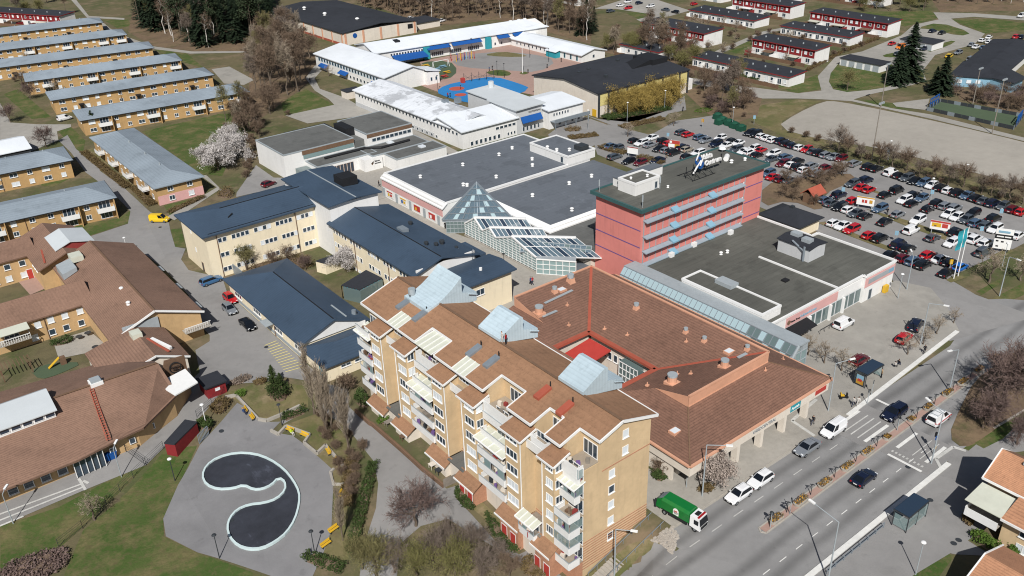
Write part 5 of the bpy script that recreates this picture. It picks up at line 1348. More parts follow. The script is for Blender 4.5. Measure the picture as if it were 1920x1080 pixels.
# sheds, playground pieces
for nm,lab,pts,cx,cy in (('garden_shed','small red wooden shed with dark roof by the nursery corner',(32.9,36.0,122.9,126.4),0,0),):
 s = thing(nm,lab,'shed',(pts[0],pts[2],0))
 MB().box(*pts,0,2.0).build('wall','red_wood',s); MB().box(pts[0] - .25,pts[1] + .25,pts[2] - .25,pts[3] + .25,2.02,2.25).build('roof','black_felt',s)
 put('window',win_mesh(.8,.5,1,'glass_pale','white_paint',.07,False),s,(34.6,122.9,1.0))
s = thing('long_shed','long narrow red shed with dark roof on the lawn edge','shed',(25.5,115,hz(25,114)))
sp = [(22.9,113.8),(27.4,117.5),(28.6,115.7),(24,112.5)]
MB().prism([(p[0] * .97 + 25.6 * .03,p[1] * .97 + 114.7 * .03) for p in sp],-.8,1.54).build('wall','red_wood',s)
MB().slab([(*p,1.75) for p in sp],.2).build('roof','black_felt',s)
# ================================================================ ochre two-storey rows with pale grey roofs
def row_house(label,cx,cy,L,D_,ang,balc=True,group='ochre two-storey rows with pale roofs',side_balc=False,roofz=1.5):
 """front lower right corner at (cx, cy); the row runs back along -X for L metres, D_ deep"""
 t = thing('row_house',label,'building',(cx,cy,0),0,group)
 x0,x1,y0,y1 = cx - L,cx,cy,cy + D_
 MB().box(x0,x1,y0,y1,-.5,4.75).build('wall','ochre',t)
 r = MB(); groof(r,x0,x1,y0,y1,4.75,4.75 + roofz,'x',.7,.22,4.5,4.5); r.build('roof','row_roof',t)
 MB().bar((x0 - .75,y0 - .75,4.75),(x1 + .75,y0 - .75,4.75),.1,.2).bar((x1 + .75,y0 - .75,4.75),(x1 + .75,y1 + .75,4.75),.1,.2).build('gutter','black',t)
 n = int(L / 3.6); i = 0
 us = frange(x0 + .8,x1 - .4,n)
 for i,u in enumerate(us):
  if balc and i % 4 in (1,) or (balc and i == n - 1):
   o = MB().box(u - 1.9,u + 1.9,y0 - 1.5,y0 - .003,2.35,2.47).build('balcony','concrete',t)
   MB().box(u - 1.9,u + 1.9,y0 - 1.56,y0 - 1.5,2.2,3.35).box(u - 1.9,u - 1.84,y0 - 1.5,y0 - .003,2.2,3.34).box(u + 1.84,u + 1.9,y0 - 1.5,y0 - .003,2.2,3.34).build('balcony_front','white_paint',o)
   put('balcony_door',win_mesh(2.6,1.9,3,'glass','white_paint',.1,False),t,(u,y0 - .005,2.6))
   put('patio_door',win_mesh(2.6,1.9,3,'glass','white_paint',.1,False),t,(u,y0 - .005,.25))
   MB().box(u + 2.0,u + 2.2,y0 - 1.4,y0 - .003,0,4.7).build('screen','ochre',t)
  else:
   w_ = random.choice([1.2,1.2,1.9])
   for z in (3.2,.8): win(t,'-y',u,y0,z,w_,1.15,2)
  if not balc and i % 5 == 2:
   MB().slab([(u - 2.6,y0 - 1.3,2.2),(u - .9,y0 - 1.3,2.2),(u - .9,y0 - .003,2.4),(u - 2.6,y0 - .003,2.4)],.12).build('porch_roof','black',t)
   put('entrance_door',win_mesh(1.0,2.0,1,'glass','brown_wood',.12,False),t,(u - 1.75,y0 - .005,.1))
 for y in (y0 + 3,y0 + D_ - 3.5):
  if D_ > 8: win(t,'-x',y,x0,3.2,.9,1.1,1)
 MB().tube((x0 + L * .4,y0 - .12,0),(x0 + L * .4,y0 - .12,4.7),.07,.07,6).build('downpipe','brown_wood',t)
 for k in range(int(L / 9)):
  xx = x0 + 5 + k * 9; MB().tube((xx,y0 + D_ * .6,5.4),(xx,y0 + D_ * .6,6.6),.18,.15,6).build('roof_pipe','grey_paint',t)
 t.rotation_euler.z = ang
 return t
row_house('ochre row with balconies nearest the lawn and the white blossom tree',108.2,278.6,50.5,13.0,-.10,True)
row_house('ochre row without balconies, second back from the lawn',108.4,309.0,51.5,12.5,-.11,False)
row_house('ochre row with balconies, third back from the lawn',108.2,339.5,52,13.0,-.16,True)
row_house('ochre row without balconies, fourth back from the lawn',107.8,369.5,58,13.0,-.17,False)
row_house('ochre row with balconies, fifth back from the lawn',108.2,404.5,58,13.0,-.15,True)
row_house('ochre row farthest back below the red houses',109.0,441.5,58,13.0,-.15,False)
row_house('short ochre row at the left edge with parked bicycles, behind its twin',45.2,247.4,28,13.0,-.08,False)
row_house('short ochre row at the left edge above the brown nursery roofs',45.6,211.4,32,13.0,-.08,True)
# the block turned end-on to the street
t = thing('row_house','ochre house turned end-on beside the street with pink ground floor end','building',(55.5,211.3,0),0,'ochre two-storey rows with pale roofs')
MB().box(55.5,66.6,211.3,264.0,-.5,4.75).build('wall','ochre',t)
MB().box(55.45,66.65,211.24,211.295,0,2.3).build('plinth','pink_pale',t)
r = MB(); groof(r,55.5,66.6,211.3,264,4.75,6.3,'y',.75,.22,5.0,5.0); r.build('roof','row_roof',t)
for x in (58.8,63.6):
 for z in (3.1,.7): win(t,'-y',x,211.24 if z < 2 else 211.3,z,1.4,1.2,2)
for i,y in enumerate(frange(213,262,12)):
 if i % 3 == 1:
  o = MB().box(53.9,55.49,y - 1.9,y + 1.9,2.35,2.47).build('balcony','concrete',t)
  MB().box(53.84,53.9,y - 1.9,y + 1.9,2.2,3.35).box(53.9,55.49,y - 1.9,y - 1.84,2.2,3.34).build('balcony_front','white_paint',o)
  put('balcony_door',win_mesh(2.6,1.9,3,'glass','white_paint',.1,False),t,(55.49,y,2.6),ROT['-x'])
 else:
  for z in (3.2,.8): win(t,'-x',y,55.5,z,1.3,1.2,2)
for y in (222,233,246): MB().tube((60.5,y,6.2),(60.5,y,7.0),.2,.16,6).build('roof_pipe','grey_paint',t)
t = thing('storage_hall','white-roofed storage hall with dark green walls at the left edge','building',(12,280,0))
MB().box(14,40.5,272,286,0,3.0).build('wall','dark_steel',t)
r = MB(); groof(r,14,40.5,272,286,3.0,4.6,'x',.4,.2); r.build('roof','white_roof',t)
# ================================================================ red and white terraces, top right
def terrace(label,x0,x1,y0,y1,storeys,n,group='red and white terraced houses',ang=0.0):
 t = thing('terrace_house',label,'building',(x0,y0,0),0,group)
 H = 3.2 if storeys == 1 else 5.3
 MB().box(x0,x1,y0,y1,-.3,H).build('wall','white_wall',t)
 MB().box(x0 - 4.2,x0 - 4.05,y0 + 1,y1 - 1,0,1.3).build('garden_fence','brown_wood',t)
 r = MB().slab([(x0 - .5,y0 - .3,H + .25),(x1 + .4,y0 - .3,H + .75),(x1 + .4,y1 + .3,H + .75),(x0 - .5,y1 + .3,H + .25)],.22).build('roof','black_felt',t)
 MB().bar((x0 - .55,y0 - .35,H + .1),(x0 - .55,y1 + .3,H + .1),.12,.3).bar((x0 - .5,y0 - .35,H + .1),(x1 + .4,y0 - .35,H + .6),.1,.28).build('fascia','red_wood',r)
 L = y1 - y0
 for i in range(n):
  ya,yb = y0 + L * i / n,y0 + L * (i + 1) / n
  if storeys == 2:
   MB().box(x0 - .07,x0 - .003,ya + .2,yb - .2,2.5,H - .02).build('red_boarding','red_wood',t)
   for f in (.3,.7): win(t,'-x',ya + (yb - ya) * f,x0 - .07,3.5,1.1,1.1,1,random.choice(['glass_pale','glass']))
   win(t,'-x',(ya + yb) / 2,x0,.6,1.8,1.6,2)
   if i % 2: MB().slab([(x0 - 2.6,ya + .6,2.2),(x0 - 2.6,yb - .8,2.2),(x0 - .1,yb - .8,2.4),(x0 - .1,ya + .6,2.4)],.1).build('pergola',random.choice(['white_paint','brown_wood','polycarb']),t)
   MB().box(x0 - 4.0,x0 - .1,yb - .1,yb + .05,0,1.8).build('garden_screen',random.choice(['red_wood','brown_wood','white_paint']),t)
  else:
   win(t,'-x',ya + (yb - ya) * .3,x0,.9,1.2,1.2,1); win(t,'-x',ya + (yb - ya) * .72,x0,.3,1.6,1.9,2)
   if i % 2 == 0: MB().box(x0 - 1.8,x0 - .01,yb - .15,yb + .05,0,1.9).build('garden_screen','white_paint',t)
  MB().tube(((x0 + x1) / 2,(ya + yb) / 2,H + .3),((x0 + x1) / 2,(ya + yb) / 2,H + 1.0),.3,.25,8).build('roof_vent','grey_paint',t)
 t.rotation_euler.z = ang
 return t
terrace('single-storey white terrace with black roof nearest the gravel pitch',250.0,258.5,171.5,213,1,8)
terrace('red upper-floor terrace just behind the single-storey row by the pitch',279.8,288.5,182.5,210,2,5)
terrace('single-storey terrace with pergolas in the middle of the estate',315.0,323.5,191,223,1,6)
terrace('long red terrace in two steps at the far end by the turning loop',337.5,346.5,189,225,2,6)
terrace('single-storey white terrace behind the sports hall woods',316.0,326.0,237,273,1,7)
terrace('red terrace nearest the bare woods behind the sports hall',274.0,285.0,228.5,262,2,6)
terrace('red terrace along the top edge behind the single-storey row',342.0,352.0,238,270,2,5)
terrace('red terrace at the top edge above the parking court',372.0,382.0,260,300,2,6)
terrace('red terrace half hidden by trees at the top right',392.0,402.0,225,262,2,6)
terrace('red houses at the top left corner behind the ochre rows',98.0,107.0,470,520,2,6,ang=.5)
terrace('red houses behind the woods at top centre',300.0,309.0,330,366,2,5)
terrace('low red house half hidden in the bare woods beside the hall',246.0,254.0,226,246,1,3)
for lab,x0,x1,y0,y1 in (('white garage row with dark roof on the triangular lawn',286.5,292.5,161,176.5),('white garage row with dark roof behind the tall spruce',328,336,165,178),('white garage row at the top edge by parked cars',352,360,285,318)):
 g = thing('garage_row',lab,'garage',(x0,y0,0),0,'garage rows')
 MB().box(x0,x1,y0,y1,0,2.5).build('wall','white_wall',g); MB().slab([(x0 - .3,y0 - .3,2.75),(x1 + .3,y0 - .3,2.95),(x1 + .3,y1 + .3,2.95),(x0 - .3,y1 + .3,2.75)],.2).build('roof','black_felt',g)
 for i in range(5): put('garage_door',cached('gdoor',lambda: MB().box(-1.1,1.1,-.04,0,0,2.0).mesh('garage_door',['grey_paint'])),g,(x0,y0 + (y1 - y0) * (i + .5) / 5,.1),ROT['-x'])
# blue building at the right edge
t = thing('blue_pavilion','pale blue pavilion with dark angular roofs at the right edge','building',(288,120,0))
MB().prism([(287.2,136.5),(294,127),(293,119.6),(300,119.6),(304,126),(304,139)],0,3.2).build('wall','sky_panel',t)
MB().slab([(286.6,137.2,3.4),(293.6,126.4,3.4),(300.4,131,5.2),(301,140,5.2)],.25).slab([(293.6,126.4,3.4),(292.2,118.8,3.4),(300.6,118.8,3.6),(304,126,4.6),(300.4,131,5.2)],.25).build('roof','black_felt',t)
for x,y in ((289.0,134.4),(290.6,132.2),(292.2,130)): MB().obox(x - .3,y - .25,1.2,2.3,.12,1.4,.62).build('window','glass_pale',t)
t = thing('long_blue_hall','long low hall with black roof at the right edge','building',(300,120,0))
MB().prism([(302,126.5),(352,138),(348,152),(301.5,140.5)],0,3.0).build('wall','white_wall',t)
MB().slab([(301.4,125.8,3.3),(352.5,137.4,3.3),(350.5,145,4.2),(301.4,133,4.2)],.25).slab([(301.4,133,4.2),(350.5,145,4.2),(348,152.6,3.3),(301,141,3.3)],.25).build('roof','black_felt',t)
# orange-roofed houses bottom right
t = thing('corner_house','yellow house with orange tiled roof and white glazed balcony at the right edge','building',(99.4,20,0))
w = MB(); gwall(w,99.6,106.5,14,32.4,-.5,5.5,7.6,'y'); w.box(95.6,99.59,14,28.3,-.5,4.3); w.build('wall','yellow_brick',t)
r = MB(); groof(r,99.6,106.5,14,32.4,5.5,7.6,'y',.6,.25); r.build('roof','orange_tile',t)
MB().slab([(94.8,14,4.4),(94.8,28.4,4.4),(98.9,28.4,5.4),(98.9,14,5.4)],.22).build('lower_roof','orange_tile',t)
MB().bar((99.0,13.5,5.4),(99.0,33,5.4),.14,.3).bar((94.7,14,4.3),(94.7,28.4,4.3),.14,.3).bar((99.0,33.0,5.3),(103,33.0,7.9),.14,.3).bar((103,33,7.9),(107,33,5.3),.14,.3).build('gutter','white_paint',t)
MB().box(102.2,104,27,30,7.6,7.95).build('skylight','grey_paint',t)
bl = MB().box(95.0,99,28.6,32.6,2.3,2.45).build('balcony','concrete',t)
MB().box(94.94,95.0,28.6,32.6,2.1,3.3).box(95,99,32.6,32.66,2.1,3.3).build('balcony_front','white_paint',bl)
MB().slab([(94.7,28.4,4.5),(94.7,32.8,4.5),(98.9,32.8,4.9),(98.9,28.4,4.9)],.1).build('balcony_roof','polycarb',bl)
for y in (30.2,25.5,22):
 win(t,'-x',y,99.6 if y > 28 else 95.6,2.6,1.6,1.2,2,'glass'); win(t,'-x',y,99.6 if y > 28 else 95.6,.4,1.6,1.2,2,'glass_pale')
t = thing('corner_house','orange-roofed house at the bottom right corner behind the oval lawn','building',(83,12,0))
MB().box(82.4,91.6,8,26.0,-.5,3.0).build('wall','yellow_brick',t)
r = MB(); groof(r,82.4,91.6,8,26.0,3.0,4.7,'y',.5,.25); r.build('roof','orange_tile',t)
MB().bar((81.8,26.6,3.0),(87,26.6,4.95),.16,.32).build('gable_board','white_paint',t); MB().bar((87,26.6,4.95),(92.2,26.6,3.0),.16,.32).build('gable_board','white_paint',t)

# ================================================================ school, halls, church hall
t = thing('school','white school with snow-white roofs, blue awnings and a courtyard','building',(134,194.3,0))
def wing(x0,x1,y0,y1,ze,zr,ax,rp=.5,mat='white_roof',ov=.6,hp=(0,0),m='white_wall',nm='wall'):
 w = MB(); gwall(w,x0,x1,y0,y1,-.3,ze,zr,ax,rp=rp); w.build(nm,m,t)
 r = MB(); groof(r,x0,x1,y0,y1,ze,zr,ax,ov,.3,*hp,rp=rp); r.build('roof',mat,t)
wing(134.2,148.5,200,254,5.0,6.6,'y',.68,'white_roof_worn')
MB().box(134.1,134.19,208.6,254,0,1.4).build('plinth','grey_wall',t)
wing(134.1,153.2,194.3,208.5,5.02,6.62,'x',.8)
MB().box(153.2,163.0,194.2,207.0,0,7.3).build('tower_wall','grey_wall',t)
MB().slab([(152.6,193.5,7.5),(163.6,193.5,7.7),(163.6,207.5,8.0),(152.6,207.5,7.8)],.3).build('tower_roof','pale_roof',t)
MB().box(155.4,165.0,207.2,221,0,6.8).build('tower_wall','grey_wall',t)
MB().slab([(155,207.6,7.0),(165.4,207.6,7.2),(165.4,221.4,7.5),(155,221.4,7.3)],.3).build('tower_roof','pale_roof',t)
wing(163.1,176.4,191.5,206,5.6,6.4,'x',.7)
aw = MB().slab([(154.6,193.0,3.3),(162.2,193.0,3.3),(162.2,194.15,4.9),(154.6,194.15,4.9)],.1).build('awning','awning',t)
lettering(t,'VALSTASKOLAN',(157.6,194.18,5.6),.62,'black')
for x in frange(136.4,147.5,7): win(t,'-y',x,194.3,.4,1.0,1.3,1,'glass',sill=False)
for x in frange(149.5,153,3): win(t,'-y',x,194.3,.5,.7,1.0,1,'glass',sill=False)
for x in frange(145.5,153,5): win(t,'-y',x,194.3,3.0,1.3,.9,1,'glass',sill=False)
for x in frange(155,162,5): win(t,'-y',x,194.2,.5,.9,1.4,1,'glass',sill=False)
for x in frange(164.5,171,6): win(t,'-y',x,191.5,3.6,.7,1.0,1,'glass',sill=False)
for x in frange(166,176,4): win(t,'-y',x,191.5,.6,1.0,1.6,1,'glass',sill=False)
rw = MB().box(163.5,177.4,189.4,191.4,2.3,2.5).box(163.5,177.4,189.3,189.4,2.2,3.2)
rw.build('access_balcony','steel',t)
for x in (164,168,172,177): MB().box(x - .1,x + .1,189.5,189.7,0,2.29).build('balcony_post','steel',t)
for y in frange(196,252,30): win(t,'-x',y,134.1 if y < 208.6 else 134.2,3.4,1.05,1.0,1,'glass',sill=False)
for y in frange(206,226,8): win(t,'-x',y,134.1,.3,1.1,.9,1,'glass',sill=False)
for (x,y) in ((144.1,216.8),(147.9,215.7),(154.3,204.3)): MB().box(x - .8,x + .8,y - .8,y + .8,6.2,7.6).build('roof_unit','steel',t)
MB().tube((163,219,7.3),(163,219,9.2),1.0,.9,10).build('roof_drum','pale_roof',t)
# far wings round the court
wing(149.0,165.0,260,310,5.2,7.2,'y',.7)
MB().box(165.02,170.2,258.6,266,0,4.4).build('annex_wall','white_wall',t); MB().slab([(164.9,258.2,5.3),(170.6,258.2,4.4),(170.6,266.4,4.4),(164.9,266.4,5.3)],.2).build('annex_roof','white_roof',t)
for x in (166.8,168.8): win(t,'-y',x,258.6,1.2,.9,1.4,1,'glass',sill=False)
for y in frange(262,308,22): win(t,'-x',y,149,3.2,1.3,1.2,1,'glass','sky_panel',sill=False)
for y in frange(263,285,9): win(t,'-x',y,149,.7,1.3,1.2,1,'glass',sill=False)
for y in (303,288,266): MB().slab([(147.4,y - 3,1.7),(149,y - 3,2.6),(149,y + 3,2.6),(147.4,y + 3,1.7)],.1).build('awning','awning',t)
tt = t
t = thing('school_wing','long white-roofed school wing with blue awnings facing the playground','building',(168.5,294.6,0))
wing(166.0,243,294.6,313,5.0,7.0,'x',.5,hp=(0,6))
for i,x in enumerate(frange(188,212,3)):
 g = put('window',win_mesh(5.2,1.7,6,'glass_dark','white_paint',.1,False),t,(x,294.6,.4))
for x in frange(172,186,12): win(t,'-y',x,294.6,3.0,.9,1.0,1,'glass',sill=False)
for x in (218,221,226,230,235): win(t,'-y',x,294.6,.8,.9,1.2,1,'glass',sill=False)
for x0,x1,z in ((187,197,4.6),(198,211,4.7),(218.5,224,4.7),(226,231,4.7)):
 MB().slab([(x0,292.4,z - 1.0),(x1,292.4,z - 1.0),(x1,294.5,z),(x0,294.5,z)],.1).build('awning','awning',t)
MB().slab([(172.5,289.6,2.0),(186,289.6,2.0),(186,294.5,3.2),(172.5,294.5,3.2)],.12).build('awning','awning',t)
for x in (187,214.5): MB().box(x - 1.2,x + 1.2,293.4,294.55,0,4.6).build('stair_bay','teal',t)
MB().box(177,179,300,303,6.2,7.2).build('roof_unit','black',t)
for x in (232,236,239): MB().box(x - .5,x + .5,305,306,6.5,7.2).build('roof_unit','white_paint',t)
t.rotation_euler.z = -.125
t = thing('school_wing','single-storey white school wing with mint entrance on the far side of the court','building',(224.2,244.5,0))
wing(224.4,236.4,244.5,286.5,2.75,4.2,'y',.5)
for y in frange(262,284,9): win(t,'-x',y,224.4,.9,.9,1.2,1,'glass',sill=False)
for y in (247,250.5,254): win(t,'-x',y,224.4,.4,.9,1.8,1,'glass','teal',sill=False)
pr = MB().box(222.0,224.35,256.5,262.0,0,2.4).build('porch','teal',t)
MB().slab([(221.6,256,2.5),(221.6,262.5,2.5),(224.4,262.5,3.1),(224.4,256,3.1)],.15).build('porch_roof','white_roof',pr)
win(t,'-y',230.5,244.5,.9,1.2,1.3,1,'glass',sill=False)
# sports hall
t = thing('sports_hall','big sports hall with black roof and pale tiled end wall behind willows','building',(181.5,190.3,0))
w = MB(); gwall(w,181.5,221.5,190.3,220.5,-.3,7.3,9.0,'x',rp=.5); w.build('wall','offwhite',t)
r = MB(); groof(r,181.5,221.5,190.3,220.5,7.3,9.0,'x',.5,.35); r.build('roof','black_felt',t)
MB().box(181.6,221.4,190.2,190.28,3.4,6.9).build('window_band','marking_yellow',t)
for i in range(11):
 x = 181.7 + i * 3.95; MB().box(x - .22,x + .22,189.8,190.29,0,7.4).build('pilaster','dark_steel',t)
MB().box(214,221,199,208,8.3,10.4).build('plant_room','black',t)
MB().hull8([(205,200,8.6),(214,200,8.6),(214,206,8.6),(205,206,8.6)],[(205.2,200,8.7),(214,200,10.4),(214,206,10.4),(205.2,206,8.7)]).build('duct','black',t)
for x,y in ((190,208),(195,209),(193,199),(210,211)): MB().box(x - .5,x + .5,y - .5,y + .5,8.2,9.4).build('roof_unit','dark_steel',t)
put('door',cached('odoor',lambda: MB().box(-.9,.9,-.06,0,0,2.2).mesh('door',['yellow_paint'])),t,(181.49,191.8,.1),ROT['-x'])
MB().box(221.55,226,192,199,0,3.5).build('annex','white_wall',t)
# far warehouse
t = thing('warehouse','large pale yellow warehouse with orange pilasters and black roof at the top','building',(175,336,0))
MB().box(175,211,336,408,-.3,5.0).build('wall','offwhite',t)
r = MB(); groof(r,175,211,336,408,5.0,6.6,'y',.5,.3,0,0); r.build('roof','black_felt',t)
for i in range(9):
 y = 337 + i * 8.6; MB().box(174.8,174.99,y - .4,y + .4,0,5.0).build('pilaster','salmon',t)
for i in range(5):
 x = 176 + i * 8.5; MB().box(x - .45,x + .45,335.8,335.99,0,5.0).build('pilaster','salmon',t)
MB().box(174.9,174.99,336,408,0,.9).build('plinth','red_trim',t)
MB().box(206.5,209,335.85,335.99,2.4,4.2).build('louvre','black',t)
lettering(t,'Vallhallen',(174.9,384,3.3),1.6,'awning','-x')
put('round_sign',cached('ring3',lambda: MB().tube((0,0,0),(0,-.08,0),1.0,1.0,16).mesh('round_sign',['awning'])),t,(180.5,335.95,3.4))
for x,y in ((186,392),(186,372),(190,350)): vent(t,x,y,6.0,2.0)
MB().box(211.05,226,340,352,0,2.8).build('annex','offwhite',t); MB().box(211.05,226.5,339.5,352.5,2.82,3.1).build('annex_roof','black_felt',t)
# municipal hall with grey flat roofs
t = thing('municipal_hall','white municipal hall with stepped grey flat roofs and brown fascias','building',(86,191,0))
def mb_(x0,x1,y0,y1,z,nm='wall',rm='taupe_felt',par='grey_paint'):
 MB().box(x0,x1,y0,y1,-.3,z - .25).build(nm,'white_wall',t); flat_roof(t,x0,x1,y0,y1,z,rm,par,.12,.25)
mb_(86.8,107.2,206.6,223.5,6.5)
mb_(110.6,125.0,205.4,221.8,7.0)
mb_(92.6,110.2,200,206.5,3.6); mb_(107.4,125.2,197.5,205.3,3.62)
mb_(110.8,126.4,191,197.4,3.6)
MB().box(92.0,107.2,206.5,206.59,5.3,6.4).build('fascia','brown_wood',t); MB().box(110.6,125.0,205.31,205.39,5.9,6.9).build('fascia','brown_wood',t)
MB().box(92.2,107,206.5,206.58,4.2,5.2).build('clerestory','glass_green',t)
for x in frange(112,124.6,9): put('window',win_mesh(1.2,.9,1,'glass','grey_paint',.08,False),t,(x,205.39,4.6))
MB().box(107.25,110.5,207,222,0,5.4).build('link','taupe_felt',t)
MB().tube((97,204.2,3.95),(109,204.0,3.95),.35,.35,8).tube((109,204,3.95),(112.5,201.3,3.95),.35,.35,8).tube((112.5,201.3,3.95),(121.5,201.6,3.95),.35,.35,8).build('duct','black',t)
MB().box(108,110.6,212,219,5.42,7.6).build('plant_unit','black',t)
for x,y in ((116.6,203.6),(121.2,195)): MB().box(x - .8,x + .8,y - .8,y + .8,3.62,4.0).build('skylight','glass_pale',t)
for x in frange(94,103,9): put('window',win_mesh(.85,2.6,1,'glass_dark','brown_wood',.1,False),t,(x,199.99,.1))
MB().box(104.6,109.9,196.9,199.9,0,3.3).build('porch_wall','white_wall',t)
MB().hull8([(106.4,196.85,2.0),(107.2,196.85,2.0),(107.2,196.85,2.6),(106.8,196.85,1.5)],[(106.4,196.89,2.0),(107.2,196.89,2.0),(107.2,196.89,2.6),(106.8,196.89,1.5)]).build('crest','brown_wood',t)
lettering(t,'Sigtuna',(107.5,196.87,2.25),.55,'black'); lettering(t,'kommun',(107.5,196.87,1.65),.55,'black')
MB().box(99,102.4,224.0,232.5,0,3.5).build('annex','white_wall',t); MB().box(98.8,112,223.9,232.7,3.52,3.75).build('annex_roof','black_felt',t)
MB().box(89.5,93.5,200.2,206.4,0,2.4).build('glass_porch','glass_shop',t)
MB().box(88,92.4,184.6,195,0,2.6).build('side_shed','white_wall',t); MB().box(87.7,92.7,184.3,195.3,2.62,2.85).build('side_shed_roof','black_felt',t)
# small buildings by the car park
t = thing('pub','low cream pub with dark hipped roof beside the pink tower','building',(152,97.6,0))
MB().box(152,159.6,97.8,107.2,0,3.0).build('wall','cream',t)
r = MB(); groof(r,152,159.6,97.8,107.2,3.0,4.6,'y',.7,.2,3.6,3.6); r.build('roof','black_felt',t)
for y in frange(101.5,107,5): put('window',win_mesh(.8,1.3,1,'glass','brown_wood',.08,False),t,(152,y,1.0),ROT['-x'])
lettering(t,'Restaurang',(155.6,97.78,2.2),.55,'red_panel')
MB().box(155.5,156.3,102,102.8,4.2,5.2).build('chimney','dark_steel',t)
t = thing('kiosk','small brick kiosk with red tiled roof among bare trees by the car park','kiosk',(170,106.5,0))
MB().box(170.2,174,106.6,109.4,0,2.4).build('wall','brown_wood',t)
r = MB(); groof(r,170.2,174,106.6,109.4,2.4,3.6,'x',.5,.18); r.build('roof','red_trim',t)
t = thing('court_fence','blue boarded fence round the small green sports court','fence',(257,102,0))
cp = [(257.1,127.4),(256.9,101.8),(270.3,105.3),(268.2,129.1)]
for p,q in zip(cp,cp[1:] + cp[:1]):
 n = 12
 for i in range(n):
  a,b_ = Vector(p).lerp(Vector(q),i / n),Vector(p).lerp(Vector(q),(i + .96) / n)
  MB().bar((*a,.55),(*b_,.55),.1,1.1).build('panel','dark_steel' if i % 3 else 'steel',t)
for p in (cp[0],cp[1]):
 q = cp[3] if p == cp[0] else cp[2]
 m_ = Vector(p).lerp(Vector(q),.5); d = (Vector(q) - Vector(p)).normalized()
 g = thing('goal_frame','blue goal surround at the near end of the green court' if p == cp[1] else 'blue goal surround at the far end of the green court','goal',(*m_,0))
 for s_ in (-3.5,-1.7,0,1.7,3.5): MB().bar((*(m_ + d * s_),0),(*(m_ + d * s_),3),.16).build('post','awning',g)
 MB().bar((*(m_ - d * 3.5),3),(*(m_ + d * 3.5),3),.25).bar((*(m_ - d * 3.5),1.6),(*(m_ + d * 3.5),1.6),.2).build('crossbar','awning',g)

# ================================================================ vehicles
def paint(name,rgb,rough=0.28,metal=0.0):
 m = bpy.data.materials.new('paint_' + name); m.use_nodes = True
 b = m.node_tree.nodes['Principled BSDF']
 b.inputs['Base Color'].default_value = (*[v * .85 for v in srgb(rgb)],1)
 b.inputs['Roughness'].default_value = rough; b.inputs['Metallic'].default_value = metal
 b.inputs['Coat Weight'].default_value = 0.4
 return m
PAINT = {k: paint(k,*v) for k,v in dict(white=((238,239,240),),black=((24,26,30),),navy=((24,32,54),),silver=((168,174,180),.3,.5),grey=((96,104,112),.3,.4),blue=((96,122,150),.3,.4),
         red=((190,32,40),),maroon=((98,22,32),),tan=((186,176,158),.3,.3),yellow=((236,196,40),),bright=((24,110,196),),orange=((236,130,40),),lime=((110,190,60),),sea=((70,116,160),.3,.2),green=((14,116,50),.4)).items()}
CNAME = dict(white='white',black='black',navy='dark blue',silver='silver',grey='dark grey',blue='blue-grey',red='red',maroon='maroon',tan='beige',yellow='yellow',bright='bright blue',orange='orange',lime='lime green',green='green')
M('headlamp',(235,238,240),0.2,0,1,0); M('taillamp',(170,20,24),0.3,0,1,0); M('rim_metal',(160,164,168),0.4,0,1,0,metal=.6)
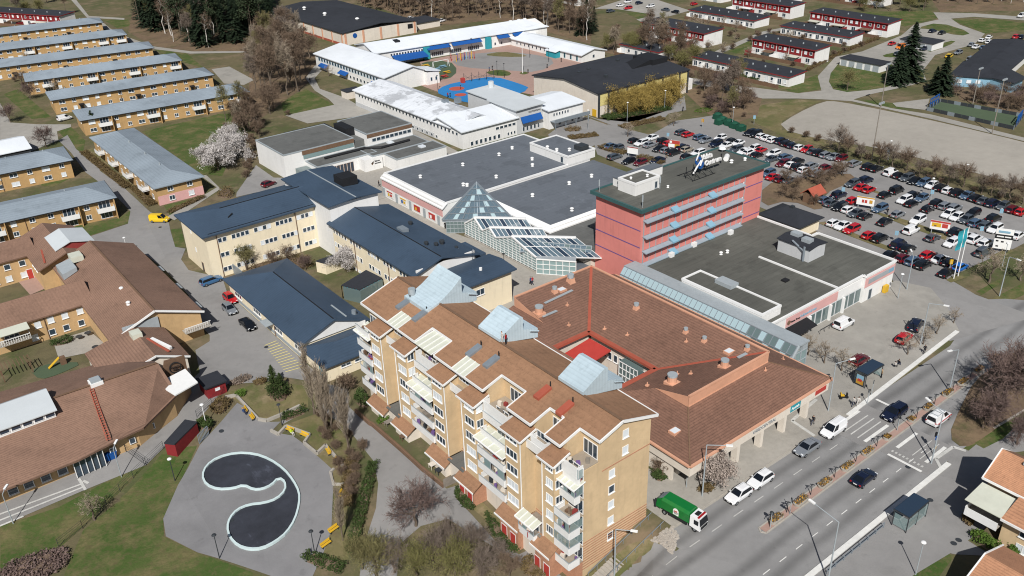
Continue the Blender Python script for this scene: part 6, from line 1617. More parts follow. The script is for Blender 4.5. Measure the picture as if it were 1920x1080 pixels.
# length, width, hood height, roof height, then stations of the cabin: rear base, rear top, front top, front base (fractions of length from the tail)
KIND = dict(hatch=(4.1,1.75,.95,1.48,.015,.10,.52,.70),sedan=(4.6,1.8,.93,1.44,.14,.27,.56,.72),wagon=(4.7,1.82,.95,1.48,.01,.08,.56,.72),suv=(4.6,1.88,1.08,1.70,.01,.07,.55,.72),van=(4.5,1.85,1.10,1.85,.005,.015,.62,.80),coupe=(4.3,1.75,.9,1.38,.08,.28,.54,.72))
def car_meshes(k):
 L,W,hb,hr,f0,f1,f2,f3 = KIND[k]
 X = lambda f: -L / 2 + L * f
 b = MB(); prev = None
 st = [(0,.80,.42,hb * .72),(.02,.94,.30,hb * .97),(.10,1,.24,hb),(.30,1,.2,hb),(.55,1,.2,hb),(.72,1,.2,hb * .97),(.90,.97,.24,hb * .82),(.975,.88,.3,hb * .72),(1,.74,.4,hb * .58)]
 for f,w,zb,zt in st:
  x = X(f); h = W / 2 * w
  ring = [(x,-h * .9,zb),(x,-h,zb + .18),(x,-h,zt - .22),(x,-h * .9,zt),(x,h * .9,zt),(x,h,zt - .22),(x,h,zb + .18),(x,h * .9,zb)]
  if prev: b.hull8(prev,ring,0)
  prev = ring
 wb,wt = W / 2 * .88,W / 2 * .70
 B_ = [(X(f0),-wb,hb - .03),(X(f3),-wb,hb - .06),(X(f3),wb,hb - .06),(X(f0),wb,hb - .03)]
 T_ = [(X(f1),-wt,hr - .06),(X(f2),-wt,hr - .03),(X(f2),wt,hr - .03),(X(f1),wt,hr - .06)]
 b.hull8(B_,T_,0)
 b.hull8([(X(f1) + .1,-wt * .85,hr - .05),(X(f2) - .1,-wt * .85,hr - .03),(X(f2) - .1,wt * .85,hr - .03),(X(f1) + .1,wt * .85,hr - .05)],
   [(X(f1) + .25,-wt * .6,hr + .02),(X(f2) - .3,-wt * .6,hr + .02),(X(f2) - .3,wt * .6,hr + .02),(X(f1) + .25,wt * .6,hr + .02)],0)
 b.box(X(.985),X(.997) + .02,-.26,.26,.42,.53,1); b.box(X(.0) - .02,X(.01),-.26,.26,.6,.71,1)
 for s in (-1,1): b.box(X(f3) - .25,X(f3) - .08,s * W / 2 * .9 - .06 + s * .1,s * W / 2 * .9 + .06 + s * .1,hb - .02,hb + .12,0)
 body = b.mesh('body',[PAINT['white'],'white_paint'])
 def quad(a,b_,c,d,off,ins=.1):
  v = [Vector(p) for p in (a,b_,c,d)]; ctr = sum(v,Vector()) / 4
  v = [p.lerp(ctr,ins) for p in v]; n = (v[1] - v[0]).cross(v[3] - v[0]).normalized() * off
  return MB().hull8([p + n * .2 for p in v],[p + n for p in v]).mesh('window',['car_glass'])
 ws = quad(B_[1],B_[2],T_[2],T_[1],.03); rw = quad(B_[3],B_[0],T_[0],T_[3],.03,.14)
 if k == 'van':
  f = (.58 - f0) / (f3 - f0)
  P = lambda A_,Bq,t: Vector(A_).lerp(Vector(Bq),t)
  sl = quad(P(B_[0],B_[1],.66),B_[1],T_[1],P(T_[0],T_[1],.72),.03); sr = quad(B_[2],P(B_[3],B_[2],.66),P(T_[3],T_[2],.72),T_[2],.03)
 else:
  sl = quad(B_[0],B_[1],T_[1],T_[0],.03,.09); sr = quad(B_[2],B_[3],T_[3],T_[2],.03,.09)
 wh = MB().tube((0,-.1,0),(0,.1,0),.32,.32,12).tube((0,-.115,0),(0,.115,0),.19,.19,10,1).mesh('wheel',['rubber','rim_metal'])
 hl = MB().hull8([(-.12,-.2,-.07),(.1,-.2,-.07),(.1,.2,-.07),(-.12,.2,-.07)],[(-.2,-.16,.07),(.04,-.16,.07),(.04,.16,.07),(-.2,.16,.07)]).mesh('headlight',['headlamp'])
 tl = MB().box(-.05,.08,-.13,.13,-.12,.12).mesh('taillight',['taillamp'])
 parts = [('body',body,(0,0,0)),('windscreen',ws,(0,0,0)),('rear_window',rw,(0,0,0)),('side_window',sl,(0,0,0)),('side_window',sr,(0,0,0))]
 for x in (X(.17),X(.82)):
  for s in (-1,1): parts.append(('wheel',wh,(x,s * (W / 2 - .1),.32)))
 for s in (-1,1):
  parts.append(('headlight',hl,(X(.955),s * W / 2 * .66,hb * .70))); parts.append(('taillight',tl,(X(.015),s * W / 2 * .76,hb * .78)))
 return parts
def car(kind,col,label,x,y,heading,group=None,cat='car',small=False):
 t = thing('parked_car' if group else 'car',label,cat,(x,y,hz(x,y) + Z4),heading,group)
 for nm,me,l in cached(('car',kind),lambda: car_meshes(kind)):
  if small and nm in ('headlight','taillight'): continue
  o = bpy.data.objects.new(nm,me); C.objects.link(o); o.parent = t; o.location = l
  if nm == 'body': o.material_slots[0].link = 'OBJECT'; o.material_slots[0].material = PAINT[col]
 return t
KN = dict(hatch='hatchback',sedan='saloon',wagon='estate car',suv='SUV',van='van',coupe='coupe')
def lot(rows):
 """rows of parked cars; within a row they are named in order from the far left of the photo"""
 for rname,grp,cars_ in rows:
  for i,(p,col,kind) in enumerate(cars_):
   k = KN[kind]
   hd = 0.0 if (hash_(p) % 3) else PI
   lab = f'{CNAME[col]} {k}, {ORD[i]} from the far end of {rname}'
   car(kind,col,lab,p[0],p[1],hd + (random.random() - .5) * .05,grp,'van' if kind == 'van' else 'car')
def hash_(p): return int(abs(p[0] * 131 + p[1] * 71))
H,D,G,U,V,K_ = 'hatch','sedan','wagon','suv','van','coupe'
B,N,Wt,Si,Gr,Bl,Rd,Mr,Tn = 'black','navy','white','silver','grey','blue','red','maroon','tan'
PK = 'cars in the shopping centre car park'
lot([
 ('the long row by the pitch',PK,[((201,148.7),B,G),((201,146.8),B,U),((200.9,144.5),Wt,H),((200.7,142.5),Wt,D),((200.6,140.3),Wt,G),((201.2,138.2),N,U),((200.7,136),B,G),((200.3,133.9),N,H),((200.4,131.6),Wt,H),((200.4,129.6),Rd,H),
   ((200.3,127.5),Gr,D),((200.4,125.7),B,U),((200.4,123.5),Si,G),((200.5,121.4),Si,D),((200.8,119.4),Mr,H),((199.9,115),Si,G),((200.2,111.2),B,U),((200.5,109.2),B,D),((200.4,105.3),Wt,V),((200.2,103),B,H),((200.2,100.9),Gr,G),
   ((199.6,98.5),B,D),((200,96.5),Bl,G),((199.7,94.3),Wt,H),((200,92.2),B,G),((199.5,90),Wt,H),((199.5,87.9),B,U),((199.6,85.7),Bl,D),((199.6,83.6),B,G),((199.3,81.6),Gr,D),((199.2,79.5),N,U),((199.3,77.3),Gr,H),((199.2,75),Mr,G),((199,73.1),Rd,H)]),
 ('the bottle bank rows',PK,[((172.6,166),B,H),((172.6,163.4),Wt,G),((177.8,164.5),Wt,D),((173.1,160.7),Si,D),((178,160),B,U),((177.7,157.7),Rd,H),((172.6,156.6),B,D),((172.9,154.3),Si,H),((173,151.8),B,U),((178.1,153.2),N,G),((177.5,151.1),Tn,H),((187.7,162.1),Gr,G),
   ((187.4,159.5),Rd,H),((188,155.6),Bl,G),((187.1,152.8),Si,D),((177.6,147.3),Wt,G),((173.1,147.2),B,H)]),
 ('the bays by the low hedge',PK,[((164.6,167.2),Bl,D),((164.7,164.8),Gr,H),((159.3,160.2),Gr,G),((159.5,155.3),B,H),((160.9,152.5),Mr,H),((165.4,150.5),N,D)]),
 ('the bays behind the pink tower',PK,[((191.5,151.4),Wt,H),((186.6,148.9),N,U),((187.7,146.2),Wt,D),((191.8,147.4),B,H),((191.6,145.3),Wt,K_),((187.1,142.4),Gr,G),((187.2,139.8),Wt,D),((187.7,138.4),Wt,H),((191,139.6),Wt,G),((191.4,137.5),Rd,K_),((187.4,135.7),B,H),
   ((191.4,133.5),Wt,G),((187.4,131.2),Gr,D),((191.4,129.7),Bl,G)]),
 ('the rows before the kiosk trees',PK,[((187,127.2),Mr,G),((187.6,125.1),Wt,D),((191.3,125.7),B,H),((187.3,122.9),B,U),((186.8,120.7),Wt,H),((190.8,121.4),Si,G),((187.1,118.5),Si,D),((186.9,116.6),Si,G),((192.3,118.2),Mr,H),((192.3,115.4),B,D),((178.5,125.4),Bl,G),((177.3,122.9),Rd,D),((177.2,120.6),Mr,H),((178.3,118.9),Gr,D)]),
 ('the rows between both billboards',PK,[((187.4,107.5),Gr,G),((191.5,106.5),N,U),((186.8,104.7),Rd,D),((186.7,102.6),Rd,H),((186.4,98.3),B,H),((190.8,98),B,V),((186.9,93.8),Wt,G),((191.1,94),B,G),((186,91.5),B,H),((190.6,91.7),Bl,H),((190.1,87.7),B,U),((190.3,85.8),Si,G),((185.7,87.4),B,H),
   ((190.3,83.7),Si,U),((186.2,83),Wt,H),((186,81),Wt,H),((190.6,79.7),B,G),((186.1,79),Gr,H),((186.1,76.7),Bl,G),((186.4,74.7),Gr,G),((191,75.3),B,U),((186,72.6),Wt,G),((186.1,67.9),Wt,D)]),
 ('the rows by the grass strip',PK,[((173.7,105.8),Bl,H),((178.7,105.4),N,U),((173.1,103.7),Gr,D),((178.1,101.3),Rd,H),((172.7,101.2),B,G),((172.6,98.9),Wt,H),((172,96.7),Gr,D),((172.2,94.5),B,H),((178.3,94.7),Bl,G),((178.1,90.2),Si,H),((172.4,89.9),B,D),((178.2,85.6),Wt,U),((172.3,83.7),Wt,V),
   ((172.1,78.8),Gr,H),((178.1,77.1),B,U)]),
 ('the rows nearest the shops',PK,[((163.8,96.8),Wt,H),((163.9,94.7),Wt,D),((163.7,92.4),Rd,G),((163.7,88.2),Rd,H),((163.9,85.9),B,U),((163.8,81.6),N,V),((163.7,79.4),B,H),((158.1,80.2),B,D),((158.7,77.7),Mr,H),((159.1,75.7),Bl,G),((163.8,75.2),Rd,H),((159,73.5),B,U),((163.7,72.7),Wt,D),
   ((163.7,70.8),B,H),((159.1,68.8),B,D),((163.2,68.3),'bright',H),((172.7,75),Wt,G),((178.3,74.9),Wt,H),((177.7,72.8),Wt,U),((177.7,70.4),Wt,G),((172.7,68.5),Gr,V)]),
])
FAR = 'cars parked on the housing estate'
far = [((313.3,314),Wt,D),((322.3,318.2),Wt,H),((323.7,311.7),N,H),((310.9,306.5),Rd,G),((321.2,301.9),Wt,G),((319.5,290.6),Gr,D),((318.6,283.8),B,H),((300.1,307.1),Gr,G),((339.5,290.6),Rd,H),
       ((358.1,181.2),N,H),((357.8,177.1),B,D),((327.3,180.6),Rd,K_),((327.8,167.6),N,G),((323.8,175.1),'orange',V),((314.1,170.1),Gr,G),((323.2,155.7),'yellow',G),((330.2,156.1),Si,H),((354.9,159.5),Wt,H),((361.9,160.4),Wt,D),((354.1,156.4),Wt,G),
       ((343.2,156),Wt,D),((345.4,158.8),Si,H),((343.8,153.6),Bl,H),((343.8,150.7),B,U),((335.6,148.9),Rd,G),((328.7,147.8),B,D),((323.1,147.8),Si,V),((353.6,152.1),B,H),((354,149.5),Si,G),((360.4,150.7),Gr,H),((369.5,153.4),Rd,U),((370.9,151.9),N,H),((410.5,170.4),Wt,V)]
for i,(p,c,k) in enumerate(far):
 wh = 'on the parking court at the top edge' if i < 9 else ('by the garages behind the tall spruce' if i < 15 else 'in bays behind the blue pavilion')
 j = i if i < 9 else (i - 9 if i < 15 else i - 15)
 car(k,c,f'{CNAME[c]} {KN[k]}, {ORD[j]} from the left {wh}',p[0],p[1],random.choice([0,.2,PI,1.57 if i < 9 else .1]),FAR,'van' if k == V else 'car',small=True)
for i,(p,c,k) in enumerate([((225.2,363.1),Wt,D),((226.2,359.5),B,H),((227.8,356.6),B,G),((228.8,347.1),'lime',H),((231.9,347.3),Wt,H)]):
 car(k,c,f'{CNAME[c]} {KN[k]}, {ORD[i]} from the warehouse in the woods behind the school',p[0],p[1],.3,'cars behind the warehouse','car',small=True)
# street traffic and kerbside cars
car('hatch','white','white hatchback parked nearest the green refuse truck',*(78.1,53.9),PI)
car('hatch','white','white hatchback parked between the other white hatchback and the silver saloon',*(82.7,53.9),PI)
car('sedan','silver','silver saloon parked in front of the care centre arcade',*(93.3,54),PI)
car('van','white','white small van parked by the crossing at the end of the kerbside row',*(99.6,54),PI,cat='van')
car('suv','navy','dark blue car driving over the pedestrian crossing',*(109.9,50.5),PI)
v = car('van','white','white van with red and blue side stripes driving away past the planters',*(113.6,45.7),0,cat='van')
MB().box(-2.0,1.9,-.945,-.9,.75,.95,0).box(-2.0,1.9,.9,.945,.75,.95,0).mesh('stripe',['taillamp'])
so = put('stripe',MB().box(-2.0,1.9,-.95,-.9,.72,.9).box(-2.0,1.9,.9,.95,.72,.9).mesh('stripe',[PAINT['red']]),None,(0,0,0)); so.parent = v; so.location = (0,0,0)
rk = MB()
for x in (-1.6,-.6,.4): rk.bar((x,-.6,1.95),(x,.6,1.95),.06)
for y in (-.55,.55): rk.bar((-1.7,y,1.92),(.6,y,1.92),.05)
ro = rk.build('roof_rack','grey_paint'); ro.parent = v; ro.location = (0,0,0)
car('coupe','navy','dark blue car driving between the planters and the near bus shelter',*(93.5,45.2),0)
car('van','white','white van with open rear doors unloading at the shop front',*(127.4,70.5),0,cat='van')
car('hatch','maroon','maroon hatchback alone on the forecourt beside the bare trees',*(119,62.1),0)
car('suv','navy','dark blue estate parked behind the red car near the far bus shelter',*(136.2,62.1),.25)
car('hatch','red','bright red hatchback parked beside the far bus shelter',*(130.7,61.1),.1)
car('van','yellow','small yellow van parked where the street bends',*(52.1,201.2),-.75,cat='van')
car('wagon','sea','blue estate car parked at the corner of the cream office',*(49.1,162.3),.1)
car('hatch','silver','silver hatchback parked along the low hall wall',*(47.1,148.3),-PI / 2)
car('sedan','black','black saloon parked along the low hall beside the silver hatchback',*(47.3,140.6),-PI / 2)
car('hatch','red','red hatchback half hidden behind the low hall roof',*(48.9,152.3),-PI / 2)
car('hatch','maroon','dark red car parked beside the municipal hall shed',*(81.3,205.4),.3)
car('van','white','white van parked between the ochre rows at the left',*(57.6,305.7),.2,cat='van')
# ---- green refuse truck
tx,ty = (69.5,55.7)
t = thing('refuse_truck','green refuse truck with white cab standing beside the gable wall','truck',(tx,ty,Z4),-PI / 2 + .12); t.scale = (.70,.80,.80)
def tp(b,nm,mats):
 o = b.build(nm,mats); o.parent = t; o.location = (0,0,0); return o
b = MB(); b.hull8([(-4.2,-1.2,1.1),(1.9,-1.2,1.1),(1.9,1.2,1.1),(-4.2,1.2,1.1)],[(-4.2,-1.22,2.7),(1.9,-1.22,2.7),(1.9,1.22,2.7),(-4.2,1.22,2.7)])
b.hull8([(-4.2,-1.22,2.7),(1.9,-1.22,2.7),(1.9,1.22,2.7),(-4.2,1.22,2.7)],[(-4.0,-.9,3.2),(1.8,-.9,3.2),(1.8,.9,3.2),(-4.0,.9,3.2)]); tp(b,'hopper_body',[PAINT['green']])
tp(MB().hull8([(-5.4,-1.15,.9),(-4.21,-1.2,.9),(-4.21,1.2,.9),(-5.4,1.15,.9)],[(-5.2,-1.1,2.4),(-4.21,-1.1,3.0),(-4.21,1.1,3.0),(-5.2,1.1,2.4)]),'tailgate',[PAINT['green']])
tp(MB().hull8([(-5.15,-.85,2.5),(-4.0,-.85,3.06),(-4.0,.85,3.06),(-5.15,.85,2.5)],[(-5.1,-.8,2.6),(-4.0,-.8,3.22),(-4.0,.8,3.22),(-5.1,.8,2.6)]),'tailgate_plate','steel')
tp(MB().box(-5.7,-5.45,-1.1,-.9,.6,2.2).box(-5.7,-5.45,.9,1.1,.6,2.2).box(-5.75,-5.4,-1.1,1.1,.5,.8),'bin_lift','dark_steel')
tp(MB().hull8([(2.1,-1.22,.8),(4.3,-1.2,.6),(4.3,1.2,.6),(2.1,1.22,.8)],[(2.1,-1.15,2.85),(3.9,-1.1,2.75),(3.9,1.1,2.75),(2.1,1.15,2.85)]),'cab',[PAINT['white']])
tp(MB().hull8([(4.26,-1.05,1.5),(4.26,1.05,1.5),(3.98,.98,2.6),(3.98,-.98,2.6)],[(4.33,-1.05,1.5),(4.33,1.05,1.5),(4.05,.98,2.6),(4.05,-.98,2.6)]),'windscreen','car_glass')
tp(MB().box(4.3,4.4,-.9,.9,.8,1.3),'grille','black'); tp(MB().box(3.0,3.9,-1.24,-1.16,1.6,2.4),'side_window','car_glass'); tp(MB().box(3.0,3.9,1.16,1.24,1.6,2.4),'side_window','car_glass')
tp(MB().box(2.5,3.3,-.5,.5,2.85,2.95),'roof_hatch','black'); tp(MB().box(3.5,3.8,-.95,.95,2.8,3.0),'light_bar','taillamp')
tp(MB().box(-4.8,4.0,-.5,.5,.55,1.05).box(-2.5,1.5,-1.15,-1.0,.45,.95).box(-2.5,1.5,1.0,1.15,.45,.95),'chassis','black')
for x in (-3.4,3.2):
 for s in (-1,1): tp(MB().tube((x,s * .85,.5),(x,s * 1.18,.5),.5,.5,14).tube((x,s * .85,.5),(x,s * 1.2,.5),.26,.26,10,1),'wheel',['rubber','rim_metal'])
for s in (-1,1):
 lg = MB().tube((-.9,s * 1.225,2.0),(-.9,s * 1.25,2.0),.62,.62,16).box(-1.5,-.3,min(s * 1.225,s * 1.25),max(s * 1.225,s * 1.25),1.3,2.0); lo = tp(lg,'emblem','white_paint')
 tp(MB().bar((-1.2,s * 1.27,1.9),(-.6,s * 1.27,2.2),.04,.1).bar((-1.2,s * 1.27,2.2),(-.6,s * 1.27,1.9),.04,.1),'emblem_mark','red_panel')

# ================================================================ trees, shrubs, hedges
def leafy(name,rgb,var=.25,rough=.8,k=.8,trans=True):
 m = M(name,rgb,rough,var,1.2,.12,.15,k=k,spec=.2); return m
leafy('bark',(112,100,88)); leafy('birch_bark',(205,200,192)); leafy('twig_grey',(130,117,106)); leafy('twig_brown',(122,104,88)); leafy('twig_purple',(118,100,94)); leafy('twig_olive',(128,122,82)); leafy('twig_pale',(160,146,128))
leafy('willow',(160,138,76)); leafy('spruce',(46,60,42)); leafy('pine',(58,70,48)); leafy('blossom',(212,206,202)); leafy('hedge_green',(66,82,42)); leafy('hedge_brown',(108,92,62)); leafy('bud_green',(118,116,70)); leafy('thuja',(58,72,36)); leafy('blossom_pink',(178,164,154)); leafy('fresh_green',(84,108,44)); leafy('flower',(198,150,60))
def tube_arrays(segs,n):
 V,F = [],[]; off = 0
 ang = np.arange(n) * 2 * np.pi / n
 for p,q,r0,r1 in segs:
  d = unit(q - p)
  up = np.array([0,0,1.]) if abs(d[2]) < .9 else np.array([1.,0,0])
  a = unit(cross(d,up)); b = np.array(cross(d,a))
  ring = np.outer(np.cos(ang),a) + np.outer(np.sin(ang),b)
  V.append(p + ring * r0); V.append(q + ring * r1)
  for i in range(n): F.append((off + i,off + (i + 1) % n,off + n + (i + 1) % n,off + n + i))
  off += 2 * n
 return np.concatenate(V),np.array(F)
def rot_about(v,k,a):
 c,s = math.cos(a),math.sin(a); d = (k[0] * v[0] + k[1] * v[1] + k[2] * v[2]) * (1 - c); w = cross(k,v)
 return np.array([v[0] * c + w[0] * s + k[0] * d,v[1] * c + w[1] * s + k[1] * d,v[2] * c + w[2] * s + k[2] * d])
def cross(a,b): return (a[1] * b[2] - a[2] * b[1],a[2] * b[0] - a[0] * b[2],a[0] * b[1] - a[1] * b[0])
def unit(v):
 l = math.sqrt(v[0] * v[0] + v[1] * v[1] + v[2] * v[2]) + 1e-9; return np.array([v[0] / l,v[1] / l,v[2] / l])
def bare(seed,h=8.0,spread=.75,style='round',limbs=9,twigmat='twig_grey',trunk='bark',tw=.035,dens=1.0):
 """trunk with limbs, and a crown of branches and twigs; optional leaves or petals on the twig ends"""
 R = np.random.default_rng(seed)
 thick,fine,tips = [],[],[]
 tr_h = h * (.28 if style in ('round','willow','shrub') else .5)
 if style == 'shrub': tr_h = h * .08
 if style == 'poplar': tr_h = h * .16
 top = h * (.62 if style in ('round','willow') else .92)
 if style == 'shrub': top = h * .5
 pts = [np.array([0,0,0.])]
 for i in range(6):
  z = top * (i + 1) / 6; pts.append(np.array([R.normal() * .018 * h,R.normal() * .018 * h,z]))
 r0 = .026 * h + .03
 if style in ('birch','poplar'): r0 = .014 * h + .03
 rad = [r0 * (1 - .75 * i / 6) for i in range(7)]
 for i in range(6): thick.append((pts[i],pts[i + 1],rad[i],rad[i + 1]))
 def at(z):
  f = min(max(z / top,0),.999) * 6; i = int(f); return pts[i] * (1 - f + i) + pts[i + 1] * (f - i),rad[i]
 def grow(p,d,L,r,lev):
  n = 3 if lev == 0 else 2; seg = L / n; q = p
  for i in range(n):
   d = d + R.normal(0,.16,3)
   if style == 'round' or style == 'shrub': d[2] += .05
   if style == 'poplar': d[2] += .35
   if style == 'willow': d[2] -= .32 * (lev > 0)
   d = unit(d); e = q + d * seg
   (thick if lev == 0 else fine).append((q,e,r * (1 - .3 * i),r * (1 - .3 * (i + 1))))
   q = e
   if lev < 3:
    for _ in range(int(round((2.4,2.6,2.2)[lev] * dens + R.random() * .6))):
     k = unit(cross(d,R.normal(0,1,3)))
     nd = rot_about(d,k,(.35 if style == 'poplar' else .75) * (.6 + .7 * R.random()))
     grow(q - d * seg * R.random(),nd,L * (.62 if style != 'willow' else .7) * (.7 + .5 * R.random()),r * .5,lev + 1)
  tips.append(q)
 for i in range(limbs):
  f = (i + R.random() * .6) / limbs
  z = tr_h + (top - tr_h) * f; p,r = at(z); a = i * 2.4 + R.random()
  out = {'round': 1.0,'willow': 1.0,'birch': .75,'poplar': .28,'shrub': 1.0}[style]
  up = {'round': .55 + .7 * f,'willow': .8,'birch': .8,'poplar': 1.6,'shrub': 1.0}[style]
  d = np.array([math.cos(a) * out,math.sin(a) * out,up]); d /= np.linalg.norm(d)
  L = h * spread * (.42 if style in ('round','willow','shrub') else .3) * (1.1 - .45 * f)
  grow(p,d,L,max(r * .6,.03),0)
 tv,tf = tube_arrays(thick,5)
 # branches as three-sided tubes, twigs as slim two-triangle blades
 fine_a = [s for s in fine if s[2] > tw * .7]
 V,F = (tube_arrays([(p,q,max(a,tw * .5),max(b,tw * .35)) for p,q,a,b in fine_a],3)) if fine_a else (np.zeros((0,3)),np.zeros((0,4),int))
 bl = [s for s in fine if s[2] <= tw * .7]
 if bl:
  P = np.array([s[0] for s in bl]); Q = np.array([s[1] for s in bl]); d = Q - P
  w = np.cross(d,R.normal(0,1,d.shape)); w /= (np.linalg.norm(w,axis=1)[:,None] + 1e-9); w *= tw * .5
  n = len(P); v2 = np.concatenate([P - w,P + w,Q + w * .4,Q - w * .4]); o = len(V)
  f2 = np.stack([np.arange(n),np.arange(n) + n,np.arange(n) + 2 * n,np.arange(n) + 3 * n],1) + o
  V = np.concatenate([V,v2]); F = np.concatenate([F,f2])
 return fast_mesh('trunk',tv,tf,trunk),fast_mesh('crown',V,F,twigmat),np.array(tips)
def leaf_quads(C_,s,R,name,mat):
 n = len(C_); a = R.normal(0,1,(n,3)); a /= np.linalg.norm(a,axis=1)[:,None]
 b = np.cross(a,R.normal(0,1,(n,3))); b /= np.linalg.norm(b,axis=1)[:,None]
 sz = s * (.6 + .8 * R.random((n,1)))
 V = np.concatenate([C_ - a * sz,C_ - b * sz * .6,C_ + a * sz,C_ + b * sz * .6])
 F = np.stack([np.arange(n),np.arange(n) + n,np.arange(n) + 2 * n,np.arange(n) + 3 * n],1)
 return fast_mesh(name,V,F,mat)
def petals(tips,per,sd,s,mat,seed,name='leaves'):
 R = np.random.default_rng(seed)
 c = np.repeat(tips,per,0) + R.normal(0,sd,(len(tips) * per,3))
 return leaf_quads(c,s,R,name,mat)
def conifer(seed,h=12.0,r=2.2,mat='spruce',droop=.25,low=.06):
 R = np.random.default_rng(seed)
 tv,tf = tube_arrays([(np.array([0,0,0.]),np.array([0,0,h * .97]),.018 * h + .06,.02)],6)
 cs,sz = [],[]
 V,F = [],[]; off = 0
 n = int(h * 26)
 for i in range(n):
  f = (i + R.random()) / n; z = h * (low + (1 - low) * f); rr = r * (1 - f) ** .8 * (.75 + .5 * R.random()) + .12; a = R.random() * 6.283
  d = np.array([math.cos(a),math.sin(a),0]); s = np.array([-d[1],d[0],0])
  for t_ in np.linspace(.25,1,4):
   c = np.array([0,0,z]) + d * rr * t_ + np.array([0,0,-droop * rr * t_ ** 1.5 + R.normal() * .08])
   w = (.22 + .14 * R.random()) * (r / 2.2) * (1.25 - .5 * t_); l = .34 * rr + .12
   V += [c - d * l * .5 - s * w,c - d * l * .5 + s * w,c + d * l * .5 + s * w * .35 + np.array([0,0,-.1 * l]),c + d * l * .5 - s * w * .35 + np.array([0,0,-.1 * l])]
   F.append((off,off + 1,off + 2,off + 3)); off += 4
 return fast_mesh('trunk',tv,tf,'bark'),fast_mesh('crown',np.array(V),np.array(F),mat)
def pine_tree(seed,h=14.0):
 R = np.random.default_rng(seed)
 segs = [(np.array([0,0,0.]),np.array([R.normal() * .2,R.normal() * .2,h * .9]),.2,.06)]
 cl = []
 for i in range(16):
  f = .45 + .55 * R.random(); a = R.random() * 6.28; L = (1.05 - f) * 3.4 + .6
  p = np.array([0,0,h * f * .9]); q = p + np.array([math.cos(a) * L,math.sin(a) * L,.3 + R.random() * .5]); segs.append((p,q,.06,.02)); cl.append(q); cl.append(p * .4 + q * .6)
 cl.append(np.array([0,0,h * .93])); cl = np.array(cl)
 tv,tf = tube_arrays(segs,5)
 c = np.repeat(cl,60,0) + R.normal(0,1,(len(cl) * 60,3)) * np.array([.75,.75,.4])
 return fast_mesh('trunk',tv,tf,'bark'),leaf_quads(c,.22,R,'crown','pine')
def T3(fn): return cached(fn,lambda: None)
TREES = {}
def treekind(key,n,fn):
 TREES[key] = [fn(i) for i in range(n)]
treekind('bare',4,lambda i: bare(10 + i,8,.85,'round',9,'twig_grey',dens=1.0,tw=.05)[:2])
treekind('brown',3,lambda i: bare(20 + i,8,.85,'round',9,'twig_brown',dens=1.0,tw=.05)[:2])
treekind('purple',3,lambda i: bare(30 + i,7,.95,'round',10,'twig_purple',dens=1.05,tw=.05)[:2])
treekind('olive',3,lambda i: bare(40 + i,8,.85,'round',9,'twig_olive',dens=1.05,tw=.06)[:2])
treekind('wood',5,lambda i: bare(50 + i,13,.62,'birch',13,['twig_brown','twig_grey','twig_olive','twig_brown','twig_pale'][i],dens=1.0,tw=.06)[:2])
treekind('birch',2,lambda i: bare(60 + i,14,.6,'birch',12,'twig_brown','birch_bark',dens=.8,tw=.045)[:2])
treekind('poplar',3,lambda i: bare(70 + i,11,.95,'poplar',14,'twig_pale',dens=.85,tw=.04)[:2])
treekind('small',3,lambda i: bare(80 + i,4.6,.8,'round',7,'twig_pale',dens=.75,tw=.035)[:2])
treekind('shrub',3,lambda i: bare(90 + i,2.2,1.1,'shrub',9,'twig_brown',dens=.95,tw=.04)[:2])
treekind('spruce',3,lambda i: conifer(100 + i,12,2.5))
treekind('tall_spruce',2,lambda i: conifer(110 + i,15,4.4))
treekind('pine',3,lambda i: pine_tree(120 + i))
treekind('thuja',2,lambda i: conifer(130 + i,5,1.1,'thuja',-.5,.02))
def _blossom(i,mat,h=6.5,sp=1.2,per=6,sz=.11):
 t_,c_,tips = bare(140 + i,h,sp,'round',9,'twig_grey',dens=1.0,tw=.05); return t_,c_,petals(tips,per,.22,sz,mat,i,'blossom')
treekind('blossom',2,lambda i: _blossom(i,'blossom'))
treekind('pinkish',1,lambda i: _blossom(5,'blossom_pink',5,1.1,3,.12))
def _leaf(i,mat,style,h,sp,per,sz,tm='twig_olive'):
 t_,c_,tips = bare(150 + i,h,sp,style,9,tm,dens=1.0,tw=.05); return t_,c_,petals(tips,per,.3,sz,mat,i,'leaves')
treekind('willow',3,lambda i: _leaf(i,'willow','willow',8.5,1.0,7,.11,'willow'))
treekind('budding',3,lambda i: _leaf(10 + i,'bud_green','round',8,.9,1,.11))
def tree(kind,x,y,label,s=1.0,group=None,cat='tree',name=None,var=None):
 ms = TREES[kind]; i = random.randrange(len(ms)) if var is None else var % len(ms)
 nm = name or {'spruce': 'spruce_tree','tall_spruce': 'spruce_tree','pine': 'pine_tree','thuja': 'thuja','birch': 'birch_tree','poplar': 'poplar_tree','willow': 'willow_tree','blossom': 'blossom_tree','shrub': 'shrub'}.get(kind,'bare_tree')
 t = thing(nm,label,cat,(x,y,hz(x,y)),random.random() * 6.28,group)
 s *= .92 + .16 * random.random()
 for j,me in enumerate(ms[i]):
  o = bpy.data.objects.new(('trunk','crown',me.name.split('.')[0])[j],me); C.objects.link(o)
  o.parent = t; o.scale = (s,s,s * (.93 + .14 * random.random() if j == 99 else 1))
 return t
def inside(p,poly):
 x,y = p; c = False; n = len(poly)
 for i in range(n):
  (x0,y0),(x1,y1) = poly[i],poly[i - 1]
  if (y0 > y) != (y1 > y) and x < (x1 - x0) * (y - y0) / (y1 - y0) + x0: c = not c
 return c
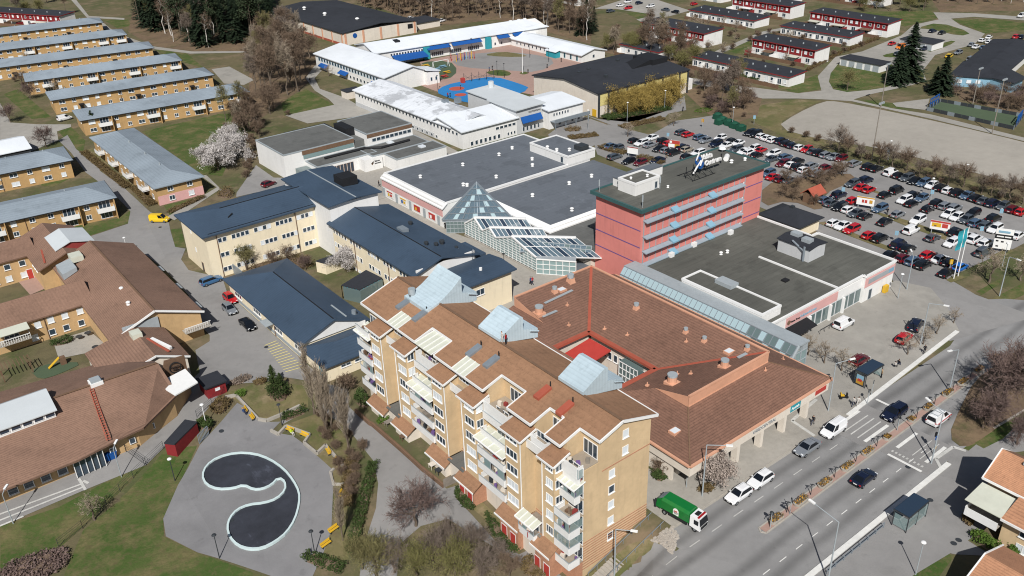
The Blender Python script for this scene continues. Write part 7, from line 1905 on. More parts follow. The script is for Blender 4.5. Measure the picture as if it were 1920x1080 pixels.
def mass(pts,s):
 lows = [bare(700 + i,13,.62,'birch',9,'twig_brown',dens=.75,tw=.13) for i in range(3)]
 V,F,off = [],[],0
 for i,p in enumerate(pts):
  for me in lows[i % 3][:2]:
   v = np.empty(len(me.vertices) * 3,np.float32); me.vertices.foreach_get('co',v); v = v.reshape(-1,3)
   f = np.empty(len(me.loops),np.int32); me.loops.foreach_get('vertex_index',f); f = f.reshape(-1,4)
   a = random.random() * 6.28; k = random.uniform(*s); c_,s_ = math.cos(a) * k,math.sin(a) * k
   V.append(np.stack([v[:,0] * c_ - v[:,1] * s_ + p[0],v[:,0] * s_ + v[:,1] * c_ + p[1],v[:,2] * k],1)); F.append(f + off); off += len(v)
 o = bpy.data.objects.new('far_woods',fast_mesh('far_woods',np.concatenate(V),np.concatenate(F),'twig_brown')); C.objects.link(o)
 tag(o,'mass of bare brown woods along the top edge behind the school','woods',kind='stuff')
def wood(poly,n,kinds,label,group,md=3.0,s=(.8,1.1),single=999):
 pts = []; tries = 0
 xs = [p[0] for p in poly]; ys = [p[1] for p in poly]
 while len(pts) < n and tries < 6000:
  tries += 1
  p = (random.uniform(min(xs),max(xs)),random.uniform(min(ys),max(ys)))
  if inside(p,poly) and all((p[0] - q[0]) ** 2 + (p[1] - q[1]) ** 2 > md * md for q in pts): pts.append(p)
 few = n <= 36; cnt = {}
 if few: pts.sort(key=lambda p: (.7826 * p[0] - .6218 * p[1]) / (.5401 * p[0] + .7014 * p[1] + 37.2))
 if single < n:                    # the far ones read as one mass
  pts.sort(key=lambda p: p[0] * .54 + p[1] * .70)
  mass(pts[single:],s); pts = pts[:single]
 for p in pts:
  k = random.choice(kinds)
  lab = label[k] if isinstance(label,dict) else label
  if few: cnt[lab] = cnt.get(lab,0) + 1; lab += f', {ORD[cnt[lab] - 1]} from the left'
  tree(k,p[0],p[1],lab,random.uniform(*s),group,name=None)
# conifer wood at top left, birches along its edge
wood([(121.6,431.9),(122.7,406.6),(128.1,382.7),(137.4,373),(150,370.8),(170.1,392),(209.3,472.4),(218.4,505.8),(162,570.2),(141.8,500.3)],140,['spruce','spruce','pine'],{'spruce': 'dark spruce in the dense wood at the top left','pine': 'dark pine in the dense wood at the top left'},'conifers of the top left wood',3.6,(1.4,1.85))
wood([(119.2,434.5),(120.8,401),(128.9,371),(144,362.5),(157.8,388.4),(140.7,411.8),(132.9,461.8)],16,['birch','birch','wood'],{'birch': 'pale-trunked birch at the edge of the conifer wood','wood': 'bare tree at the edge of the conifer wood'},'birches along the conifer wood',3.0,(.9,1.25))
# bare wood left of the school
wood([(121.1,305.6),(138,333.6),(158.9,351.8),(154.9,324.7),(136.3,294),(117.3,269),(106.9,262.6),(104.4,270.4)],36,['wood','wood','wood','wood','brown'],{k: 'tall bare tree in the thicket between ochre rows and school' for k in ('wood','brown')} | {'budding': 'tree with first green buds in the thicket by the school'},'thicket beside the school',2.6,(1.1,1.5))
wood([(92.1,256.7),(101.1,263),(103.6,255.5),(89.8,232.3),(79.9,214.7),(75,212.3),(91.7,239)],24,['shrub','brown','shrub'],{'shrub': 'bare shrub on the slope beside the municipal hall','brown': 'bare tree on the slope beside the municipal hall'},'growth beside the municipal hall',2.5,(.7,1.1))
# bare woods behind the school and the halls
wood([(218.8,401.9),(227.8,347.9),(256.4,338.4),(255.9,318),(249.9,267.1),(297.6,316),(315.1,361.6),(273.9,416.2),(244.7,449.3)],230,['wood','wood','wood','birch','brown'],{'wood': 'bare tree in the brown woods behind the school','brown': 'bare tree in the brown woods behind the school','birch': 'pale birch in the brown woods behind the school'},'brown woods behind the school',4.0,(.85,1.2),60)
wood([(240.5,250),(278.9,261.2),(261.7,220.1),(240,204.6),(243.4,211.8),(246.5,239.7)],34,['wood','wood','budding','brown'],{k: 'bare tree in the strip of woods behind the black-roofed sports hall' for k in ('wood','brown','budding')},'woods behind the sports hall',3.0,(.7,.95))
wood([(228.5,196),(240.7,187.1),(237.7,174.6),(218,160.6),(204.4,158.9),(213.9,177.9)],30,['brown','wood','purple','shrub'],{k: 'bare tree in the copse by the green bottle banks' for k in ('brown','wood','purple')} | {'shrub': 'bare shrub in the copse by the green bottle banks'},'copse by the bottle banks',2.8,(.6,.95))
wood([(279.9,133.1),(288.5,113.3),(273.9,106.7),(273.8,123.6)],22,['purple','brown','shrub'],'bare bush-like tree along the green sports court','trees along the sports court',3.0,(.5,.8))
wood([(378.2,228.2),(395.1,203.6),(414.4,214.4),(402.2,241.6)],16,['budding','budding','wood'],'greening tree behind the far red terraces','greening trees at the top right',5.0,(.8,1.1))
wood([(416.5,212.1),(438,181.8),(473.8,198.1),(445.7,229.9)],40,['wood','birch','pine'],'tree in the wood along the top right road','wood at the top right',6.0,(.7,1.0))
wood([(80.8,511.2),(110.4,495.8),(133.8,592.8),(99.4,613.4)],12,['budding','budding','wood'],'greening tree behind the ochre rows at the top left','greening trees at the top left',5.0,(.8,1.0))
for (x,y),s_,l in (((255.9,280.2),.95,'dark spruce left of the pair in the bare woods'),((260.4,280.6),1.15,'taller dark spruce of the pair in the bare woods'),((266.1,282.3),.9,'dark spruce right of the pair in the bare woods')): tree('spruce',x,y,l,s_)
for (x,y),s_,l in (((284.9,149.8),1.25,'tallest dark spruce on the triangular lawn'),((277.3,149.3),.8,'shorter spruce touching the tallest one on the lawn'),((276.7,133.4),.85,'broad spruce beside the blue pavilion'),((276.8,136.1),.6,'small spruce left of the broad one by the blue pavilion')): tree('tall_spruce',x,y,l,s_)
for i,(x,y) in enumerate(((188.5,189.2),(194.1,186.3),(202.2,186.5),(208.2,186.1))): tree('willow',x,y,f'golden willow, {ORD[i]} from the left before the sports hall',1.0,'golden willows')
for (x,y),k,s_,l in (
 ((76.1,225.5),'blossom',1.15,'large white blossom tree nearest the municipal hall'),((83.2,230.4),'blossom',1.0,'white blossom tree behind the largest one'),((75.6,231.6),'blossom',.85,'white blossom tree nearest the end-on ochre house'),((86,242.1),'blossom',1.0,'white blossom tree farthest from the municipal hall'),
 ((72.2,149.5),'blossom',.75,'white blossom tree against the cream office wing'),((77.7,57.4),'pinkish',.95,'pale pink blossoming shrub tree at the care centre corner'),
 ((61.1,285.2),'thuja',1.3,'dark pointed thuja before the first ochre row'),((42.3,118.8),'thuja',.9,'tallest of the pointed thujas above the plaza'),((42.9,117.4),'thuja',.75,'shorter pointed thuja above the plaza'),
 ((56.9,163.1),'olive',.75,'budding tree in the garden against the cream facade'),((61.8,160.9),'brown',.5,'small bare tree in the middle of the office garden'),((64.8,160.5),'brown',.55,'bare tree in the far corner of the office garden'),((66.1,154.9),'purple',.5,'bare tree beside the garden shed'),
 ((86.1,164.5),'small',1.3,'bare tree before the municipal hall entrance'),((45.9,280),'purple',1.0,'round bare tree beside the white-roofed storage hall'),((43.7,315.6),'purple',.9,'bare tree at the left edge below the ochre rows'),((55.2,341.3),'purple',.9,'bare tree before the third ochre row'),((58,364.7),'brown',.7,'bare tree at the gable of the fourth ochre row'),
 ((10.7,107),'small',1.0,'bare bushy tree on the nursery lawn beside the fence'),
 ((43.6,79.1),'purple',1.1,'big round bare tree on the front path of the flats'),
 ((35.2,75.1),'olive',.8,'bare tree at the bottom edge left of the flats'),((42,72.7),'bare',.75,'grey bare tree between front path and flats'),((45.4,70.5),'bare',.7,'grey bare tree near the dark shrub bed of the flats'),((39,72.2),'budding',.7,'budding tree at the bottom centre edge'),((42.6,68.8),'budding',.75,'yellow-green budding tree at the bottom edge below the flats'),((45.5,66.9),'bare',.7,'bare tree at the bottom edge near the entrance path'),((48.5,67.8),'bare',.5,'small bare tree beside the dark shrub bed'),((37.3,74.4),'bare',.7,'grey bare tree left of the yellow-green one at the bottom'),((44.8,73.5),'bare',.6,'grey bare tree above the budding ones below the flats'),((47.6,71.1),'bare',.6,'grey bare tree beside the long evergreen bed'),((34.4,77.2),'olive',.7,'olive bare tree beside the tall hedge end'),((48.2,65),'brown',.55,'brown bare tree at the bottom edge before the entrance bed'),
 ((44.5,109.5),'poplar',1.0,'slender bare poplar highest above the plaza'),((44.7,106.9),'poplar',.9,'slender bare poplar, second down the slope'),((44.6,103.8),'poplar',.95,'slender bare poplar, third down the slope'),((43.4,103.3),'poplar',.8,'slender bare poplar behind the third one'),((44.4,98.5),'poplar',.85,'slender bare poplar lowest beside the path'),((34.7,82.6),'poplar',.7,'slender bare poplar beside the lowest benches'),
 ((124.5,41.7),'purple',1.4,'largest dark bare tree at the right edge'),((117.9,40.3),'purple',1.0,'dark bare tree nearest the crossing on the right'),((130.2,41.7),'purple',1.25,'dark bare tree at the right edge behind the largest'),((116.9,40.6),'purple',.7,'smaller dark bare tree leaning by the crossing'),((116.8,35.8),'purple',.8,'dark bare tree behind the corner house'),
 ((57.4,119),'shrub',1.0,'bare shrub beside the lower annex'),((51.6,111.4),'shrub',1.6,'grey bare shrub at the corner of the flats'),((74.2,64),'shrub',1.4,'bare shrub between flats and care centre'),((112.8,259.6),'shrub',1.0,'bare reddish shrub beside the school path'),
 ((259.7,156),'olive',.95,'bare tree on the triangular lawn'),((191.7,168.8),'small',1.2,'bare tree at the car park entrance'),((174.9,171),'small',1.0,'bare tree beside the oval planting by the school'),((162.2,62),'small',1.6,'bare tree on the verge by the flagpoles'),((167.2,58.5),'small',1.3,'bare tree on the verge at the right edge'),
 ((154.3,286.6),'small',1.5,'bare tree against the school window wall'),((146,294.9),'small',1.0,'small tree on the fenced sand court by the school')):
 tree(k,x,y,l,s_)
for i,((x,y),s_) in enumerate((((204.8,123.1),.75),((204.8,120.2),.6),((204.9,116.3),.45),((205.4,111.3),.65),((205.3,107.8),.6),((205.8,104.3),.65),((204.4,100),.5),((205.2,96.7),.6),((204.3,92.7),.6),((205.3,89.5),.7),((204.6,84.7),.55),((205.1,82.6),.55),((204.7,78.6),.65),((204.9,75.5),.65))):
 tree('brown' if i % 2 else 'bare',x,y,f'bare tree, {ORD[i]} from the left in the row between car park and gravel pitch',s_ * 1.3,'row of trees along the gravel pitch')
for i,((x,y),s_) in enumerate((((114.8,68.9),1.0),((114.7,65.7),1.05),((114.8,62.6),1.1),((127.2,58.4),.9),((132.1,58.4),.9),((137,58.6),.95),((142.6,58.6),.8))):
 tree('small',x,y,f'small pruned bare street tree, {ORD[i]} from the care centre on the forecourt',s_,'street trees on the forecourt')
for i,((x,y),s_) in enumerate((((176.3,118.7),.55),((175.4,114.7),.5),((182.1,116.5),.55),((181,112.7),.6),((184.9,112.3),.5),((189.2,113.2),.55),((169.2,111.2),.45),((169.2,114.2),.5),((170,106),.4),((178.7,110.1),.5),((191.5,112.8),.5))):
 tree('brown',x,y,f'bare tree in the clump round the brick kiosk, {ORD[i]} of the clump',s_,'clump of trees round the kiosk')
for i,((x,y),s_) in enumerate((((210,136.6),1.0),((209.8,132.5),1.1),((210.4,141.7),.9),((206.6,118.5),1.0),((206.2,115.1),1.0),((204.3,97.6),.8),((204.2,94.4),.8),((204.5,86.3),.8),((204.3,80.4),.8),((204.3,76.8),.8))):
 tree('shrub',x,y,f'bare shrub under the tree row along the gravel pitch, {ORD[i]} listed',s_,'shrubs along the gravel pitch','shrub')
wood([(319.4,273.5),(325.1,244.2),(300.3,233.8),(318.4,229.8),(314.4,204.7),(319.9,185.6),(298.2,182.9),(271.8,179.6),(264.6,213.2),(285.4,249.3)],60,['shrub','shrub','small'],{'shrub': 'bare garden shrub between the red and white terraces','small': 'small bare garden tree between the red and white terraces'},'garden growth on the terrace estate',5.0,(.8,1.4))
wood([(61.2,420),(75.6,405.4),(62,311.3),(90.3,295.2),(91.6,282.8),(61.3,281.4),(55.1,389.4)],14,['shrub','small'],'bare bush beside the ochre rows','bushes beside the ochre rows',6.0,(.8,1.3))
wood([(93.3,267.9),(106.9,279),(107.7,267.1),(102.1,252.1),(95.1,249.2),(92.1,256.7)],14,['wood','brown','shrub'],'grey-brown tree between lawn and school path','scrub between lawn and school path',2.6,(.55,.8))
wood([(44.8,108.7),(45.8,104.8),(45.9,97),(45.4,95.5),(39.4,88.6),(40.3,91.6),(42.4,102.5)],18,['shrub','shrub','poplar'],{'shrub': 'bare brown shrub under the poplars above the front path','poplar': 'slender bare poplar in the thicket above the front path'},'thicket under the poplars',1.5,(.7,.95))
# ---- leafy shrubs and hedges
def clump(name,label,pts,h,mat,n=900,s=.13,kind=None,cat='shrub',group=None,top=.75):
 """a hedge or shrub bed with the outline of a polygon: leaves spread through its volume, denser at the surface"""
 R = np.random.default_rng(int(abs(pts[0][0] * 97 + pts[0][1] * 31)))
 xs = [p[0] for p in pts]; ys = [p[1] for p in pts]; cx,cy = sum(xs) / len(xs),sum(ys) / len(ys)
 X_,Y_ = np.zeros(0),np.zeros(0)
 while len(X_) < n:
  x,y = R.uniform(min(xs),max(xs),4 * n),R.uniform(min(ys),max(ys),4 * n); c = np.zeros(4 * n,bool)
  for k in range(len(pts)):
   (x0,y0),(x1,y1) = pts[k],pts[k - 1]
   if y0 != y1: c ^= ((y0 > y) != (y1 > y)) & (x < (x1 - x0) * (y - y0) / (y1 - y0) + x0)
  X_,Y_ = np.append(X_,x[c]),np.append(Y_,y[c])
 X_,Y_ = X_[:n],Y_[:n]
 b_ = .72 + .28 * np.sin(X_ * 2.1 + 1.3 * np.sin(Y_ * 1.7)) * np.cos(Y_ * 2.4)
 Zg = np.array([hz(a,q) for a,q in zip(X_,Y_)])
 out = np.stack([X_ + R.normal(0,.12,n),Y_ + R.normal(0,.12,n),Zg + h * b_ * (1 - (1 - np.sqrt(R.random(n))) * top)],1)
 me = leaf_quads(np.array(out),s,R,'leaves',mat)
 t = thing(name,label,cat,(cx,cy,hz(cx,cy)),0,group)
 o = bpy.data.objects.new('leaves',me); C.objects.link(o); o.parent = t; o.location = -Vector((cx,cy,hz(cx,cy)));
 q = [(cx + (x - cx) * .8,cy + (y - cy) * .8) for x,y in pts]
 bb = MB().hull8([(x,y,hz(x,y)) for x,y in q],[(cx + (x - cx) * .75,cy + (y - cy) * .75,hz(x,y) + h * .5) for x,y in q]); bb.build('stems','twig_brown',t)
 return t
def hed(label,p,q,w,h,mat='hedge_green',n=None,name='hedge'):
 d = Vector((q[0] - p[0],q[1] - p[1])); L = d.length; d.normalize(); nx,ny = -d.y * w / 2,d.x * w / 2
 return clump(name,label,[(p[0] - nx,p[1] - ny),(q[0] - nx,q[1] - ny),(q[0] + nx,q[1] + ny),(p[0] + nx,p[1] + ny)],h,mat,n or int(260 * L * w * .55 + 200),.12,cat='hedge')
clump('shrub_bed','oval dark evergreen shrub bed left of the entrance path of the flats',smooth([(50.7,81),(52.8,81.1),(52.3,77),(50.2,76.6)],2),1.0,'hedge_green',1500)
clump('shrub_bed','long evergreen shrub bed along the brick base of the flats',smooth([(52.7,76.3),(52.1,73.7),(53.3,69),(51.6,67.3),(50.3,68.3),(50.8,72.7)],2),1.0,'hedge_green',2200)
clump('shrub_bed','brown-green shrub bed at the bottom edge before the flats entrance',smooth([(51.2,66.5),(52.8,66),(52.8,61.4),(49.4,63.9)],2),.9,'hedge_brown',1500)
clump('shrub_bed','dark round evergreen at the far corner of the flats',smooth([(50.6,108.1),(52.7,109.8),(52.8,106.2),(51.2,105)],2),2.2,'hedge_green',1500)
clump('shrub_bed','bright green shrub on the flats patio',smooth([(50.4,100.9),(52.9,102.4),(53.3,100.8),(51.8,99.6)],2),1.2,'fresh_green',700)
clump('shrub_bed','brown and green bush beside the plaza gate',smooth([(31.4,119.7),(33.7,121.3),(35.6,120.3),(34.7,118.3),(32.3,117.1)],2),1.4,'hedge_brown',1500)
clump('shrub_bed','green bush behind the long red shed',smooth([(28.5,117),(30.3,118.3),(31.1,115.7),(29.6,114.5)],2),1.6,'hedge_green',1400)
clump('shrub_bed','dark evergreen bush under the thujas above the plaza',smooth([(40.2,117.9),(42.6,118.7),(44.1,116.2),(42.3,114.5),(40.6,115.2)],2),2.4,'thuja',1600)
clump('shrub_bed','grey heather bed behind the small red shed',smooth([(36.9,125.1),(40.5,125.5),(41.1,123.7),(37.3,123.6)],2),.8,'twig_grey',900)
clump('shrub_bed','low mixed planting above the plaza wall',smooth([(40.4,122.9),(42.6,122.4),(41.9,120.8),(40.1,121.5)],2),.8,'hedge_brown',700)
clump('shrub_bed','bright green shrub at the plaza corner',smooth([(36.7,121.5),(38.2,121.7),(38.1,120),(36.6,119.8)],2),.8,'fresh_green',600)
hed('clipped dark hedge beside the black plaza lamp',(39.8,111),(43.8,110.9),1.2,1.3)
hed('clipped hedge at the bottom of the plaza',(29.5,83.1),(32.3,78.2),1.6,1.2)
hed('long tall green hedge between poplars and front path',(45.4,92.8),(34.4,79.9),1.5,1.3)
hed('brown hedge on the slope below the poplars',(43.6,96),(37.8,87.3),1.8,1.0,'hedge_brown')
clump('shrub_bed','rounded green bush before the corner house',smooth([(93.9,31.1),(95.3,31),(95.3,28.3),(94.1,26.9),(93.1,27.9)],2),1.3,'fresh_green',1500)
clump('shrub_bed','green bush at the fence of the corner house',smooth([(94.5,26.7),(95.9,26.7),(96,25.9),(94.5,25.6)],2),1.3,'fresh_green',800)
clump('shrub_bed','shadowed brown shrub beside the corner house',smooth([(96.3,33.3),(98.2,33.4),(96.4,31.5),(95.4,31.9)],2),1.0,'hedge_brown',700)
hed('long brown hedge along the end-on ochre house',(52.8,267.1),(53.3,228.9),2.2,1.1,'hedge_brown')
hed('brown hedge continuing down to the street bend',(54.7,227.6),(54.1,212.2),2.4,1.1,'hedge_brown')
hed('low brown hedge before the pink ground floor end',(55.4,204.9),(65.8,209.2),1.6,.9,'hedge_brown')
clump('shrub_bed','leafless yellow-green bush beside the path to the cream office',smooth([(68.3,208.5),(73.5,212),(71.8,203.7),(68.5,204.4)],2),1.4,'hedge_brown',900)
hed('low hedge between the bays behind the supermarket',(163,169.5),(163.8,160.6),3.0,1.2,'hedge_brown')
hed('second low hedge between the bays beside the poster board',(164.2,156.4),(165.5,148.6),3.0,1.2,'hedge_brown')
clump('shrub_bed','oval green bed at the school entrance',smooth([(164.6,187.6),(168.9,189.3),(171.2,186),(167.8,183.4)],2),.8,'hedge_brown',900)
hed('long low bed beside the service road',(161.8,181.3),(169.8,178.1),3.0,.8,'hedge_brown')
hed('long low bed on the traffic island before the sports hall',(179.3,178.3),(194.6,175.7),3.0,.9,'hedge_brown')
hed('dark evergreen bed under the willows',(181.9,187.8),(203.9,182.1),5.0,1.2)
clump('shrub_bed','green ground-cover island by the car park entrance',smooth([(206.1,174.7),(212.4,175.2),(212.9,170.7),(206.6,171.6)],2),.5,'fresh_green',900)
hed('green garden hedge along the single-storey terrace',(249.1,195.5),(248.4,182.8),2.0,1.2)
hed('clipped hedge round the corner of the triangular lawn',(271.8,179.6),(302.6,186.5),1.5,1.2,'hedge_brown')
hed('hedge along the back gardens of the middle terrace',(306.4,186.7),(333.1,189.9),1.8,1.3,'hedge_brown')
hed('green strip under the windows of the school front',(136,192.6),(152,192.6),1.0,.6)
clump('shrub_bed','dark green planting in the nursery garden',smooth([(17.8,159.1),(21.8,158.4),(21.2,156),(17.5,156.9)],2),1.0,'hedge_green',900)
clump('shrub_bed','green garden beside the glazed pavilion',smooth([(67.7,141),(69.7,142.2),(71.3,135.4),(68.3,136.2)],2),1.0,'fresh_green',900)
clump('shrub_bed','brown undergrowth filling the office garden',smooth([(53.8,165.8),(62.2,165.1),(70.2,161.4),(68.3,152.9),(61.7,158.9)],2),.9,'hedge_brown',2200)
clump('shrub_bed','dark brown brushwood at the bottom left corner',smooth([(-1.2,105.8),(4,105),(7.1,102.9),(4.2,99.1),(-1.7,102.9)],2),1.0,'twig_purple',2500,.16)
clump('shrub_bed','low evergreen by the care centre gable',smooth([(72.9,65.1),(74.5,64.2),(74.3,62.4),(72,62.5)],2),1.0,'hedge_green',900)
clump('shrub_bed','greenery round the stones at the care centre corner',smooth([(74.9,58.5),(77.1,58.6),(77.4,56.9),(75.3,57)],2),.7,'hedge_brown',700)

# ================================================================ street furniture, people, small things
def G(p): return (p[0],p[1],hz(*p))
# ---- planted median
sheet('median',[(75.6,47.5),(131,47.8),(131,48.8),(75.6,48.5)],'red_paving',Z3 + .05)
kerb('kerb',[(75.6,47.42),(131,47.72),(131.3,48.3),(131,48.88),(75.6,48.58),(75.2,48),(75.6,47.42)],.2,.1)
def planter(x,y,L,i,tot):
 t = thing('planter',f'stone planter with yellow and purple flowers, {ORD[i]} along the median from the near end','planter',(x,y,Z3),.02,'planters on the median')
 n = 16; ring = [((L / 2 - .45) * (1 if math.cos(a) > 0 else -1) + .5 * math.cos(a),.55 * math.sin(a)) for a in [2 * PI * (k + .5) / n for k in range(n)]]
 b = MB().hull8([(a * .94,c * .9,0) for a,c in ring],[(a,c,.42) for a,c in ring]).build('bowl','concrete'); b.parent = t; b.location = (0,0,0)
 R = np.random.default_rng(i + 500)
 for nm,mat,m in (('leaves','hedge_brown',160),('flowers','flower',90),('flowers','twig_purple',60)):
  c = np.stack([R.uniform(-L / 2 + .1,L / 2 - .1,m),R.uniform(-.42,.42,m),.45 + .22 * R.random(m)],1)
  o = bpy.data.objects.new(nm,leaf_quads(c,.1,R,nm,mat)); C.objects.link(o); o.parent = t
PL = [((78.4,47.7),2.4),((83.6,47.9),2.6),((89,48.1),2.6),((94.3,48.2),2.4),((99.3,48.2),2.4),((104.2,48.3),1.2),((110.8,48.4),1.2),((115.6,48.8),2.2),((121.2,48.9),2.4),((125.8,48.7),2.4),((130.9,48.7),2.4),((136.2,48.7),2.4)]
for i,((x,y),L) in enumerate(PL): planter(x,48.05 + (x - 76) * .005,L,i,len(PL))
OP = [(77,48),(80.6,47.6),(85.8,47.7),(91.2,47.8),(96.3,47.9),(101.5,47.9),(112.2,48.4),(117.3,48.5),(122.7,48.5),(128.2,48.8),(134,48.8)]
for i,(x,y) in enumerate(OP):
 y = 48.05 + (x - 76) * .005
 t = thing('ornamental_post',f'dark ornamental post with curved arms, {ORD[i]} along the median from the near end','post',(x,y,Z3),0,'ornamental posts on the median')
 MB().tube((x,y,Z3),(x,y,1.9),.06,.05,6).build('pole','dark_steel',t)
 MB().bar((x - .5,y,1.5),(x,y,1.9),.07).bar((x + .5,y,1.5),(x,y,1.9),.07).bar((x,y - .35,1.95),(x,y + .35,1.7),.08).build('arms','dark_steel',t)
# ---- lamps
def lamp(p,h,label,arm=(0,0),col='grey_paint',head='white_paint',name='street_lamp'):
 x,y = p; z = hz(x,y); t = thing(name,label,'lamp',(x,y,z))
 MB().tube((x,y,z),(x,y,z + h),.11 if h > 6 else .07,.07 if h > 6 else .05,8).build('pole',col,t)
 L = math.hypot(*arm)
 if L > .1:
  ex,ey = x + arm[0],y + arm[1]
  MB().tube((x,y,z + h),(ex,ey,z + h + .35),.06,.05,6).build('arm',col,t)
  d = (arm[0] / L,arm[1] / L)
  MB().bar((ex - d[0] * .1,ey - d[1] * .1,z + h + .35),(ex + d[0] * .75,ey + d[1] * .75,z + h + .42),.3,.16).build('lamp_head',head,t)
 else:
  MB().tube((x,y,z + h),(x,y,z + h + .1),.06,.3,10).dome(x,y,z + h + .1,.32,.18,10,3).build('lamp_head',head,t)
 return t
lamp((74.4,37.8),9.3,'tall grey street lamp arching over the near lanes',(.2,3.4))
lamp((74.8,57.2),8.5,'grey street lamp beside the refuse truck',(1.5,-2.0))
lamp((103.8,57.6),8.5,'grey street lamp at the outer corner of the care centre',(2.0,-1.0))
lamp((103.8,41.3),8.5,'grey street lamp at the near side of the crossing',(.8,2.4))
lamp((131.6,58.6),8.0,'grey street lamp behind the far bus shelter',(.6,-2.2))
lamp((143.7,69.8),5.0,'lamp on the pavement by the yellow cabinet',(0,0))
lamp((148.1,70.6),7.0,'grey street lamp beside the car park entrance',(1.0,1.0))
lamp((158.3,58.2),8.0,'grey street lamp on the verge at the right edge',(-.6,-1.6))
lamp((83.3,31.9),5.0,'short grey lamp at the edge of the oval lawn',(0,0))
lamp((58.1,56.6),7.5,'blue-grey lamp post beside the gable stair',(1.0,-1.6))
lamp((122.3,48.6),7.5,'street lamp among the planters at the far crossing',(-1.6,.4))
lamp((95.3,126.1),4.5,'black lantern post on the pedestrian street',(0,0),'black','black')
for p,l in (((39.3,110),'black plaza lamp beside the clipped hedge'),((21.9,108),'green plaza lamp on the lawn edge'),((20.9,89.4),'dark plaza lamp below the pool'),((30.7,82.7),'dark plaza lamp by the lowest benches'),((30,116.5),'white-headed lamp beside the plaza gate'),((40.6,188),'white lamp at the street bend')):
 lamp(p,3.8,l,(0,0),'white_paint' if 'white' in l else 'dark_steel','white_paint' if 'white' in l or 'lawn' in l else 'dark_steel')
for p,l in (((16.2,113.2),'thin lamp post on the nursery yard'),((2,112.9),'thin lamp post at the left edge of the nursery yard')): lamp(p,5.0,l,(.5,.6))
for p,h,l in (((206.7,114.3),15,'tall floodlight mast between car park and gravel pitch'),((249.4,104.1),15,'tall floodlight mast at the green sports court'),((250.9,138.6),13,'tall floodlight mast at the path crossing'),((272.2,121.1),11,'floodlight mast behind the green court')):
 x,y = p; t = thing('floodlight_mast',l,'lamp',(x,y,0))
 MB().tube((x,y,0),(x,y,h),.16,.1,8).build('pole','grey_wood',t); MB().bar((x - .9,y,h),(x + .9,y,h),.15).build('crossbar','grey_wood',t)
 for s in (-.8,0,.8): MB().box(x + s - .25,x + s + .25,y - .4,y,h - .1,h + .35).build('floodlight','grey_paint',t)
for i,p in enumerate(((163.8,250.4),(190.6,252.1),(190.1,247.4),(216,264.6),(216.4,254.1),(206.4,289.3),(193.4,285.6))): lamp(p,5.0,f'black lamp post on the school yard, {ORD[i]} from the left group',(0,0),'black','black')
for i,p in enumerate(((201.6,181.7),(184.3,180.6),(202.4,156.1),(170.7,183),(170.6,63.6),(207.1,90.2),(192.9,90.9),(210,111.6))): lamp(p,6.0 if i < 4 else 5.0,f'slim lamp post around the car park, {ORD[i]} counted from the school',(0,0))
x,y = (199.2,248.2)
t = thing('flagpole','tall white flagpole on a small green disc in the school yard','flagpole',(x,y,0)); MB().tube((x,y,0),(x,y,10),.14,.08,8).build('pole','white_paint',t); MB().dome(x,y,10,.16,.16,8,3).build('finial','yellow_paint',t)
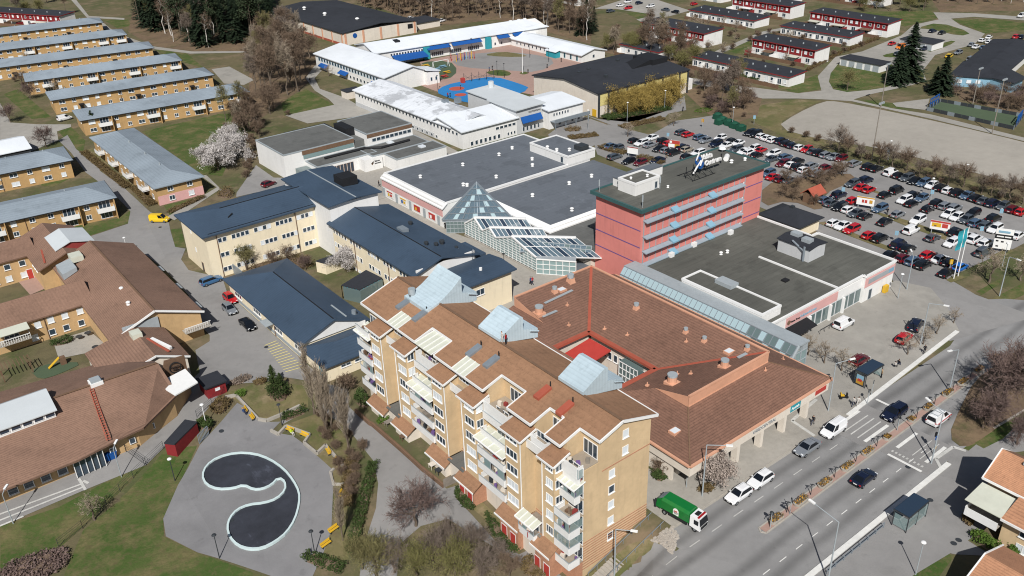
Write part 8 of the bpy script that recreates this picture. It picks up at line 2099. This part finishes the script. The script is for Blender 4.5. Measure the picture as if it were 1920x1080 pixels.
# ---- people: one continuous body each, coloured by clothing
def body_mesh(pose,cols):
 m = cached(('pose',pose),lambda: pose_mesh(pose)).copy()
 for i,c in enumerate(cols): m.materials[i] = mt(c)
 return m
def pose_mesh(pose):
 me = bpy.data.meshes.new('body')
 k = 1 if pose == 'walk' else 0
 J = dict(pel=(0,0,.95),ch=(0,.02,1.3),nk=(0,.02,1.5),hd=(0,.05,1.63),tp=(0,.05,1.76),ls=(.19,0,1.42),le=(.25,-.05 - .1 * k,1.15),lh=(.23,.05 - .25 * k,.9),rs=(-.19,0,1.42),re=(-.25,-.05 + .08 * k,1.15),rh=(-.23,.07 + .2 * k,.92),
             lp=(.1,0,.9),lk=(.11,.04 + .16 * k,.5),la=(.11,-.02 + .28 * k,.08),lt=(.12,.14 + .28 * k,.04),rp=(-.1,0,.9),rk=(-.11,.04 - .06 * k,.5),ra=(-.11,-.02 - .3 * k,.1),rt=(-.12,.12 - .28 * k,.04))
 if pose == 'sit':
  for n_ in J: x,y,z = J[n_]; J[n_] = (x,y,z - .45)
  J.update(lk=(.11,.42,.48),la=(.11,.42,.08),lt=(.12,.58,.04),rk=(-.11,.42,.48),ra=(-.11,.42,.08),rt=(-.12,.58,.04),lh=(.15,.3,.62),rh=(-.15,.3,.62))
 names = list(J); E = [('pel','ch'),('ch','nk'),('nk','hd'),('hd','tp'),('ch','ls'),('ls','le'),('le','lh'),('ch','rs'),('rs','re'),('re','rh'),('pel','lp'),('lp','lk'),('lk','la'),('la','lt'),('pel','rp'),('rp','rk'),('rk','ra'),('ra','rt')]
 me.from_pydata([J[n_] for n_ in names],[(names.index(a),names.index(b)) for a,b in E],[])
 o = bpy.data.objects.new('tmp_body',me); C.objects.link(o)
 o.modifiers.new('s','SKIN'); rad = dict(pel=.15,ch=.16,nk=.065,hd=.1,tp=.08,ls=.08,le=.055,lh=.045,rs=.08,re=.055,rh=.045,lp=.1,lk=.07,la=.05,lt=.04,rp=.1,rk=.07,ra=.05,rt=.04)
 for i,n_ in enumerate(names): me.skin_vertices[0].data[i].radius = (rad[n_],rad[n_] * (.75 if n_ in ('ch','pel') else 1))
 me.skin_vertices[0].data[0].use_root = True
 o.modifiers.new('d','SUBSURF').levels = 1
 dg = bpy.context.evaluated_depsgraph_get(); m2 = bpy.data.meshes.new_from_object(o.evaluated_get(dg)); m2.name = 'person'
 bpy.data.objects.remove(o); m2.materials.clear()
 for c in range(4): m2.materials.append(None)
 zs = .45 if pose == 'sit' else 0
 for p in m2.polygons:
  z,r_ = p.center.z + zs,abs(p.center.x)
  p.material_index = 3 if (z > 1.66 or (z > 1.58 and p.center.y < .03)) else (2 if z > 1.5 or (z < 1.0 and r_ > .19) else (1 if z > .96 else 0)) if pose != 'sit' or z > .99 else 0
  p.use_smooth = True
 return m2
leafy('skin',(214,168,140)); leafy('hair',(70,52,40)); leafy('jeans',(48,56,78)); leafy('dark_cloth',(36,36,42)); leafy('red_cloth',(178,34,40)); leafy('pale_cloth',(206,202,196)); leafy('vest_yellow',(196,220,50)); leafy('blue_cloth',(60,84,130)); leafy('tan_cloth',(170,146,116))
def person(p,label,top='dark_cloth',legs='dark_cloth',pose='stand',rz=0.0,z=None,hair='hair',head=None):
 me = cached(('p',pose,top,legs,hair),lambda: body_mesh(pose,[legs,top,'skin',hair]))
 o = bpy.data.objects.new('person',me); C.objects.link(o); o.location = (p[0],p[1],(hz(*p) + Z4) if z is None else z); o.rotation_euler.z = rz
 return tag(o,label,'person')
person((99,57),'person in black walking on the pavement before the arcade','dark_cloth','jeans','walk',1.8)
person((117.9,58.6),'person in dark coat standing nearest the far shelter poster',rz=1.0); person((117.7,57.3),'person in brown jacket waiting left of the far shelter','tan_cloth','dark_cloth',rz=.6)
person((129.4,56.7),'person in black walking along the white kerb strip','dark_cloth','dark_cloth','walk',-1.0); person((107.5,55.8),'person in pale clothes at the crossing kerb','pale_cloth','jeans','walk',-1.2); person((108.1,55.4),'second person in pale clothes with bag at the crossing','pale_cloth','pale_cloth','walk',-1.0)
person((121.9,57.5),'person in white top seated inside the far shelter','pale_cloth','dark_cloth','sit',-1.6); person((122.9,57.5),'person in dark clothes seated inside the far shelter','dark_cloth','jeans','sit',-1.6)
person((96.4,119.2),'person in dark blue of the pair on the pedestrian street','blue_cloth','dark_cloth','walk',.5); person((96.7,119),'person in red of the pair on the pedestrian street','red_cloth','jeans','walk',.5)
person((35.7,115.6),'person in blue sitting on the first yellow plaza bench','blue_cloth','jeans','sit',3.6); person((39.4,106.9),'person in bright yellow vest sitting on a plaza bench','vest_yellow','pale_cloth','sit',3.4)
person((61.2,81.2),'roofer in red jacket beside the pale blue lift house','red_cloth','dark_cloth','stand',.5,18.05); person((61.2,82.0),'roofer in white beside the colleague in red','pale_cloth','pale_cloth','stand',1.5,18.05)
for i,(p,l,a,b_) in enumerate((((204.5,176.8),'person in black near the willow bed','dark_cloth','dark_cloth'),((169.5,151.1),'person walking between parked cars by the supermarket','dark_cloth','tan_cloth'),((177.4,92.3),'person in black on the grass strip of the car park','dark_cloth','dark_cloth'),((170.5,77.9),'person in red walking in the car park','red_cloth','dark_cloth'),
     ((136.9,291.7),'lone person on the path beside the thicket','dark_cloth','dark_cloth'),((194.1,259.5),'pupil in black standing on the green mound','dark_cloth','dark_cloth'),((192.5,259.3),'pupil in dark blue on the green mound','blue_cloth','dark_cloth'),((200.1,246.3),'person in black beside the flagpole','dark_cloth','dark_cloth'),((170.4,246.4),'child in dark clothes on the largest red spot','dark_cloth','dark_cloth'),((161.2,240.7),'child in red at the edge of the blue surface','red_cloth','dark_cloth'),
     ((162,240.5),'child in black beside the one in red','dark_cloth','dark_cloth'),((210,247.3),'person in black crossing the far school yard','dark_cloth','dark_cloth'),((219.8,250.7),'person by the wall of the single-storey school wing','dark_cloth','dark_cloth'),((101.8,185.5),'person in black at the supermarket corner','dark_cloth','dark_cloth'),((99.3,152.6),'person in black at the atrium door','dark_cloth','dark_cloth'))):
 person(p,l,a,b_,'walk' if i % 2 else 'stand',i * 1.3)
# motor scooter with rider parked by the crossing
x,y = (108.3,57.9)
t = thing('motor_scooter','black and yellow mobility scooter at the crossing corner','scooter',(x,y,Z4),-.7)
for nm,b_,m_ in (('frame',MB().box(-.6,.5,-.2,.2,.3,.5).box(.3,.5,-.15,.15,.5,1.0),'black'),('seat',MB().box(-.55,0,-.2,.2,.52,.68).box(-.6,-.48,-.2,.2,.68,1.1),'yellow_paint'),('handlebar',MB().bar((.42,-.35,1.0),(.42,.35,1.0),.05),'dark_steel')):
 o = b_.build(nm,m_); o.parent = t; o.location = (0,0,0)
for xx,yy in ((-.5,-.22),(-.5,.22),(.5,0)):
 o = MB().tube((xx,yy - .05,.22),(xx,yy + .05,.22),.22,.22,12).build('wheel','rubber'); o.parent = t; o.location = (0,0,0)
# ---- bus shelters
def shelter(p,label,rz,ad):
 t = thing('bus_shelter',label,'bus shelter',(*p,Z4),rz)
 def q(b_,nm,m_):
  o = b_.build(nm,m_); o.parent = t; o.location = (0,0,0); return o
 q(MB().slab([(-2.4,-1.1,2.45),(2.4,-1.1,2.45),(2.4,1.1,2.55),(-2.4,1.1,2.55)],.08),'roof','dark_steel')
 q(MB().box(-2.3,2.3,-1.0,1.0,2.57,2.60),'roof_glass','glass_dark')
 for xx in (-2.3,0,2.3):
  q(MB().bar((xx,1.0,0),(xx,1.0,2.4),.09),'post','dark_steel')
  if xx: q(MB().bar((xx,-.9,0),(xx,-.9,2.4),.09),'post','dark_steel')
 for xa,xb in ((-2.25,-.05),(.05,2.25)): q(MB().box(xa,xb,.98,1.02,.3,2.1),'glass_panel','clear')
 q(MB().box(2.28,2.32,-.8,.95,.3,2.1),'glass_panel','clear')
 a = q(MB().box(-2.42,-2.25,-.75,.75,.25,2.2),'poster_case','dark_steel')
 if ad:
  for xx in (-2.44,-2.23): q(MB().box(xx,xx + .02,-.6,.6,.4,2.05),'poster','flower');
  q(MB().box(-2.46,-2.445,-.6,.6,1.2,2.05),'poster_sky','sky_panel'); q(MB().box(-2.47,-2.455,-.35,.35,.9,1.35),'poster_print','red_panel')
 q(MB().box(-1.4,1.4,.55,.9,.42,.48),'bench','brown_wood')
 q(MB().bar((-.9,.72,0),(-.9,.72,.42),.07),'bench_leg','dark_steel'); q(MB().bar((.9,.72,0),(.9,.72,.42),.07),'bench_leg','dark_steel')
shelter((91.0,37.3),'glass bus shelter with dark roof on the near pavement',PI,False)
shelter((115.4,58.3),'glass bus shelter with colourful poster on the far pavement',0,True)
# ---- signals, signs, racks, rails
x,y = (105.9,42.2)
t = thing('traffic_signal','pole with blue crossing signs and yellow button box','traffic signal',(x,y,Z4))
MB().tube((x,y,Z4),(x,y,3.4),.07,.06,8).build('pole','grey_paint',t); MB().box(x - .3,x + .3,y - .06,y + .06,2.6,3.2).build('sign','awning',t); MB().box(x - .13,x + .13,y - .18,y - .07,1.0,1.4).build('button_box','yellow_paint',t); MB().box(x - .15,x + .15,y + .08,y + .3,3.0,3.7).build('signal_head','black',t)
for i,(p,l) in enumerate((((109.7,54.8),'far left signal pole of the pedestrian crossing'),((112.3,55.7),'low sign pole beside the crossing kerb'),((107.1,48.4),'signal pole on the median at the crossing'),((80.6,47.6),'sign pole among the planters'),((107,48.3),'signal pole casting a shadow on the near lane'),((74.5,59.7),'parking sign pole beside the refuse truck'),((76.7,47.7),'blue keep-right sign at the near tip of the median'))):
 x,y = p; t = thing('sign_post',l,'sign',(x,y,Z4))
 MB().tube((x,y,Z4),(x,y,2.6),.05,.05,6).build('pole','grey_paint',t); put('sign_disc',cached('sdisc',lambda: MB().tube((0,-.03,0),(0,.03,0),.32,.32,14).mesh('sign_disc',['dark_steel'])),t,(x,y,2.5),.3 * i)
x,y = (115.2,61.3)
t = thing('bicycle_rack','steel bicycle rack of hoops on the forecourt','bicycle rack',(x,y,Z4))
for i in range(5):
 b_ = MB(); xx = x - 1.4 + i * .7
 b_.bar((xx,y - .4,0),(xx,y - .4,.8),.05).bar((xx,y + .4,0),(xx,y + .4,.8),.05).bar((xx,y - .4,.8),(xx,y + .4,.8),.05); b_.build('hoop','dark_steel',t)
t = thing('guard_rail','steel guard rail along the grass verge on the near pavement','railing',(84,38,0))
pa,pb = (75.4,38.6),(87.5,38.6)
for z in (.45,.9): MB().bar((*pa,z),(*pb,z),.07).build('rail','steel',t)
for i in range(8): p = Vector(pa).lerp(Vector(pb),i / 7); MB().bar((*p,0),(*p,.92),.07).build('post','steel',t)
# ---- plaza benches and walls
for i,(p,a) in enumerate((((36,116.1),-.75),((36.2,114),-.75),((39.5,107.8),-.35),((40.6,105.2),-.35),((41.5,99.3),-.85),((41.3,96.6),-.85),((32.5,83),1.1),((34.5,84.6),1.1),((38.4,89.7),1.4))):
 x,y = p; z = hz(x,y) + Z3
 t = thing('bench',f'yellow slatted bench on the plaza, {ORD[i]} from the top','bench',(x,y,z),a - .9,'yellow benches round the plaza'); t.scale = (.85,.85,.9)
 for j in range(3):
  o = MB().box(-.9,.9,-.22 + j * .15,-.1 + j * .15,.42,.47).build('slat','yellow_paint'); o.parent = t; o.location = (0,0,0)
 o = MB().hull8([(-.9,.25,.5),(.9,.25,.5),(.9,.29,.5),(-.9,.29,.5)],[(-.9,.35,.85),(.9,.35,.85),(.9,.39,.85),(-.9,.39,.85)]).build('backrest','yellow_paint'); o.parent = t; o.location = (0,0,0)
 for s in (-.7,.7):
  o = MB().box(s - .04,s + .04,-.2,.3,0,.41).build('leg','dark_steel'); o.parent = t; o.location = (0,0,0)
def low_wall(pts,label,h=.5,w=.35,mat='concrete'):
 b_ = MB()
 for p,q in zip(pts[:-1],pts[1:]): b_.bar((*p,hz(*p) + h / 2),(*q,hz(*q) + h / 2),w,h)
 tag(b_.build('retaining_wall',mat),label,'wall')
low_wall([(35,121.4),(36.6,120.8),(36.7,116.2),(36.9,113.1),(37.8,112.1),(40.7,112.1),(43.5,112.3)],'concrete retaining wall above the plaza benches')
low_wall([(37.3,109.7),(37.8,108.1),(39.6,109.2),(41.4,104.9),(39.8,103.6),(40.1,100.1),(42,101),(41.7,95.3)],'zigzag concrete wall round the plaza planting')
low_wall([(40.4,95.5),(39.6,95.1),(38.7,92.5),(39.8,91.6)],'concrete edge of the grass wedge beside the plaza',.3)
def wire_fence(pts,label,h=1.4,st=2.5,gate=None):
 t = thing('wire_fence',label,'fence',G(pts[0]))
 for p,q in zip(pts[:-1],pts[1:]):
  L = math.dist(p,q); n = max(1,int(L / st))
  for i in range(n + 1):
   x,y = p[0] + (q[0] - p[0]) * i / n,p[1] + (q[1] - p[1]) * i / n
   put('post',cached(('fp',h),lambda: MB().tube((0,0,0),(0,0,h),.035,.035,6).mesh('post',['dark_steel'])),t,(x,y,hz(x,y)))
  for z in (.3,.7,1.05,h - .03): MB().bar((*p,hz(*p) + z),(*q,hz(*q) + z),.025).build('wire','dark_steel',t)
wire_fence([(5.6,104.8),(9,106.4),(12.8,109.1),(19.8,113.5),(23,115.3)],'wire fence between nursery yard and plaza lawn')
wire_fence([(29.6,119.2),(35.9,123)],'wire fence beside the small red shed')
wire_fence([(17.5,118.4),(18.4,117.8),(19.6,113.6)],'wire fence round the nursery yard corner')
t = thing('steel_gate','grey steel gate onto the plaza','gate',G((27.8,113.8)))
p,q = (27.6,113.3),(29.5,114.4)
for i in range(9): a = Vector(p).lerp(Vector(q),i / 8); MB().bar((*a,hz(*a)),(*a,hz(*a) + 1.6),.09).build('bar','steel',t)
MB().bar((*p,hz(*p) + 1.6),(*q,hz(*q) + 1.6),.1).bar((*p,hz(*p) + .3),(*q,hz(*q) + .3),.1).build('rail','steel',t)
x,y = (16.2,118.7); y -= 1.0
t = thing('waste_container','bright blue container against the nursery wall','container',(x,y,0)); MB().hull8([(x - .7,y - .4,0),(x + .7,y - .4,0),(x + .7,y + .4,0),(x - .7,y + .4,0)],[(x - .85,y - .5,1.1),(x + .85,y - .5,1.1),(x + .85,y + .5,1.1),(x - .85,y + .5,1.1)]).build('tub','awning',t); MB().box(x - .9,x + .9,y - .55,y + .55,1.11,1.22).build('lid','awning',t)
# ---- car park boards, flags, bottle banks
def board(p,label,w,h,z0,rz,faces,post='grey_paint'):
 t = thing('billboard',label,'billboard',(*p,0),rz)
 def q(b_,nm,m_):
  o = b_.build(nm,m_); o.parent = t; o.location = (0,0,0); return o
 for s in (-w * .38,w * .38): q(MB().bar((s,.12,0),(s,.12,z0 + h),.14),'post',post)
 q(MB().box(-w / 2,w / 2,-.08,.08,z0,z0 + h),'panel','white_paint')
 for i,(a,b_,c,d,m_) in enumerate(faces): q(MB().box(-w / 2 + a * w,-w / 2 + b_ * w,-.1 - i * .006,-.085,z0 + c * h,z0 + d * h),'print',m_)
board((176.9,97.6),'billboard with orange stripe and round logo in the car park',3.8,2.0,.9,-1.2,((0,1,.85,1,'flower'),(.72,.9,.3,.7,'flower'),(.3,.42,.3,.65,'red_panel'),(.46,.6,.3,.65,'red_panel')))
board((175.6,79.4),'billboard with red top and yellow fruit picture in the car park',3.8,2.0,1.2,-1.2,((0,1,.8,1,'red_panel'),(.08,.55,.3,.75,'yellow_paint'),(.6,.9,.3,.75,'red_panel'),(.2,.32,.35,.5,'brown_wood')))
board((175.8,154.3),'small red and yellow poster board among parked cars',3.2,2.0,.8,-1.2,((0,1,.5,1,'red_panel'),(.55,1,0,.5,'flower'),(.1,.3,.6,.9,'white_paint')))
board((163.6,157.9),'white poster board with dark red top beside the hedge',3.0,1.9,1.0,-1.2,((0,1,.85,1,'dark_red'),))
board((176.7,66.9),'tall white and black directory board at the car park exit',3.2,4.4,.8,-1.1,((0,1,.50,.72,'black'),(.1,.5,.58,.64,'white_paint'),(.55,.9,.58,.64,'white_paint'),(.1,.25,.35,.42,'black'),(.4,.55,.33,.4,'black'),(.7,.85,.3,.36,'black'),(.15,.8,.80,.9,'sky_panel'),(.15,.3,.1,.16,'black')),'dark_steel')
for i,(p,l) in enumerate((((158.7,67.1),'white flagpole with teal banner, nearest the shops'),((160.3,67.1),'white flagpole with teal banner, farther from the shops'))):
 x,y = p; t = thing('flagpole',l,'flagpole',(x,y,0)); MB().tube((x,y,0),(x,y,10.5),.1,.07,8).build('pole','white_paint',t)
 n = 8; b_ = MB()
 for k in range(n):
  z0,z1 = 10.3 - k * .5,10.3 - (k + 1) * .5; o0,o1 = .12 * math.sin(k * 1.1),.12 * math.sin((k + 1) * 1.1)
  b_.hull8([(x - .08,y + .02 + o0,z0),(x - 1.25,y + .3 + o0,z0 - .1),(x - 1.25,y + .33 + o0,z0 - .1),(x - .08,y + .05 + o0,z0)],[(x - .08,y + .02 + o1,z1),(x - 1.25,y + .3 + o1,z1 - .1),(x - 1.25,y + .33 + o1,z1 - .1),(x - .08,y + .05 + o1,z1)])
 b_.build('banner','teal',t)
leafy('bank_green',(34,84,66),.1)
for i,p in enumerate(((206.3,164.8),(204.4,161.4),(203.8,158.4),(202.9,155.7),(202.3,152.8),(202.4,160.9))):
 x,y = p; t = thing('bottle_bank',f'dark green recycling container, {ORD[i]} in the group by the car park corner','container',(x,y,Z4),0,'green recycling containers')
 MB().box(x - 1.2,x + 1.2,y - .9,y + .9,Z4,1.5).build('body','bank_green',t); MB().dome(x,y,1.5,1.1,.5,10,3).build('lid','bank_green',t)
for i,(p,c) in enumerate((((178.8,104.6),'sky_panel'),((192.1,90.2),'sky_panel'),((192.4,74.6),'sky_panel'),((180.4,72.9),'sky_panel'),((165.5,83.3),'sky_panel'),((160.9,69.2),'yellow_paint'),((209.6,154),'sky_panel'),((209.8,111.8),'sky_panel'),((196.3,162),'flower'),((179.6,160.1),'sky_panel'))):
 x,y = p; t = thing('parking_sign',f'{"yellow" if c == "yellow_paint" else ("orange" if c == "flower" else "pale blue")} sign on a post in the car park, {ORD[i]} listed from the middle','sign',(x,y,0),0,'parking signs')
 MB().tube((x,y,0),(x,y,2.4),.05,.05,6).build('pole','grey_paint',t); MB().obox(x,y,1.7,2.7,.7,.06,-.9).build('panel',c,t)
# ---- school playground pieces
for i,(dx,c) in enumerate(zip(range(12),('red_panel','yellow_paint','awning','purple','red_panel','yellow_paint','awning','red_panel','sky_panel','purple','yellow_paint','red_panel'))):
 p = ((191.5,281.3),(199.9,279)); x = p[0][0] + (p[1][0] - p[0][0]) * i / 11; y = p[0][1] + (p[1][1] - p[0][1]) * i / 11 + random.uniform(-1.5,1.5)
 tag(MB().tube((x,y,0),(x,y,2.2 + random.random()),.16,.1,8).dome(x,y,2.3,.2,.3,8,3).build('play_pole',c),f'coloured play pole, {ORD[i]} from the left before the school wing','pole','coloured play poles')
p0 = (181.5,250.8)
t = thing('climbing_frame','dark climbing frame with nets on the blue play surface','climbing frame',(*p0,0))
for i in range(5):
 x,y = p0[0] - 5 + i * 2.6,p0[1] + 2 - i * .9
 MB().tube((x,y,0),(x,y,3.2),.09,.07,6).build('post','dark_steel',t)
 if i < 4:
  for z in (.8,1.5,2.2,2.9): MB().bar((x,y,z),(x + 2.6,y - .9,3.1 - z),.05).build('rope','dark_steel',t)
MB().box(p0[0] - 6.4,p0[0] - 5.2,p0[1] + 1,p0[1] + 2.2,.1,1.8).build('red_tower','red_panel',t)
for i,(p,c) in enumerate((((176.2,270.1),'yellow_paint'),((179.6,274),'sky_panel'),((183.4,275.9),'sky_panel'),((179.6,267.8),'yellow_paint'),((175.6,263.6),'red_panel'),((179.6,281.7),'yellow_paint'))):
 x,y = p; t = thing('play_table',f'{ {"yellow_paint": "yellow", "sky_panel": "blue", "red_panel": "red"}[c]} picnic table, {ORD[i]} on the round green island','table',(x,y,0),0,'coloured picnic tables')
 MB().box(x - 1.2,x + 1.2,y - .5,y + .5,.7,.8).build('tabletop',c,t)
 for s in (-1,1): MB().box(x - 1.2,x + 1.2,y + s * .95 - .2,y + s * .95 + .2,.4,.48).build('seat',c,t); MB().box(x + s * .9 - .08,x + s * .9 + .08,y - .9,y + .9,0,.39).build('leg','dark_steel',t)
x,y = (182.8,276.4)
t = thing('swing_frame','white swing frame on the green island of the school yard','swing',(x,y,0)); MB().bar((x - 3.4,y,2.6),(x + 3.4,y,2.6),.16).build('crossbar','white_paint',t)
for s in (-3.4,3.4): MB().bar((x + s,y - .8,0),(x + s,y,2.6),.12).build('leg','white_paint',t); MB().bar((x + s,y + .8,0),(x + s,y,2.6),.12).build('leg','white_paint',t)
x,y = (138.5,264.4)
t = thing('school_shed','small pale shed with dark flat roof beside the school','shed',(x,y,0)); MB().box(x - 2.8,x + 2.8,y - 2,y + 2,0,2.4).build('wall','offwhite',t); MB().box(x - 3,x + 3,y - 2.2,y + 2.2,2.42,2.65).build('roof','black_felt',t)
# ---- nursery courts
sheet('court_floor',[(19.1,190.3),(23.2,193.2),(23.9,183),(19.6,181.7)],'red_paving',Z3 + .01); sheet('court_floor',[(18.4,159.3),(24.5,159),(25.6,149.8),(17.6,152.2)],'paving',Z3 + .01)
x,y = (16.8,148.5)
sheet('play_surface',smooth([(12.8,151.6),(16.6,151.5),(20.8,147.9),(16.3,146.8),(13.3,147.1)],1),'turf',Z3 + .02)
t = thing('slide','small yellow slide on the green nursery play surface','slide',(*(17.4,149.8),0)); px_,py_ = (17.4,149.8)
MB().hull8([(px_ - 2,py_ - .3,.1),(px_,py_ - .3,1.5),(px_,py_ + .3,1.5),(px_ - 2,py_ + .3,.1)],[(px_ - 2,py_ - .3,.2),(px_,py_ - .3,1.6),(px_,py_ + .3,1.6),(px_ - 2,py_ + .3,.2)]).build('chute','yellow_paint',t); MB().box(px_,px_ + .9,py_ - .4,py_ + .4,0,1.5).build('tower','brown_wood',t)
t = thing('pergola','dark wooden pergola in the nursery garden at the left edge','pergola',(*(10.9,151.6),0)); px_,py_ = (10.9,151.6)
for i in range(9): MB().bar((px_ - 2.4 + i * .6,py_ - 1.5,2.3),(px_ - 2.4 + i * .6,py_ + 1.5,2.3),.1).build('slat','brown_wood',t)
for sx,sy in ((-2.2,-1.3),(2.2,-1.3),(2.2,1.3),(-2.2,1.3)): MB().bar((px_ + sx,py_ + sy,0),(px_ + sx,py_ + sy,2.3),.13).build('post','brown_wood',t)
for i,p in enumerate(((21.9,191.1),(23,185.8),(22.3,156.7),(23.9,157),(23.5,150.9))):
 x,y = p; t = thing('garden_table',f'dark garden table with chairs in the nursery courts, {ORD[i]} from the left','table',(x,y,0),0,'garden tables in the nursery courts')
 MB().tube((x,y,.68),(x,y,.73),.6,.6,12).build('tabletop','dark_steel',t); MB().tube((x,y,0),(x,y,.68),.06,.06,6).build('leg','dark_steel',t)
# ---- stone fill beside the truck
R = np.random.default_rng(3)
sp_ = [(63.9,56.1),(67.6,55.9),(66.8,54.1),(64,52.6),(64.4,54.8)]; st_ = []
while len(st_) < 260:
 p = (R.uniform(min(a for a,b_ in sp_),max(a for a,b_ in sp_)),R.uniform(min(b_ for a,b_ in sp_),max(b_ for a,b_ in sp_)))
 if inside(p,sp_): st_.append(p)
b_ = MB()
for x,y in st_: r_ = .08 + R.random() * .14; z = hz(x,y) + .03; b_.hull8([(x - r_,y - r_,z),(x + r_,y - r_ * .8,z),(x + r_ * .9,y + r_,z),(x - r_,y + r_,z)],[(x - r_ * .6,y - r_ * .5,z + r_),(x + r_ * .5,y - r_ * .6,z + r_ * 1.1),(x + r_ * .6,y + r_ * .5,z + r_),(x - r_ * .5,y + r_ * .6,z + r_ * .9)])
tag(b_.build('rubble','rubble_stone'),'loose pale stones on the verge beside the refuse truck','stones',kind='stuff')
for i,p in enumerate(((92.5,31.5),(91.5,31.6),(96.7,37.5),(100.7,42.9),(24.8,95),(31.3,114),(50.9,197.8),(46.8,131.7))):
 o = sheet('manhole_cover',oval(*p,.38,.38,14),'dark_steel',Z4 + .01)
